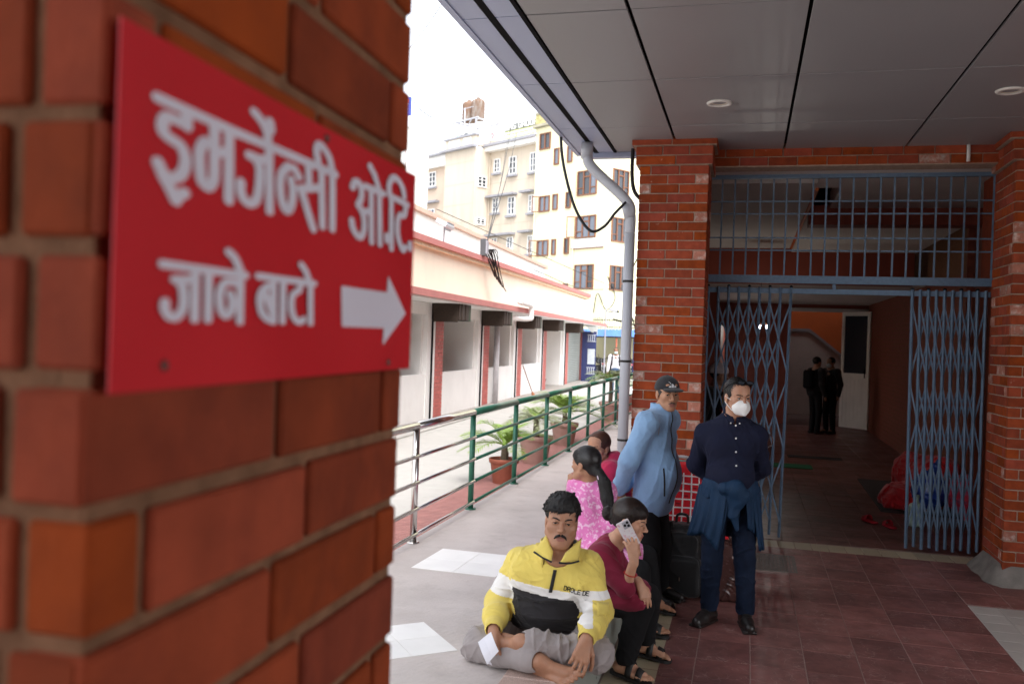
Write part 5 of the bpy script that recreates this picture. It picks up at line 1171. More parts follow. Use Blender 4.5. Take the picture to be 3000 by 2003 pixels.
def tufts(V, L, R, s, n, seed, ln=(.02, .035), r0=.0042, zmin=.02, sweep=(0, .5, .6), front=True, rad=(.078, .100, .088), ctr=(0, -.012, .040), lift=.75):
    r = np.random.default_rng(seed)
    for i in range(n):
        d = r.normal(size=3); d /= np.linalg.norm(d)
        if d[2] < zmin or (d[1] > .55 and d[2] < .42): continue
        b = A3(*ctr)+d*A3(*rad); v = nrm(d*lift+A3(*sweep)*.6+r.normal(0, .28, 3)); l = r.uniform(*ln)
        m_ = b+v*l*.55; e = m_+nrm(v+A3(0, .25, -.45)*.8)*l*.5
        V.cap(L(*b), L(*m_), r0*s, r0*.85*s, .003); V.cap(L(*m_), L(*e), r0*.85*s, r0*.35*s, .002)
def sheet_cloth(name, rows, m, parent, thick=.004, smooth=True):
    """cloth strip from rows of points (each row the same length), given a thickness"""
    G = np.array(rows, float); a, b = G.shape[:2]; du = np.gradient(G, axis=0); dv = np.gradient(G, axis=1); N = np.cross(du, dv); N /= np.linalg.norm(N, axis=2, keepdims=True)+1e-9
    V = np.concatenate([(G+N*thick/2).reshape(-1, 3), (G-N*thick/2).reshape(-1, 3)]); o = a*b; F = []
    for i in range(a-1):
        for j in range(b-1):
            q = (i*b+j, i*b+j+1, (i+1)*b+j+1, (i+1)*b+j); F.append(q[::-1]); F.append(tuple(o+k for k in q))
    edge = [(0, j) for j in range(b)]+[(i, b-1) for i in range(1, a)]+[(a-1, j) for j in range(b-2, -1, -1)]+[(i, 0) for i in range(a-2, 0, -1)]
    for p, q in zip(edge, edge[1:]+edge[:1]): i, j = p[0]*b+p[1], q[0]*b+q[1]; F.append((i, j, o+j, o+i))
    return MB().add(V, F).build(name, m, parent, smooth=smooth)
def skin(name, col, lip): 
    return [mat(name, col, .48, .10, 35, .12, 240, sss=.12, spec=.4), mat(name+'_lip', lip, .42, .08, 60, sss=.12)]
def lip_pick(c, R, s):
    def f(P):
        q = ((P-np.asarray(c))@R)/s
        return ((np.abs(q[:, 0]) < .0225-.35*np.abs(q[:, 2]+.071)) & (q[:, 1] > .080) & (q[:, 2] > -.0845) & (q[:, 2] < -.0575)).astype(int)
    return f
M_hairb = mat('black_hair', (.010, .009, .009), .55, .3, 60, .5, 220, spec=.3)
M_hairbr = mat('dark_brown_hair', (.012, .007, .006), .5, .3, 60, .5, 220, spec=.3)
M_iris = mat('dark_iris', (.018, .009, .005), .15, .1, 50, spec=.6)

def segd(P, a, b):
    a, b = np.asarray(a), np.asarray(b); t = np.clip(((P-a)@(b-a))/((b-a)@(b-a)), 0, 1); return np.linalg.norm(P-a-t[:, None]*(b-a), axis=1)

M_strandk = mat('black_hair_strand', (.016, .014, .014), .36, .3, 80, spec=.5); M_strandb = mat('brown_hair_strand', (.022, .012, .009), .36, .3, 80, spec=.5)
def strands(par, L, s, n, seed, m, rad, ctr=(0, -.014, .052), sweep=(.3, .8, 0), wild=.5, ln=(.25, .5), lift=.03, zmin=0.0, ok=None, wd=.0015):
    r = np.random.default_rng(seed); V = []; F = []
    while len(V) < n*10:
        d = r.normal(size=3); d /= np.linalg.norm(d)
        if d[2] < zmin or (ok is not None and not ok(d)): continue
        t = A3(*sweep)+r.normal(0, wild, 3); t = nrm(t-d*(t@d)); l = r.uniform(*ln); b = len(V); q = r.uniform(0, .6)
        for i, u in enumerate(np.linspace(0, 1, 5)):
            e = nrm(d+t*l*u); p = A3(*ctr)+e*A3(*rad)*(1.0+.012+lift*math.sin(math.pi*u*.9)*(.4+q)); sd = nrm(np.cross(t, e))*wd*(1-.75*u)
            V += [L(*(p-sd)), L(*(p+sd))]
        F += [(b+2*i, b+2*i+1, b+2*i+3, b+2*i+2) for i in range(4)]
    MB().add(V, F).build('hair_strands', m, par, smooth=True, kind='stuff')
# ----------------------------------------------------------------- man in the yellow jacket
def cloth(name, col, rough=.85, bump=.25, bs=350, var=.08, sheen=.15, **k): return mat(name, col, rough, var, 12, bump, bs, sheen=sheen, spec=.25, **k)
M_yj = cloth('yellow_cloth', (.70, .55, .125)); M_wj = cloth('white_cloth', (.74, .72, .70)); M_bj = cloth('black_cloth', (.014, .012, .014), .7); M_blk = cloth('black_trim', (.012, .012, .013), .6)
M_trs = cloth('mauve_grey_trousers', (.30, .265, .26)); M_paper = mat('white_paper', (.74, .74, .80), .8, .03, 4)
def person(label, base): return thing('person', label, 'person', base)
def ym():
    t = person('seated man in yellow, white and black jacket sitting cross-legged with a paper in hand', (-.92, 4.4, .35))
    head = A3(-.850, 4.33, 1.012); F = nrm(A3(.215, -.97, .07)); R = frame(F, nrm(Z3+A3(.075, .02, 0))); s = .955
    fw = nrm(A3(.20, -.98, 0)); rt_ = A3(.98, .20, 0)
    neck = A3(-.862, 4.345, .835); shR = A3(-1.080, 4.44, .772); shL = A3(-.722, 4.40, .794)
    elR = A3(-1.180, 4.41, .562); elL = A3(-.648, 4.30, .600); wrR = A3(-1.125, 4.14, .512); wrL = A3(-.666, 4.085, .540)
    chest = A3(-.883, 4.40, .715); belly = A3(-.915, 4.46, .575); pel = A3(-.930, 4.62, .475)
    hipR = A3(-1.06, 4.60, .462); hipL = A3(-.80, 4.58, .462); kR = A3(-1.215, 4.215, .396); kL = A3(-.640, 4.205, .430)
    anR = A3(-.885, 4.035, .428); anL = A3(-.975, 4.060, .498)
    mats = skin('brown_skin', (.37, .185, .112), (.30, .125, .095))
    # body
    V = Vox((-1.33, 3.82, .330), (-.50, 4.68, 1.20), .0035)
    L = head_sdf(V, head, R, s, fat=.017, neck=neck, nr=.066, eye=.0026)
    V.cap(neck, chest, .075, .05, .03); V.cap(chest, pel, .05, .05, .03)
    V.chain([neck, shR, elR, wrR], [.05, .032, .030, .0275], .03); V.chain([neck, shL, elL, wrL], [.05, .032, .032, .030], .03)
    V.chain([pel, hipR, kR, anR-A3(.03, 0, 0)], [.04, .032, .032, .036], .02); V.chain([pel, hipL, kL, anL+A3(.03, 0, 0)], [.04, .032, .032, .036], .02)
    # hands: right holds the folded paper, left hangs over the crossed foot
    hand_sdf(V, wrR, A3(.16, -.66, -.74), A3(.55, .45, -.60), 1.0, -1, curl=(.55, .75, .85, .9), spread=.05, thumb=(.75, .25, .35), tc=.30)
    hand_sdf(V, wrL, A3(-.20, -.50, -.84), A3(-.35, .62, -.55), 1.06, -1, curl=(.30, .36, .42, .48), spread=.10, thumb=(.72, .55, .25), tc=.25)
    foot_sdf(V, anR+A3(.01, 0, 0), A3(.90, -.40, -.03), A3(.15, -.72, .66), 1.0, 1)
    foot_sdf(V, anL, A3(-.93, .12, .02), A3(-.10, -.80, .58), 1.0, 1)
    V.build('body', mats, t, lip_pick(head, R, s))
    eyes(t, L, R, s, A3(.19, -.96, .12), M_iris); brows(t, L, s, M_hairb, .0042, .002); lashes(t, L, s, M_hairb, .0066)
    b = MB()
    for q in (-1, 1): b.tube([L(0+q*.003, .1035, -.0535), L(q*.012, .1030, -.0565), L(q*.024, .0935, -.0640), L(q*.031, .084, -.0760)], [.0062*s, .0070*s, .0062*s, .0030*s], 8)
    b.build('moustache', M_hairb, t, smooth=True)
    # hair
    H = Vox(head-A3(.17, .17, .10), head+A3(.17, .17, .21), .0030)
    H.ell(L(0, -.016, .056), s*A3(.087, .104, .092), R, 0); H.ell(L(0, .026, .092), s*A3(.078, .074, .050), R, .02)
    H.ell(L(0, .125, -.010), s*A3(.066, .075, .066), R, .006, 's'); H.ell(L(0, .05, -.075), s*A3(.12, .07, .075), R, .01, 's')
    H.plane(L(0, 0, -.055), -R[:, 2]); tufts(H, L, R, s, 1300, 3, (.012, .020), .0062, -.05, (.45, .85, -.05), rad=(.084, .100, .090), ctr=(0, -.014, .056), lift=.38); H.folds(.0060, 85, 3)
    for x in np.linspace(-.06, .06, 15):     # fringe falling over the forehead
        y0 = .090-.25*x*x/.06; H.cap(L(x, y0-.012, .098), L(x+.012, y0+.008, .070+RNG.normal(0, .003)), .0085*s, .005*s, .005); H.cap(L(x+.012, y0+.008, .070), L(x+.020, y0+.006, .050+RNG.normal(0, .005)), .005*s, .002*s, .003)
    H.build('hair', M_hairb, t)
    strands(t, L, s, 2600, 5, M_strandk, (.086, .103, .092), (0, -.014, .058), (.45, .8, .1), .55, (.25, .5), .10, -.05, lambda d: not (d[1] > .6 and d[2] < .35))
    # jacket
    J = Vox((-1.36, 4.00, .42), (-.47, 4.80, 1.02), .0045)
    J.cap(pel+A3(0, -.03, .04), chest, .178, .165, 0, flat=fw, fs=.80); J.ell(belly-A3(-.01, .05, .01), (.205, .150, .13), None, .05)
    J.cap(chest+A3(-.12, -.02, .02), chest+A3(.12, -.03, .02), .115, .115, .05)
    J.cap(neck-A3(0, -.02, .02), shR, .080, .066, .05); J.cap(neck-A3(0, -.02, .02), shL, .080, .066, .05)
    J.folds(.0130, 17, 4, (1, 1, 1.5)); J.folds(.005, 42, 8); J.plane(A3(-.92, 4.4, .492), A3(.05, .1, -1))
    J.cap(A3(-1.09, 4.40, .50), A3(-.74, 4.38, .505), .05, .05, .02)
    for sh, el, wr, sd in ((shR, elR, wrR, 5), (shL, elL, wrL, 6)):
        J.cap(sh, el, .068, .064, .03); J.cap(el, wr+nrm(el-wr)*.095, .065, .052, .03); J.ell(lerp(el, wr, .55), (.064, .064, .064), None, .03)
    J.folds(.0110, 30, 9, (1, 1, .8), hi=(-1.04, 9, 9)); J.folds(.0110, 30, 10, (1, 1, .8), lo=(-.74, 0, 0))
    for el, wr in ((elR, wrR), (elL, wrL)):
        u = nrm(wr-el)
        [J.cap(wr-u*(.062-.012*i), wr-u*(.060-.012*i), .044-.0012*(i % 2), .044, .005) for i in range(5)]; J.cap(wr-u*.022, wr+u*.05, .034, .036, .004, 's')
    J.cap(neck+fw*.035+A3(0, 0, .025), head+A3(0, .03, -.06), .070, .084, .008, 's'); J.cap(neck+fw*.125-Z3*.012, neck+fw*.02+Z3*.08, .010, .085, .012, 's')
    def pick(P):
        z = P[:, 2]+.10*((P-chest)@rt_); m = np.zeros(len(P), int); x = (P-chest)@rt_
        q = P-lerp(pel, chest, .6); dT = (np.sqrt(((q@rt_)/.190)**2+((q@fw)/.160)**2)-1)*.16
        dR = np.minimum(segd(P, shR, elR)-.08, segd(P, elR, wrR)-.07); dL = np.minimum(segd(P, shL, elL)-.08, segd(P, elL, wrL)-.07)
        ra = (dR < dT-.03) & (x < 0); la = (dL < dT-.045) & (x > 0); tor = ~(ra | la)
        m[tor & (z < .697)] = 1; m[tor & (z < .655)] = 2
        m[ra & (P[:, 2] < .712-.25*(x+.25)) & (P[:, 2] > .610-.25*(x+.25))] = 1
        m[la & (P[:, 2] < .705) & (P[:, 2] > .668)] = 1; m[la & (P[:, 2] <= .668) & (P[:, 2] > .585) & (x < .178)] = 1
        return m
    jk = J.build('jacket', [M_yj, M_wj, M_bj, M_blk], t, pick); bv = J.bvh()
    N = lambda a, b, c=0.0: neck+rt_*a+Z3*b+fw*c
    # stand collar and its two folded flaps with dark edges
    an = np.linspace(math.radians(50), math.radians(310), 26)
    rows = [[neck+A3(0, .005, 0)+(-fw*-math.cos(a)*(r+.012)+rt_*math.sin(a)*r)*1.0+Z3*z for a in an] for r, z in ((.100, -.035), (.099, .0), (.094, .045), (.090, .082))]
    sheet_cloth('collar', rows, M_yj, t, .006)
    sheet_cloth('collar_lining', [[p+(neck-p)*A3(.07, .07, 0) for p in r_] for r_ in rows], M_blk, t, .003)
    def flap(pts, edge):
        a, b_, c, d = (N(*q) for q in pts); rows = []
        for i in np.linspace(0, 1, 7):
            p, q = lerp(a, d, i), lerp(b_, c, i); rows.append([lerp(p, q, j)+fw*.012*math.sin(math.pi*j)+fw*.010*math.sin(math.pi*i) for j in np.linspace(0, 1, 7)])
        sheet_cloth('collar_flap', rows, M_yj, t, .006); e = [N(*q)+fw*.004 for q in edge]; MB().tube(bez(e, 14), .0048, 8).build('collar_edge', M_blk, t, smooth=True)
    flap([(-.062, .120, .045), (-.118, .045, .085), (-.035, .010, .135), (-.030, .050, .105)], [(-.120, .043, .089), (-.076, .024, .118), (-.032, .010, .139)])
    flap([(.108, .112, .045), (.096, .018, .105), (.006, .010, .142), (.032, .048, .110)], [(.098, .014, .110), (.05, .006, .132), (.002, .010, .146)])
    # zip, lettering, pocket seam
    zt = [stick(bv, N(lerp(-.006, -.034, i), lerp(.012, -.150, i)), -fw, .003) for i in np.linspace(0, 1, 10)]
    zt = [p for p in zt if np.linalg.norm(p-neck) < .4]
    V2 = []
    for p in zt: V2 += [p-rt_*.0085+fw*.001, p+rt_*.0085+fw*.001, p+rt_*.0035+fw*.004, p-rt_*.0035+fw*.004]
    z_ = MB(); nz = len(zt); z_.add(V2, [(4*i, 4*i+3, 4*i+7, 4*i+4) for i in range(nz-1)]+[(4*i+3, 4*i+2, 4*i+6, 4*i+7) for i in range(nz-1)]+[(4*i+2, 4*i+1, 4*i+5, 4*i+6) for i in range(nz-1)]); z_.build('zip', M_blk, t)
    MB().box(zt[0]+fw*.006-Z3*.012, (.005, .003, .022), frame(fw)).build('zip_pull', M_steel, t)
    to = stick(bv, N(.050, -.140), -fw, .0); tu = nrm(rt_*.97-Z3*.16+fw*0); x0 = 0.0
    for i, ch in enumerate('DROLE DE'):
        if ch != ' ':
            o = stick(bv, N(.030, -.131)+tu*x0, -fw, .010); block_text(ch, o, tu, nrm(np.cross(-fw, tu))*-1 if np.cross(-fw, tu)[2] < 0 else nrm(np.cross(-fw, tu)), fw, .0205, .0125, .0, .0008, M_blk, t, name='letter')
        x0 += .0165 if ch != ' ' else .009
    rows = [[stick(bv, N(lerp(.188, .245, i), lerp(-.168-.01*i, -.205-.012*i, j), .1), -fw, .004+.010*j) for j in (0, .33, .66, 1)] for i in np.linspace(0, 1, 7)]; sheet_cloth('sleeve_pocket_flap', rows, M_yj, t, .004)
    # trousers
    T = Vox((-1.36, 3.93, .32), (-.46, 4.86, .66), .0049)
    T.ell(pel-A3(0, 0, .0), (.215, .19, .115), None, 0); T.cap(pel-A3(.1, .10, -.0), pel-A3(-.1, .10, -.0), .10, .10, .03)
    for hp, kn in ((hipR, kR), (hipL, kL)): T.cap(hp, kn, .096, .077, .04)
    for kn, a, n_ in ((kL, anL, 3), (kR, anR, 4)):
        u = nrm(a-kn); T.cap(kn, a-u*.06, .078, .055, .03); T.folds(.014, 20, 12+n_); T.folds(.006, 44, 13+n_)
        for i in range(n_): c = a-u*(.085-.017*i)+A3(0, 0, .003*(i % 2)); T.cap(c-u*.004, c+u*.004, .0605+.003*(i % 2), .0605, .006)
        T.cap(a-u*.040, a+u*.03, .041, .043, .004, 's')
    T.plane(A3(0, 0, .338), (0, 0, -1)); T.build('trousers', M_trs, t)
    # folded paper
    c4 = [A3(-1.167, 4.03, .483), A3(-1.110, 4.045, .534), A3(-1.063, 4.02, .458), A3(-1.112, 4.005, .396)]
    pp_ = tag(sheet_cloth('paper_slip', [[lerp(lerp(c4[0], c4[1], j), lerp(c4[3], c4[2], j), i)+fw*(.010*math.sin(3*i)+.010*abs(j-.45)) for j in (0, .22, .45, .72, 1)] for i in np.linspace(0, 1, 7)], M_paper, None, .0015, smooth=False), 'folded white slip of paper held by the cross-legged man', 'paper')
    sheet_cloth('under_fold', [[lerp(lerp(c4[0], c4[3], j), lerp(c4[0], c4[3], j)+A3(.02, .012, -.012), i)-fw*.006 for j in (0, .5, 1)] for i in (0, .5, 1)], M_paper, pp_, .0012, smooth=False)

ym()
def sandal(V, an, f, up, s, t, m_sole, m_strap):
    """slipper under a bare foot: sole plus two straps"""
    f = nrm(f); up = nrm(np.asarray(up)-f*(np.asarray(up)@f)); lt = np.cross(up, f); P = lambda a, b, c: np.asarray(an)+s*(f*a+lt*b+up*c)
    o = []
    for a, w in ((-.085, .012), (-.075, .028), (-.05, .036), (0, .036), (.06, .040), (.11, .046), (.15, .044), (.178, .030), (.188, .012)): o.append((a, w))
    top = [P(a, w, -.088) for a, w in o]+[P(a, -w, -.088) for a, w in o[::-1]]; n = len(top); bot = [p-up*.020*s for p in top]
    MB().add(top+bot, [tuple(range(n))[::-1], tuple(range(n, 2*n))]+[(i, (i+1) % n, n+(i+1) % n, n+i) for i in range(n)]).build('sole', m_sole, t)
    for a0, h0 in ((.112, -.036), (.045, .002)):
        rows = []
        for da in (-.020, 0, .020):
            rows.append([P(a0+da, .046*math.cos(q), -.085+(h0+.088+.006-da*.35)*math.sin(q)) for q in np.linspace(0, math.pi, 13)])
        sheet_cloth('strap', rows, m_strap, t, .004)
M_mar = cloth('maroon_cloth', (.20, .012, .038), .8, sheen=.1); M_blkt = cloth('black_trousers', (.008, .008, .009), .9, .15, sheen=0)
M_sand = mat('black_sandal_rubber', (.018, .017, .017), .55, .1, 30)
M_red_thread = mat('red_thread', (.50, .02, .015), .7)
def mw():
    t = person('woman in maroon kurta and black trousers holding a phone to her ear', (-.75, 5.25, .35))
    head = A3(-.608, 5.10, .895); F = nrm(A3(.96, -.16, -.20)); R = frame(F, nrm(Z3+A3(.22, -.06, 0))); s = .93
    neck = A3(-.695, 5.16, .755); shR = A3(-.762, 5.03, .690); shL = A3(-.765, 5.36, .668); chest = A3(-.775, 5.20, .60); pel = A3(-.800, 5.22, .42)
    elR = A3(-.602, 4.97, .548); wrR = A3(-.560, 4.945, .712); elL = A3(-.640, 5.26, .53); wrL = A3(-.537, 5.04, .565)
    hipR = A3(-.76, 5.13, .43); hipL = A3(-.76, 5.32, .43); kR = A3(-.535, 5.09, .425); kL = A3(-.525, 5.36, .405); anR = A3(-.605, 5.09, .115); anL = A3(-.535, 5.47, .115)
    mats = skin('fair_brown_skin', (.52, .285, .185), (.42, .17, .13))
    V = Vox((-.98, 4.84, -.02), (-.32, 5.62, 1.06), .0041)
    L = head_sdf(V, head, R, s, fem=True, neck=neck, nr=.046, eye=.0040)
    V.cap(neck, chest, .05, .04, .03); V.cap(chest, pel, .04, .04, .03); V.chain([neck, shR, elR, wrR], [.04, .032, .032, .024], .03); V.chain([neck, shL, elL, wrL], [.04, .032, .032, .024], .03)
    V.chain([pel, hipR, kR, anR], [.035, .03, .03, .034], .02); V.chain([pel, hipL, kL, anL], [.035, .03, .03, .034], .02)
    hand_sdf(V, wrR, A3(-.22, .22, .95), A3(-.50, .80, .25), .92, 1, curl=(.20, .30, .40, .5), spread=.14, thumb=(.75, .55, .35), tc=.25)
    hand_sdf(V, wrL, A3(.42, -.25, -.86), A3(-.55, .65, -.45), .90, -1, curl=(.25, .32, .38, .42), spread=.06)
    foot_sdf(V, anR+A3(0, 0, 0), A3(.92, -.28, -.12), A3(.12, 0, 1), .92, 1); foot_sdf(V, anL, A3(.95, -.12, -.10), A3(.1, 0, 1), .92, -1)
    V.build('body', mats, t, lip_pick(head, R, s)); eyes(t, L, R, s, F, M_iris); brows(t, L, s, M_hairb, .0026, 0); lashes(t, L, s, M_hairb)
    for an, f in ((anR, A3(.92, -.28, -.12)), (anL, A3(.95, -.12, -.10))): sandal(None, an, f, A3(.12, 0, 1), .92, t, M_sand, M_sand)
    H = Vox(head-A3(.21, .16, .20), head+A3(.16, .16, .17), .0032)
    H.ell(L(0, -.016, .044), s*A3(.084, .104, .092), R, 0); H.ell(L(0, .030, .066), s*A3(.074, .068, .052), R, .02); H.ell(L(0, .130, -.022), s*A3(.072, .070, .074), R, .006, 's'); H.ell(L(0, .06, -.09), s*A3(.12, .085, .075), R, .01, 's')
    H.plane(L(0, 0, -.075), -R[:, 2]); H.cap(L(0, -.07, -.02), L(0, -.125, .0), .04, .03, .03); H.ell(L(0, -.145, .0), (.034, .038, .042), None, .012)
    r = np.random.default_rng(4)
    for i in range(60): d = nrm(r.normal(size=3)); H.cap(L(0, -.145, 0)+d*.03, L(0, -.145, 0)+d*(.03+r.uniform(.004, .024))+r.normal(0, .01, 3), .0022, .0014, .003)
    H.folds(.0024, 130, 5, (1, 1, .3)); H.build('hair', M_hairbr, t); strands(t, L, s, 1500, 6, M_strandb, (.085, .105, .094), (0, -.016, .046), (0, -1, -.25), .12, (.4, .8), .025, -.1, lambda d: not (d[1] > .35 and d[2] < .45))
    K = Vox((-1.05, 4.88, .28), (-.36, 5.56, .80), .0047); sf = A3(.9, -.1, -.2)
    K.cap(pel+A3(0, 0, .02), chest+A3(0, 0, -.02), .165, .150, 0, flat=sf, fs=.80); K.cap(shR-A3(0, 0, .02), shL-A3(0, 0, .02), .075, .075, .05); K.cap(neck-A3(.03, 0, .035), shR, .055, .072, .03); K.cap(neck-A3(.03, 0, .035), shL, .055, .072, .03); K.cap(neck-A3(.03, 0, .03), chest, .07, .11, .04)
    K.cap(shR, elR-A3(.0, .0, -.0)+nrm(shR-elR)*.01, .070, .056, .03); K.cap(shL, elL, .070, .056, .03); K.cap(elL, lerp(elL, wrL, .35), .055, .05, .02)
    K.cap(pel+A3(.02, -.08, .01), A3(-.56, 5.06, .462), .105, .078, .05, flat=A3(.2, 0, 1), fs=.75); K.cap(pel+A3(.02, .08, .01), A3(-.58, 5.33, .455), .105, .078, .05, flat=A3(.2, 0, 1), fs=.75); K.cap(A3(-.57, 5.08, .455), A3(-.57, 5.30, .45), .065, .065, .04)
    K.folds(.010, 19, 21); K.cap(neck+A3(.02, 0, 0), head, .056, .06, .006, 's'); K.build('kurta', M_mar, t); 
    T = Vox((-.95, 4.96, .09), (-.36, 5.58, .56), .0050)
    T.chain([hipR, kR, lerp(kR, anR, .96)], [.095, .080, .060], .02); T.chain([hipL, kL, lerp(kL, anL, .96)], [.095, .080, .060], .02); T.folds(.008, 20, 22); T.build('trousers', M_blkt, t)
    # phone in a patterned case (held, so a thing of its own)
    ph = thing('phone', 'phone in a pale marbled case with a three-lens camera, held to the woman\'s ear', 'phone', (-.60, 4.99, .86))
    pz = nrm(A3(-.50, -.02, .86)); pn_ = nrm(A3(.18, -.98, .05)-pz*(A3(.18, -.98, .05)@pz)); px = np.cross(pz, pn_)*-1; RP = np.array([px, -pn_*-1, pz]).T; pc = A3(-.602, 4.985, .846)
    M_case = mat('marbled_case', (.62, .58, .60), .35, .1, 20, col2=(.55, .25, .32), c2scale=38, c2lo=.55, c2hi=.62)
    MB().box(pc, (.075, .010, .152), RP, bev=.004).build('case', M_case, ph)
    co = pc+pz*.048-px*.014+pn_*.006
    MB().box(co, (.040, .004, .040), RP, bev=.0015).build('camera_island', mat('camera_island', (.32, .32, .36), .3), ph)
    for a, b_ in ((-.009, .009), (-.009, -.009), (.009, 0)): MB().lathe([(.001, .002), (.0065, .002), (.0075, .0)], co+px*a+pz*b_+pn_*.002, 12, axis=pn_).build('lens', M_black, ph)
    def band(c, ax, r, m, nm):
        u = nrm(np.cross(ax, A3(.2, .3, 1))); w = np.cross(nrm(ax), u); MB().tube([c+u*r*math.cos(a)+w*r*math.sin(a) for a in np.linspace(0, 2*math.pi, 22)], .0028, 6).build(nm, m, t)
    band(lerp(elR, wrR, .52), wrR-elR, .034, M_red_thread, 'thread_bracelet'); band(lerp(elL, wrL, .85), wrL-elL, .029, M_red_thread, 'thread_bracelet')
mw()

M_pink = mat('pink_print_cloth', (.70, .19, .46), .85, .1, 10, .2, 300, col2=(.80, .52, .68), c2scale=44, c2lo=.53, c2hi=.60, sheen=.2)
def pw():
    t = person('woman in pink patterned top seen from behind with a long dark ponytail', (-1.0, 6.1, .35))
    head = A3(-1.045, 6.10, 1.055); F = nrm(A3(-.88, .42, .02)); R = frame(F); s = .93; neck = A3(-1.010, 6.12, .945)
    shL = A3(-1.105, 6.17, .895); shR = A3(-.905, 6.12, .880); chest = A3(-.995, 6.15, .79); pel = A3(-.965, 6.17, .48)
    elL = A3(-1.145, 6.22, .745); wrL = A3(-1.162, 6.17, .885); elR = A3(-.86, 6.10, .66); wrR = A3(-.78, 6.22, .52)
    hipA = A3(-.90, 6.05, .44); hipB = A3(-.90, 6.28, .44); kA = A3(-.64, 5.94, .40); kB = A3(-.64, 6.38, .40); aA = A3(-.585, 5.90, .12); aB = A3(-.58, 6.42, .12)
    mats = skin('brown_skin_b', (.40, .20, .12), (.32, .13, .10))
    V = Vox((-1.30, 5.75, -.02), (-.36, 6.58, 1.22), .0050)
    L = head_sdf(V, head, R, s, fem=True, neck=neck, nr=.046, eye=.004)
    V.cap(neck, chest, .05, .04, .03); V.cap(chest, pel, .04, .04, .03); V.chain([neck, shL, elL, wrL], [.04, .032, .032, .026], .03); V.chain([neck, shR, elR, wrR], [.04, .032, .032, .026], .03)
    V.chain([pel, hipA, kA, aA], [.035, .03, .03, .034], .02); V.chain([pel, hipB, kB, aB], [.035, .03, .03, .034], .02)
    hand_sdf(V, wrL, A3(.10, -.25, .95), A3(.75, .5, 0), .92, 1, curl=(.8, .9, 1.0, 1.05)); hand_sdf(V, wrR, A3(.8, .3, -.3), A3(0, 0, -1), .9, 1)
    foot_sdf(V, aA, A3(.93, -.1, -.1), A3(.1, 0, 1), .92, 1); foot_sdf(V, aB, A3(.97, -.08, -.1), A3(.1, 0, 1), .92, -1)
    V.build('body', mats, t, lip_pick(head, R, s)); eyes(t, L, R, s, F, M_iris); brows(t, L, s, M_hairb, .0024, 0)
    sandal(None, aA, A3(.93, -.1, -.1), A3(.1, 0, 1), .92, t, M_sand, M_sand); sandal(None, aB, A3(.97, -.08, -.1), A3(.1, 0, 1), .92, t, M_sand, M_sand)
    H = Vox(head-A3(.2, .22, .45), head+A3(.30, .2, .17), .0040)
    H.ell(L(0, -.016, .046), s*A3(.086, .108, .094), R, 0); H.ell(L(0, .030, .066), s*A3(.074, .068, .052), R, .02); H.ell(L(0, .130, -.022), s*A3(.072, .070, .074), R, .006, 's'); H.ell(L(0, .07, -.095), s*A3(.12, .09, .078), R, .01, 's'); H.plane(L(0, 0, -.085), -R[:, 2])
    H.chain([L(0, -.08, -.02), A3(-.935, 6.03, 1.015), A3(-.895, 6.00, .955), A3(-.872, 5.985, .86), A3(-.845, 5.97, .76), A3(-.835, 5.97, .70)], [.05, .030, .042, .044, .034, .012], .02)
    H.folds(.0030, 100, 8, (1, 1, .3)); H.build('hair', M_hairb, t); strands(t, L, s, 1500, 7, M_strandk, (.087, .109, .096), (0, -.016, .048), (0, -1, -.25), .10, (.4, .8), .02, -.2, lambda d: not (d[1] > .35 and d[2] < .45))
    MB().tube([A3(-.915, 6.015, .985)+.033*(A3(.6, .8, 0)*math.cos(a)+nrm(A3(-.5, .35, .8))*math.sin(a)) for a in np.linspace(0, 2*math.pi, 16)], .007, 6).build('hair_tie', mat('pale_hair_tie', (.60, .48, .58), .6), t)
    K = Vox((-1.28, 5.86, .30), (-.50, 6.50, 1.02), .0054); sf = A3(.5, -.85, 0)
    K.cap(pel+A3(0, 0, .0), chest, .175, .145, 0, flat=sf, fs=.75); K.cap(shL-Z3*.01, shR-Z3*.01, .070, .072, .05); K.cap(neck-Z3*.03, shL, .058, .068, .03); K.cap(neck-Z3*.03, shR, .058, .068, .03)
    K.cap(shL, elL, .068, .056, .03); K.cap(elL, lerp(elL, wrL, .45), .055, .045, .02); K.cap(shR, elR, .072, .060, .03); K.cap(elR, lerp(elR, wrR, .6), .058, .048, .02); K.cap(pel+A3(.05, -.1, -.02), lerp(hipA, kA, .7), .12, .09, .05); K.cap(pel+A3(.05, .1, -.02), lerp(hipB, kB, .7), .12, .09, .05)
    K.folds(.010, 18, 31); K.cap(neck, head, .055, .06, .006, 's'); K.build('kurta', M_pink, t)
    T = Vox((-.98, 5.80, .10), (-.42, 6.55, .60), .006); T.chain([hipA, kA, lerp(kA, aA, .95)], [.09, .078, .06], .02); T.chain([hipB, kB, lerp(kB, aB, .95)], [.09, .078, .06], .02); T.folds(.005, 20, 32); T.build('trousers', M_blkt, t)
pw()
M_redh = mat('crimson_shawl', (.50, .015, .075), .85, .1, 10, .2, 300, sheen=.2, col2=(.62, .10, .03), c2scale=9, c2lo=.64, c2hi=.70)
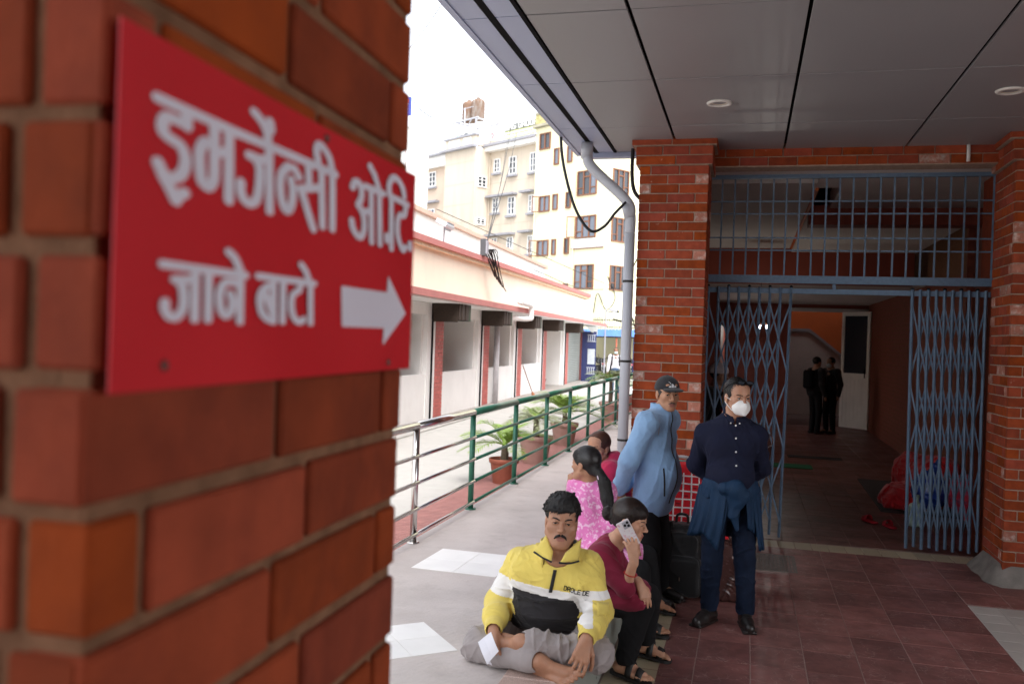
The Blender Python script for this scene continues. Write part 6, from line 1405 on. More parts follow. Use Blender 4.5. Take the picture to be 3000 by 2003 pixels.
def rw():
    t = person('woman in crimson hooded shawl sitting behind the pink woman', (-1.02, 7.0, .35))
    head = A3(-1.092, 6.95, 1.075); F = nrm(A3(-.42, -.90, -.08)); R = frame(F); s = .95; neck = A3(-1.045, 6.98, .96); pel = A3(-.98, 7.02, .47); chest = A3(-1.0, 7.0, .80)
    shL = A3(-.985, 6.86, .90); shR = A3(-1.06, 7.14, .90); elL = A3(-.99, 6.80, .70); wrL = A3(-1.10, 6.78, .56); elR = A3(-1.10, 7.18, .70); wrR = A3(-1.18, 7.05, .58)
    mats = skin('brown_skin_c', (.46, .235, .145), (.36, .14, .11)); V = Vox((-1.35, 6.60, .32), (-.75, 7.3, 1.24), .0048)
    L = head_sdf(V, head, R, s, fem=True, neck=neck, nr=.048, fat=.008, eye=.004); V.cap(neck, chest, .05, .04, .03); V.cap(chest, pel, .04, .04, .03); V.chain([neck, shL, elL, wrL], [.04, .032, .032, .026], .03); V.chain([neck, shR, elR, wrR], [.04, .032, .032, .026], .03)
    hand_sdf(V, wrL, A3(-.9, .2, -.2), A3(0, 0, -1), .9, 1); hand_sdf(V, wrR, A3(-.9, -.3, -.2), A3(0, 0, -1), .9, -1)
    V.build('body', mats, t, lip_pick(head, R, s)); eyes(t, L, R, s, F, M_iris); brows(t, L, s, M_hairb, .0026, 0); lashes(t, L, s, M_hairb)
    H = Vox(head-A3(.2, .2, .16), head+A3(.22, .2, .17), .0042); H.ell(L(0, -.016, .046), s*A3(.088, .108, .094), R, 0); H.ell(L(0, .130, -.012), s*A3(.076, .078, .080), R, .006, 's'); H.ell(L(0, .07, -.095), s*A3(.12, .09, .078), R, .01, 's'); H.plane(L(0, 0, -.085), -R[:, 2]); H.cap(L(0, -.08, -.03), L(0, -.12, -.09), .05, .04, .02)
    H.folds(.0030, 100, 9, (1, 1, .3)); H.build('hair', mat('reddish_brown_hair', (.075, .028, .016), .5, .3, 60, .5, 220, spec=.3), t)
    K = Vox((-1.36, 6.62, .34), (-.72, 7.32, 1.10), .0058); K.cap(pel, chest, .20, .16, 0, flat=F, fs=.8); K.cap(shL, shR, .085, .085, .05); K.cap(neck-Z3*.01+A3(.05, .03, 0), shL, .075, .08, .04); K.cap(neck+A3(.05, .03, 0), shR, .075, .08, .04); K.ell(neck+A3(.075, .05, .035), (.070, .085, .050), None, .03)
    K.chain([shL, elL, lerp(elL, wrL, .85)], [.082, .075, .055], .03); K.chain([shR, elR, lerp(elR, wrR, .85)], [.082, .075, .055], .03); K.cap(pel, A3(-1.25, 6.85, .46), .15, .10, .05); K.cap(pel, A3(-1.27, 7.1, .46), .15, .10, .05)
    K.folds(.014, 15, 41); K.cap(neck+F*.03, head, .056, .066, .01, 's'); K.plane(A3(0, 0, .352), (0, 0, -1)); K.build('shawl', M_redh, t)
rw()
M_lb = cloth('pale_blue_cloth', (.235, .385, .60), .8, .3, 380, sheen=.2); M_navy2 = cloth('navy_shirt_cloth', (.008, .010, .028), .9, .25, sheen=0); M_denim = mat('dark_denim', (.005, .010, .025), .95, .25, 18, .35, 420, spec=.2, col2=(.011, .019, .042), c2scale=5, c2lo=.5, c2hi=.75)
M_tealj = cloth('blue_nylon_jacket', (.007, .028, .068), .7, .2, sheen=0); M_maskw = mat('white_mask', (.80, .79, .77), .85, .03, 20, .15, 300); M_shoe = mat('black_leather', (.018, .015, .014), .35, .15, 40, .2, 150, spec=.5); M_sock = mat('pale_sock', (.55, .52, .56), .9)
M_grayh = mat('greying_black_hair', (.035, .033, .032), .6, .3, 60, .5, 220)
def bm():
    t = person('standing man in pale blue zip jacket and black cap with hands behind his back', (-.58, 6.72, 0))
    head = A3(-.553, 6.66, 1.535); F = nrm(A3(.46, -.88, -.06)); R = frame(F, nrm(Z3+A3(-.03, 0, 0))); s = .985; bf = nrm(A3(.88, -.47, 0)); bl = nrm(A3(-.47, -.88, 0))   # body front / his right
    neck = A3(-.600, 6.70, 1.395); shR = A3(-.682, 6.545, 1.325); shL = A3(-.56, 6.87, 1.325); chest = A3(-.615, 6.72, 1.16); belly = A3(-.605, 6.71, .95); pel = A3(-.610, 6.72, .80)
    elR = A3(-.795, 6.52, 1.045); wrR = A3(-.885, 6.64, .800); elL = A3(-.73, 6.90, 1.05); wrL = A3(-.868, 6.78, .800)
    hipR = A3(-.665, 6.665, .80); hipL = A3(-.605, 6.80, .80); kR = A3(-.635, 6.645, .43); kL = A3(-.575, 6.82, .43); aR = A3(-.625, 6.63, .085); aL = A3(-.565, 6.83, .085)
    mats = skin('tan_brown_skin', (.44, .225, .135), (.32, .13, .10)); V = Vox((-1.08, 6.36, -.01), (-.30, 7.02, 1.72), .0044)
    L = head_sdf(V, head, R, s, neck=neck, nr=.056, eye=.0042); V.cap(neck, chest, .065, .05, .03); V.cap(chest, pel, .05, .05, .03); V.chain([neck, shR, elR, wrR], [.045, .032, .032, .028], .03); V.chain([neck, shL, elL, wrL], [.045, .032, .032, .028], .03)
    V.chain([pel, hipR, kR, aR], [.04, .035, .035, .036], .02); V.chain([pel, hipL, kL, aL], [.04, .035, .035, .036], .02); V.cap(aR, aR+bf*.13-Z3*.05, .04, .03, .02); V.cap(aL, aL+bf*.13-Z3*.05, .04, .03, .02)
    hand_sdf(V, wrR, A3(-.55, .35, -.72), A3(.5, .75, -.05), .98, -1, curl=(.7, .8, .9, .9), thumb=(.6, .6, .4)); hand_sdf(V, wrL, A3(-.50, -.40, -.70), A3(.6, -.6, 0), .98, 1, curl=(.9, 1, 1, 1))
    V.build('body', mats, t, lip_pick(head, R, s)); eyes(t, L, R, s, nrm(A3(.12, -.98, .08)), M_iris); brows(t, L, s, M_hairb, .0034, .001); lashes(t, L, s, M_hairb)
    b = MB()
    for q in (-1, 1): b.tube([L(q*.002, .1015, -.054), L(q*.014, .1000, -.056), L(q*.027, .089, -.063)], [.0042, .0042, .002], 7)
    b.build('moustache', M_grayh, t, smooth=True)
    H = Vox(head-A3(.16, .16, .10), head+A3(.16, .16, .10), .0036); H.ell(L(0, -.014, .034), s*A3(.081, .102, .090), R, 0); H.ell(L(0, .115, -.03), s*A3(.071, .075, .10), R, .005, 's'); H.ell(L(0, .06, -.09), s*A3(.12, .09, .085), R, .01, 's'); H.plane(L(0, 0, -.055), -R[:, 2]); H.folds(.002, 160, 3); H.build('hair', M_grayh, t)
    cp_ = Vox(head-A3(.20, .24, .02), head+A3(.24, .2, .19), .0034); cp_.ell(L(0, -.012, .040), s*A3(.090, .110, .098), R, 0); cp_.plane(L(0, .0, .036), -(R[:, 2]*.97-R[:, 1]*.10)); cp_.ell(L(0, .108, .040), s*A3(.074, .078, .016), R, .012); cp_.ell(L(0, .118, .020), s*A3(.080, .085, .018), R, .008, 's')
    cp_.ell(L(0, -.012, .135), (.010, .010, .008), None, .004); cp_.build('cap', cloth('charcoal_cap_cloth', (.022, .023, .027), .8, .3), t)
    cb = BVHTree.FromPolygons(cp_.VF[0].tolist(), cp_.VF[1].tolist())
    for i, (hh, dx) in enumerate(((.014, -.020), (.027, .0), (.040, .020))):     # three slanted bars on the cap front
        o = [L(dx-.0085, .13, .060), L(dx+.0085, .13, .060), L(dx+.003, .12, .060+hh), L(dx-.010, .12, .060+hh*.78)]
        P = [stick(cb, p, -R[:, 1], .0012) for p in o]; MB().add(P+[p-R[:, 1]*.004 for p in P], [(0, 1, 2, 3), (0, 4, 5, 1), (1, 5, 6, 2), (2, 6, 7, 3), (3, 7, 4, 0)]).build('cap_emblem', mat('pale_emblem', (.60, .60, .62), .7), t)
    J = Vox((-1.05, 6.35, .63), (-.26, 7.04, 1.46), .0053)
    J.cap(A3(-.632, 6.73, .76), chest-A3(.01, 0, 0), .176, .165, 0, flat=bf, fs=.78); J.ell(belly+bf*.010, (.160, .150, .20), None, .06); J.cap(chest+Z3*.06, chest+Z3*.10, .165, .15, .03, flat=bf, fs=.75)
    J.cap(neck-Z3*.03, shR, .080, .082, .05); J.cap(neck-Z3*.03, shL, .080, .082, .05); J.folds(.0095, 15, 50, (1, 1, .6)); J.plane(A3(0, 0, .685), A3(.08, 0, -1))
    for sh, el, wr in ((shR, elR, wrR), (shL, elL, wrL)): J.cap(sh, el, .082, .070, .035); J.cap(el, lerp(el, wr, .93), .070, .050, .03); J.ell(lerp(el, wr, .72), (.060,)*3, None, .02)
    J.cap(neck-Z3*.04, neck+A3(.02, -.02, .055), .072, .066, .012); J.folds(.0085, 24, 51, (1, 1, .7), lo=(-9, -9, .74)); J.folds(.0025, 42, 52, lo=(-9, -9, .74))
    J.cap(neck+bf*.02-Z3*.0, head, .056, .066, .004, 's'); o = J.build('jacket', M_lb, t); bv = J.bvh()
    an = np.linspace(math.radians(28), math.radians(332), 24); sheet_cloth('collar', [[neck+A3(0, .0, z)+(bf*math.cos(a)+bl*math.sin(a))*r_ for a in an] for r_, z in ((.085, -.030), (.080, .005), (.076, .040), (.075, .068))], M_lb, t, .006)
    zp = [stick(bv, neck+bf*.10+Z3*z+bl*x*.3, -bf, .002) for z, x in zip(np.linspace(.035, -.655, 26), np.linspace(0, .0, 26))]
    MB().tube(zp, .0045, 6).build('zip', M_blk, t)
    pk = [stick(bv, A3(-.54, 6.52, z)+A3(.02*(1-(z-.80)/.2), 0, 0), A3(-.3, .95, 0), .001) for z in np.linspace(1.005, .80, 10)]; MB().tube(pk, .0062, 6).build('pocket_zip', M_blk, t)
    pk = [stick(bv, A3(-.585, 6.50, z)+A3(.01*(z-1.2), 0, 0), A3(-.2, .95, 0), .001) for z in (1.30, 1.27, 1.24)]; MB().tube(pk, .003, 5).build('chest_zip', M_grey, t)
    T = Vox((-.80, 6.45, .05), (-.34, 7.0, .86), .0056); T.ell(A3(-.645, 6.735, .72), (.105, .135, .11), None, 0); T.chain([hipR-Z3*.05-A3(.01, 0, 0), kR, aR+Z3*.01], [.078, .080, .072], .02); T.chain([hipL-Z3*.05-A3(.02, 0, 0), kL, aL+Z3*.01], [.078, .080, .072], .02); T.folds(.005, 18, 53, (1, 1, .6)); T.build('trousers', M_blkt, t)
    for a in (aR, aL): shoe(a, bf, t)
def shoe(an, f, t, toe_up=0):
    f = nrm(f); lt = np.cross(Z3, f); g = A3(an[0], an[1], 0); S_ = Vox(g-A3(.25, .25, .005), g+A3(.25, .25, .16), .0036); P = lambda a, b, c: g+f*a+lt*b+Z3*c
    S_.cap(P(-.045, 0, .045), P(.08, .0, .045), .040, .043, 0); S_.cap(P(.08, 0, .040), P(.165, .004, .034), .044, .034, .02); S_.cap(P(-.03, 0, .05), P(.03, 0, .072), .041, .036, .02); S_.plane(P(0, 0, .003), (0, 0, -1)); S_.rbox(P(.065, 0, .010), (.125, .047, .010), np.array([f, lt, Z3]).T, .008, .004)
    S_.cap(P(-.01, 0, .11), P(-.01, 0, .09), .036, .036, .004, 's'); S_.rbox(P(.085, 0, .092), (.006, .05, .004), np.array([f, lt, nrm(Z3)]).T, .002, .002, 's'); S_.build('shoe', M_shoe, t)
    MB().lathe([(.034, .0), (.036, .06)], A3(an[0], an[1], .075), 14).build('sock', M_sock, t, smooth=True)
bm()
def km():
    t = person('standing man in navy shirt and white mask with a blue jacket tied round his waist', (-.08, 6.33, 0))
    head = A3(-.055, 6.27, 1.555); F = nrm(A3(.50, -.86, -.05)); R = frame(F); s = .975; bf = nrm(A3(.26, -.965, 0)); br_ = nrm(A3(.965, .26, 0))
    neck = A3(-.085, 6.31, 1.42); shR = A3(-.258, 6.33, 1.290); shL = A3(.078, 6.34, 1.302); chest = A3(-.085, 6.33, 1.19); belly = A3(-.082, 6.32, 1.02); pel = A3(-.085, 6.34, .86)
    elR = A3(-.318, 6.47, 1.06); elL = A3(.118, 6.47, 1.07); wrR = A3(-.16, 6.53, .92); wrL = A3(-.02, 6.53, .93)
    hipR = A3(-.175, 6.34, .83); hipL = A3(.0, 6.34, .83); kR = A3(-.185, 6.31, .44); kL = A3(.032, 6.31, .45); aR = A3(-.195, 6.355, .085); aL = A3(.050, 6.35, .085)
    mats = skin('tan_brown_skin_b', (.45, .235, .15), (.32, .13, .10)); V = Vox((-.47, 6.15, .05), (.28, 6.64, 1.72), .0044)
    L = head_sdf(V, head, R, s, neck=neck, nr=.056, eye=.0048); V.cap(neck, chest, .065, .05, .03); V.cap(chest, pel, .05, .05, .03); V.chain([neck, shR, elR, wrR], [.045, .032, .032, .028], .03); V.chain([neck, shL, elL, wrL], [.045, .032, .032, .028], .03)
    V.chain([pel, hipR, kR, aR], [.04, .035, .035, .034], .02); V.chain([pel, hipL, kL, aL], [.04, .035, .035, .034], .02); hand_sdf(V, wrR, A3(.8, .1, -.4), A3(0, 1, 0), .95, 1, curl=(.6, .7, .8, .8)); hand_sdf(V, wrL, A3(-.8, .1, -.4), A3(0, 1, 0), .95, -1, curl=(.6, .7, .8, .8))
    V.build('body', mats, t); eyes(t, L, R, s, nrm(A3(.55, -.83, 0)), M_iris); brows(t, L, s, M_hairb, .0036, 0); lashes(t, L, s, M_hairb)
    H = Vox(head-A3(.15, .15, .10), head+A3(.15, .15, .17), .0036); H.ell(L(0, -.014, .042), s*A3(.082, .103, .094), R, 0); H.ell(L(0, .125, -.022), s*A3(.070, .080, .086), R, .005, 's'); H.ell(L(0, .06, -.09), s*A3(.12, .09, .085), R, .01, 's'); H.plane(L(0, 0, -.045), -R[:, 2]); tufts(H, L, R, s, 500, 13, (.008, .013), .0042, .15, (.2, .5, .2), rad=(.078, .098, .090), ctr=(0, -.014, .044), lift=.6); H.folds(.002, 160, 3); H.build('hair', M_hairb, t); strands(t, L, s, 1500, 8, M_strandk, (.083, .103, .094), (0, -.014, .044), (.3, .6, .2), .4, (.15, .35), .07, .05, lambda d: not (d[1] > .55 and d[2] < .45))
    # mask
    K = Vox(head-A3(.16, .18, .18), head+A3(.18, .14, .06), .0034); K.ell(L(0, .060, -.060), s*A3(.064, .060, .060), R, 0); K.cap(L(0, .122, -.042), L(0, .112, -.100), .010, .010, .035); K.plane(L(0, .030, -.03), -(R[:, 1]*.9+R[:, 2]*.1)); K.plane(L(0, .10, .002), R[:, 2]*.9-R[:, 1]*.35); K.plane(L(0, .08, -.128), -R[:, 2]); K.build('face_mask', M_maskw, t)
    for q in (-1, 1):
        for z0, z1 in ((-.018, .010), (-.085, -.028)): MB().tube([L(q*.058, .045, z0), L(q*.078, .01, lerp(z0, z1, .6)), L(q*.083, -.018, z1)], .0028, 6).build('mask_strap', M_maskw, t)
    # spectacles pushed up on the hair
    for q in (-1, 1):
        MB().tube([L(q*.034, .100, .112)+s*(R[:, 0]*.024*math.cos(a)*1.15+(R[:, 2]*.75+R[:, 1]*-.65)*.016*math.sin(a)) for a in np.linspace(0, 2*math.pi, 18)], .0026, 6).build('spectacle_rim', M_black, t); MB().add([L(q*.034, .100, .112)+s*(R[:, 0]*.023*math.cos(a)*1.15+(R[:, 2]*.75+R[:, 1]*-.65)*.015*math.sin(a)) for a in np.linspace(0, 2*math.pi, 18, endpoint=False)], [tuple(range(18))]).build('spectacle_lens', M_glassd, t)
        MB().tube([L(q*.062, .092, .110), L(q*.088, .03, .090), L(q*.083, -.03, .055)], .0026, 6).build('spectacle_arm', M_black, t)
    J = Vox((-.50, 6.12, .86), (.30, 6.66, 1.50), .0053); J.cap(pel+Z3*.06, chest+Z3*.02, .155, .152, 0, flat=bf, fs=.74); J.cap(chest+Z3*.05-br_*.06, chest+Z3*.05+br_*.06, .12, .12, .05); J.cap(neck-Z3*.035, shR, .072, .070, .05); J.cap(neck-Z3*.035, shL, .072, .070, .05); J.ell(belly+bf*.02, (.155, .135, .13), None, .05)
    J.plane(A3(0, 0, .90), (0, 0, -1))
    for sh, el, wr in ((shR, elR, wrR), (shL, elL, wrL)): J.cap(sh, el, .068, .060, .035); J.cap(el, lerp(el, wr, .9), .063, .045, .03)
    J.folds(.0100, 20, 61, (1, 1, .7)); J.folds(.0045, 46, 62); J.cap(neck-Z3*.01, neck+A3(.005, -.01, .03), .072, .066, .01); J.cap(neck+bf*.03+Z3*.0, head, .056, .066, .004, 's'); J.cap(neck+bf*.085-Z3*.04, neck+bf*.02+Z3*.05, .008, .05, .008, 's')
    J.build('shirt', M_navy2, t); bv = J.bvh(); M_btn = mat('white_button', (.75, .75, .74), .4)
    for z in (-.050, -.135, -.225, -.315): p = stick(bv, neck+bf*.02+Z3*z+br_*(.004-.02*z), -bf, .002); MB().lathe([(.001, .003), (.0055, .003), (.0065, 0)], p, 12, axis=bf).build('button', M_btn, t)
    for q in (-1, 1):
        a, b_, c, d = neck+bf*.045+br_*q*.062+Z3*.030, neck+bf*.085+br_*q*.030-Z3*.045, neck+bf*.092+br_*q*.004-Z3*.030, neck+bf*.070+br_*q*.012+Z3*.006
        rows = [[lerp(lerp(a, d, i), lerp(b_, c, i), j)+bf*.006*math.sin(math.pi*j) for j in np.linspace(0, 1, 5)] for i in np.linspace(0, 1, 5)]; sheet_cloth('collar', rows, M_navy2, t, .004)
        MB().lathe([(.001, .003), (.0045, .003), (.0052, 0)], b_+bf*.006+Z3*.010, 10, axis=bf).build('button', M_btn, t)
    # jacket knotted at the waist, sleeves and skirts hanging
    W_ = Vox((-.42, 6.06, .60), (.26, 6.62, 1.04), .0052); W_.cap(A3(-.085, 6.33, .925)-br_*.02, A3(-.085, 6.33, .925)+br_*.02, .175, .175, 0, flat=bf, fs=.80); W_.plane(A3(0, 0, .995), (0, 0, 1)); W_.plane(A3(0, 0, .875), (0, 0, -1)); kc = A3(-.085, 6.33, .935)+bf*.155
    W_.chain([kc-br_*.07+Z3*.02, kc+Z3*.01, kc+br_*.06-Z3*.02], [.04, .058, .042], .03); W_.chain([kc+Z3*.03, kc-Z3*.06+br_*.02], [.05, .048], .03); W_.chain([kc-Z3*.05-br_*.01, kc-Z3*.15-br_*.005, kc-Z3*.25+br_*.02], [.042, .034, .016], .03, flat=bf, fs=.6); W_.folds(.010, 24, 71); W_.build('tied_jacket', M_tealj, t)
    def hang(p0, p1, q0, q1, nm, sd, n=14, k=4, amp=.009):
        rows = []
        for i in np.linspace(0, 1, n): rows.append([lerp(lerp(p0, p1, j), lerp(q0, q1, j), i)+bf*(amp*math.sin(k*2*math.pi*j+sd+2*i)*i+.02*math.sin(math.pi*i))+br_*amp*.5*math.sin(3*i+sd) for j in np.linspace(0, 1, 15)])
        sheet_cloth(nm, rows, M_tealj, t, .004)
    c0 = A3(-.085, 6.33, .95)
    hang(c0-br_*.20+bf*.00, c0-br_*.04+bf*.14, c0-br_*.265-Z3*.34+bf*.0, c0-br_*.08-Z3*.30+bf*.15, 'jacket_skirt', 0)
    hang(c0-br_*.15+bf*.09, c0-br_*.06+bf*.15, c0-br_*.20-Z3*.30+bf*.14, c0-br_*.10-Z3*.42+bf*.14, 'jacket_skirt', 1, k=2)
    hang(c0+br_*.06+bf*.15, c0+br_*.20+bf*.01, c0+br_*.10-Z3*.26+bf*.15, c0+br_*.235-Z3*.36+bf*.02, 'jacket_skirt', 2); hang(c0+br_*.12+bf*.10, c0+br_*.19+bf*.03, c0+br_*.19-Z3*.42+bf*.10, c0+br_*.245-Z3*.42+bf*.04, 'jacket_skirt', 3, k=2)
    hang(c0-br_*.2-bf*.02, c0+br_*.2-bf*.02, c0-br_*.27-Z3*.36-bf*.06, c0+br_*.25-Z3*.36-bf*.06, 'jacket_back', 4)
    T = Vox((-.36, 6.12, .06), (.22, 6.54, .98), .0056); T.ell(A3(-.085, 6.345, .84), (.165, .125, .13), None, 0); T.chain([hipR, kR, aR+Z3*.02], [.090, .072, .058], .02); T.chain([hipL, kL, aL+Z3*.02], [.090, .072, .058], .02); T.folds(.010, 22, 63, (1, 1, 1.3)); T.plane(A3(0, 0, .085), (0, 0, -1)); T.build('jeans', M_denim, t)
    shoe(aR, A3(-.45, -.90, 0), t); shoe(aL, A3(.16, -.98, 0), t)
km()
def simple_man(lab, base, F, hz, kit, s=1.0, walk=0.0, h=.008, mask=False, hair=True, capm=None, pack=False):
    """whole small figure standing on base, facing F"""
    t = person(lab, tuple(base)); F = nrm(F); r_ = nrm(np.cross(F, Z3)); B = lambda a, b, c: np.asarray(base)+s*(r_*a+F*b+Z3*c); R = frame(F)
    J_ = dict(n=B(0, 0, 1.45), c=B(0, 0, 1.22), p=B(0, 0, .92)); V = Vox(B(0, 0, .9)-A3(.5, .5, .93), B(0, 0, .9)+A3(.5, .5, .95), h*1.15)
    hd = B(0, .02, 1.60); L = head_sdf(V, hd, R, s*.98, neck=J_['n'], eye=.005)
    limbs = {}
    for q in (-1, 1): limbs[q] = (B(q*.19, 0, 1.40), B(q*.25, -.04+.06*q*walk, 1.12), B(q*.27, .10*q*walk+.04, .87), B(q*.09, 0, .88), B(q*.10, .16*q*walk+.03, .48), B(q*.10, .26*q*walk-.04*(q < 0)*walk, .09))
    V.cap(J_['n'], J_['p'], .08, .10, .03)
    for q in (-1, 1):
        a = limbs[q]; V.chain([J_['n'], a[0], a[1], a[2]], [.06, .05, .04, .03], .03); V.cap(a[2], a[2]+A3(0, 0, -.09)+F*.02, .034, .026, .01); V.chain([J_['p'], a[3], a[4], a[5]], [.08, .07, .05, .04], .02); V.cap(a[5]-Z3*.03, a[5]+F*.14-Z3*.05, .04, .032, .02)
    V.build('body', skin('far_skin', (.30, .15, .09), (.25, .1, .08))[0], t)
    J = Vox(B(0, 0, 1.15)-A3(.45, .45, .4), B(0, 0, 1.15)+A3(.45, .45, .4), h); J.cap(J_['p']+Z3*.05, J_['c'], .155, .155, 0, flat=F, fs=.72)
    for q in (-1, 1): a = limbs[q]; J.cap(J_['n']-Z3*.04, a[0], .07, .075, .05); J.cap(a[0], a[1], .072, .06, .03); J.cap(a[1], a[2], .06, .045, .03)
    J.folds(.005, 18, 5); J.cap(J_['n'], hd, .056, .06, .006, 's'); J.build('shirt', kit[0], t)
    T = Vox(B(0, 0, .5)-A3(.4, .4, .47), B(0, 0, .5)+A3(.4, .4, .52), h); T.ell(J_['p'], (.16, .16, .12), None, 0)
    for q in (-1, 1): a = limbs[q]; T.chain([a[3], a[4], a[5]], [.09, .072, .06], .02)
    T.build('trousers', kit[1], t)
    for q in (-1, 1): MB().box(limbs[q][5]+F*.05-Z3*.055, (.09, .26, .065), np.array([r_, F, Z3]).T, bev=.02).build('shoe', M_shoe, t)
    Hh = Vox(hd-A3(.15, .15, .1), hd+A3(.15, .15, .17), h*.7); Hh.ell(L(0, -.014, .042), s*A3(.083, .104, .094), R, 0); Hh.ell(L(0, .125, -.03), s*A3(.070, .080, .080), R, .005, 's'); Hh.ell(L(0, .06, -.09), s*A3(.12, .09, .085), R, .01, 's'); Hh.plane(L(0, 0, -.05), -R[:, 2]); Hh.build('hair', M_hairb, t)
    if capm: c_ = Vox(hd-A3(.15, .15, .02), hd+A3(.15, .15, .17), h*.7); c_.ell(L(0, -.01, .045), s*A3(.094, .114, .098), R, 0); c_.plane(L(0, 0, .02), -R[:, 2]); c_.build('cap', capm, t)
    if mask: K = Vox(hd-A3(.16, .16, .17), hd+A3(.16, .16, .05), h*.6); K.ell(L(0, .055, -.06), s*A3(.064, .060, .060), R, 0); K.plane(L(0, .03, 0), -R[:, 1]); K.plane(L(0, 0, -.01), R[:, 2]); K.build('face_mask', mask, t)
    if pack:
        for q in (-1, 1): MB().tube(bez([B(q*.11, -.10, 1.40), B(q*.125, .04, 1.475), B(q*.13, .135, 1.30), B(q*.15, .10, 1.08)], 14), .022, 6).build('strap', M_black, t)
        MB().box(B(0, -.19, 1.22), (.30*s, .15*s, .42*s), np.array([r_, F, Z3]).T, bev=.04).build('backpack', M_black, t)
    return t
simple_man('distant walking man in white shirt, jeans and pale green mask with backpack straps', (-4.52, 32.0, 0), A3(.12, -.99, 0), 0, (mat('white_shirt', (.66, .66, .70), .9), cloth('blue_jeans', (.045, .075, .13), .9)), .99, walk=1.0, h=.012, mask=mat('pale_green_mask', (.50, .68, .66), .9), pack=True)
simple_man('dark-clothed person wearing a white mask in the hall beside the open door', (1.86, 21.6, 0), A3(-.75, -.66, 0), 0, (cloth('charcoal_cloth', (.018, .017, .018), .9), M_blkt), 1.0, h=.014, mask=mat('dull_mask', (.45, .50, .53), .9))
simple_man('dark-haired person with a dark bag leaning close to the masked person in the hall', (1.52, 21.35, 0), A3(.80, .55, 0), 0, (MATS['charcoal_cloth'], M_blkt), 1.0, h=.014, pack=True)
simple_man('person in dark clothes and white cap standing behind the left gate leaf', (-.30, 10.0, 0), A3(.85, -.50, 0), 0, (MATS['charcoal_cloth'], M_blkt), .99, h=.010, capm=mat('white_cap_cloth', (.62, .60, .64), .9))
# ----------------------------------------------------------------- bags and belongings
# red checked woven bag behind the two men
M_redbag = mat('red_woven_plastic', (.68, .016, .028), .45, .15, 40, .2, 90, spec=.4); M_bagline = mat('white_woven_line', (.82, .80, .80), .5, .05, 20)
cb_ = thing('checked_bag', 'large red woven bag with a white check standing between the two men', 'bag', (-.42, 7.35, 0))
V = Vox((-.80, 7.05, -.01), (-.02, 7.65, 1.02), .0075); V.rbox((-.42, 7.36, .48), (.33, .20, .48), None, .06, 0); V.folds(.010, 9, 81); V.build('bag_body', M_redbag, cb_); bv_ = V.bvh()
def onbag(x, z, off=.002): return stick(bv_, A3(x, 7.1, z), A3(0, 1, 0), off, .4)
for i in range(10):
    x = -.70+.062*i; p = [onbag(x+.006*math.sin(4*z+i), z) for z in np.linspace(.05, .90, 16)]; MB().tube(p, .0062, 5).build('check_line', M_bagline, cb_)
for j in range(14):
    z = .06+.063*j; p = [onbag(x, z+.004*math.sin(6*x+j)) for x in np.linspace(-.72, -.12, 14)]; MB().tube(p, .0062, 5).build('check_line', M_bagline, cb_)
tr = MB()
for i in range(9):
    for j in range(13):
        if (i*7+j*5) % 3: continue
        c = onbag(-.669+.062*i, .0915+.063*j, .003); tr.box(c, (.030, .003, .010)); 
tr.build('dark_weave_marks', mat('dark_red_weave', (.25, .01, .02), .5), cb_)
MB().tube(bez([(-.60, 7.17, .90), (-.58, 7.12, 1.0), (-.46, 7.10, 1.03), (-.36, 7.12, 1.0), (-.34, 7.17, .90)], 20), .012, 7).build('carry_strap', M_bagline, cb_)
MB().box((-.42, 7.36, .965), (.58, .02, .015)).build('zip_band', mat('teal_zip_band', (.10, .32, .28), .6), cb_)
# black backpack
bp_ = thing('backpack', 'black backpack standing on the tiles between the two standing men', 'backpack', (-.42, 6.98, 0)); M_nyl = cloth('black_nylon', (.013, .013, .014), .55, .25)
V = Vox((-.72, 6.72, -.005), (-.14, 7.22, .62), .006); V.rbox((-.43, 6.99, .27), (.185, .12, .27), None, .07, 0); V.rbox((-.43, 6.865, .17), (.155, .07, .15), None, .045, .02); V.rbox((-.43, 6.885, .40), (.14, .055, .10), None, .04, .02); V.rbox((-.235, 6.98, .16), (.045, .08, .13), None, .03, .02); V.folds(.007, 16, 82); V.plane((0, 0, .003), (0, 0, -1)); V.build('bag_body', M_nyl, bp_); bb = V.bvh()
def onb(x, z): return stick(bb, A3(x, 6.7, z), A3(0, 1, 0), .001, .4)
for pts in ([(-.57, .10), (-.57, .26), (-.54, .315), (-.43, .325), (-.32, .315), (-.29, .26), (-.29, .10)], [(-.555, .36), (-.55, .45), (-.50, .49), (-.36, .49), (-.31, .45), (-.305, .36)]):
    q = bez([(x, z, 0) for x, z in pts], 28); MB().tube([onb(a[0], a[1]) for a in q], .004, 6).build('zip', mat('dark_zip', (.05, .05, .052), .35), bp_)
for x in (-.52, -.36): MB().tube(bez([(x, 6.93, .52), (x+.01, 6.88, .56), (x+.02, 6.90, .48), (x+.01, 6.86, .34), (x, 6.845, .22)], 20), .014, 6).build('strap', M_nyl, bp_)
MB().tube(bez([(-.48, 7.0, .53), (-.47, 6.99, .60), (-.40, 6.99, .60), (-.39, 7.0, .53)], 14), .011, 6).build('haul_loop', M_nyl, bp_)
MB().box(onb(-.255, .33)-A3(0, .004, 0), (.012, .004, .03)).build('yellow_tag', mat('yellow_tag', (.62, .45, .03), .5), bp_); MB().box(onb(-.43, .16)-A3(0, .003, 0), (.008, .004, .028)).build('zip_pull', M_steel, bp_)
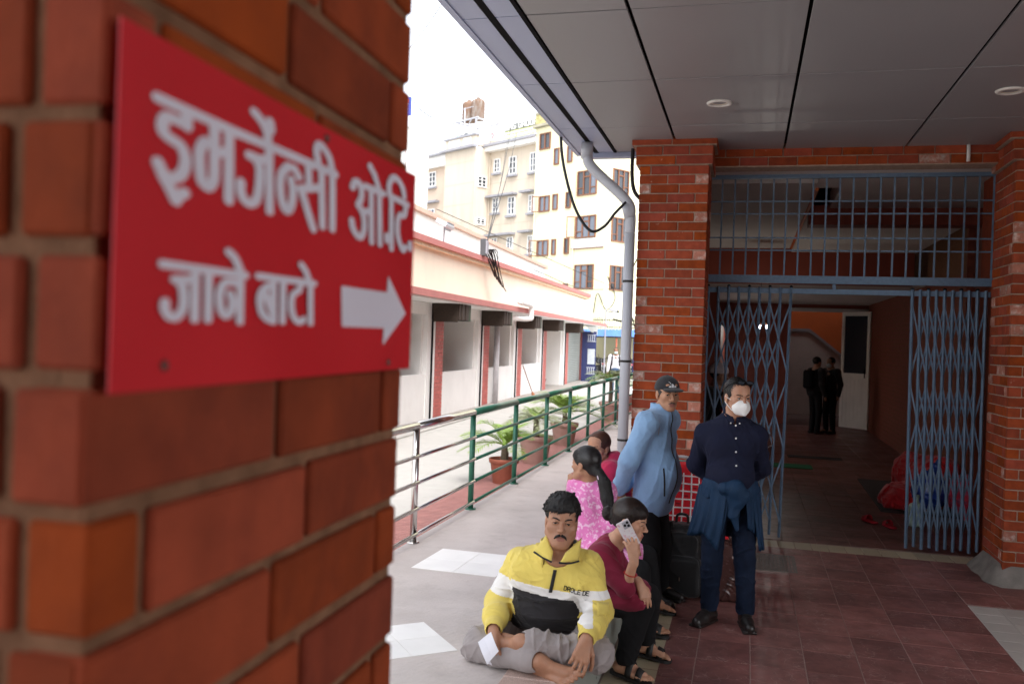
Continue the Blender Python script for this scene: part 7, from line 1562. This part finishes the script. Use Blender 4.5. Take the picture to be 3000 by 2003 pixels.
# wrinkled brown bag
br2 = thing('brown_bag', 'wrinkled shiny brown bag standing behind the masked man\'s legs', 'bag', (-.10, 6.98, 0)); M_brl = mat('brown_shiny_vinyl', (.070, .030, .026), .24, .2, 30, .3, 60, spec=.6)
V = Vox((-.36, 6.74, -.005), (.14, 7.22, .54), .0055); V.rbox((-.115, 6.985, .19), (.185, .125, .20), None, .07, 0); V.ell((-.12, 6.98, .36), (.14, .09, .08), None, .05); V.folds(.016, 19, 83, (1, 1, .8)); V.folds(.006, 48, 84); V.plane((0, 0, .003), (0, 0, -1)); V.build('bag_body', M_brl, br2)
MB().tube(bez([(-.20, 6.92, .42), (-.19, 6.88, .50), (-.10, 6.87, .51), (-.05, 6.90, .43)], 16), .010, 6).build('handle', M_brl, br2)
MB().tube(bez([(-.27, 6.86, .40), (-.255, 6.84, .44), (-.24, 6.86, .40)], 8), .008, 5).build('yellow_tie', MATS['yellow_tag'], br2)
# ---- belongings inside the gate
mt = tag(MB().poly([(1.60, 11.45), (2.50, 11.30), (2.54, 14.1), (1.64, 14.2)], (0, 0, 0), (1, 0, 0), (0, 1, 0), Z3, .001, .012).build('floor_mat', mat('dark_grey_mat', (.055, .05, .052), .95, .2, 20, .4, 80)), 'dark grey mat on the hall floor under the red bundle', 'mat')
M_redb = mat('red_blanket', (.62, .014, .022), .8, .15, 12, .3, 60, sheen=.3)
V = Vox((1.55, 11.2, .0), (2.62, 13.2, .95), .010); V.ell((1.98, 11.95, .10), (.34, .42, .20), None, 0); V.ell((2.28, 12.25, .26), (.28, .48, .36), None, .12); V.ell((2.12, 12.7, .30), (.22, .35, .30), None, .10); V.ell((2.36, 11.9, .42), (.18, .22, .22), None, .08); V.cap((1.75, 11.75, .07), (2.2, 12.1, .14), .10, .16, .06); V.folds(.05, 13, 85); V.folds(.020, 30, 86); V.plane((0, 0, .013), (0, 0, -1))
o = V.build('blanket_bundle', M_redb, None); tag(o, 'heap of red blankets on the mat behind the right gate leaf', 'blanket')
V = Vox((2.02, 10.2, .0), (2.60, 11.35, .70), .009); V.ell((2.38, 10.85, .36), (.20, .30, .22), None, 0); V.ell((2.45, 10.6, .20), (.14, .24, .20), None, .05); V.folds(.018, 16, 87); V.plane((0, 0, .003), (0, 0, -1)); tag(V.build('cloth_bundle', mat('red_check_cloth', (.46, .02, .05), .8, .2, 14, col2=(.30, .06, .12), c2scale=20, c2lo=.52, c2hi=.56), None), 'smaller bundle of red and pink cloth against the right wall', 'blanket')
V = Vox((1.70, 10.65, .0), (2.36, 11.55, .74), .008); V.ell((2.06, 11.10, .34), (.20, .20, .22), None, 0); V.cap((2.08, 11.15, .5), (2.16, 11.2, .66), .07, .03, .05); V.folds(.016, 20, 88); V.plane((0, 0, .003), (0, 0, -1)); tag(V.build('plastic_sack', mat('blue_plastic_sack', (.02, .06, .30), .25, .2, 20, .2, 50, spec=.6), None), 'crumpled blue plastic sack in front of the red blankets', 'sack')
V = Vox((1.62, 10.35, .0), (2.02, 10.95, .42), .007); V.rbox((1.84, 10.62, .13), (.075, .06, .13), None, .04, 0); V.cap((1.84, 10.62, .26), (1.85, 10.62, .33), .03, .02, .03); V.folds(.010, 20, 89); V.plane((0, 0, .003), (0, 0, -1)); tag(V.build('carrier_bag', mat('pale_green_plastic', (.34, .44, .38), .3, .2, 20, spec=.5), None), 'small pale green carrier bag seen through the right gate lattice', 'bag')
def slipper(x, y, a, lab):
    t = thing('slipper', lab, 'slipper', (x, y, 0), 'pair of red slippers'); R = rotz(a); P = lambda p: R@np.asarray(p, float)+A3(x, y, 0)
    V = Vox(A3(x, y, 0)-A3(.16, .16, .0), A3(x, y, 0)+A3(.16, .16, .10), .004); V.cap(P((-.07, 0, .014)), P((.08, 0, .014)), .042, .052, 0, flat=(0, 0, 1), fs=.35); V.build('sole', mat('red_slipper', (.42, .014, .03), .7), t)
    rows = [[P((.03+.09*i, .046*math.cos(q)*(1-.2*i), .014+(.068-.024*i)*math.sin(q))) for q in np.linspace(0, math.pi, 11)] for i in (0, .33, .66, 1)]; sheet_cloth('upper', rows, MATS['red_slipper'], t, .006)
slipper(1.39, 10.68, 2.05, 'left red slipper on the dark hall floor'); slipper(1.56, 10.46, 1.85, 'right red slipper on the dark hall floor')
M_gm = mat('green_doormat', (.02, .14, .07), .95, .2, 30, .4, 80)
tag(MB().box((.62, 15.2, .006), (.9, .5, .012)).build('doormat', M_gm), 'green doormat far inside the hall behind the left gate leaf', 'mat'); tag(MB().box((1.2, 16.6, .004), (.9, .35, .009)).build('floor_grate', M_dark), 'dark strip let into the hall floor before the door', 'floor strip')
# bright patched clothing of things hanging behind the left leaf
hc = thing('hanging_cloth', 'yellow and red folded cloths hanging behind the left gate leaf', 'cloth', (-.18, 10.1, 1.2))
for k, (z, m) in enumerate(((1.30, mat('yellow_cloth_b', (.60, .48, .03), .8)), (1.22, mat('dark_red_cloth', (.25, .02, .02), .8)), (1.16, mat('orange_red_cloth', (.45, .10, .03), .8)))):
    V = Vox((-.34, 9.64, z-.08), (.0, 9.92, z+.10), .006); V.rbox((-.17, 9.78, z), (.085, .05, .035), None, .025, 0); V.folds(.006, 30, 90+k); V.build('folded_cloth', m, hc)
for r in ROOTS:
    if '_w' in r: del r['_w']
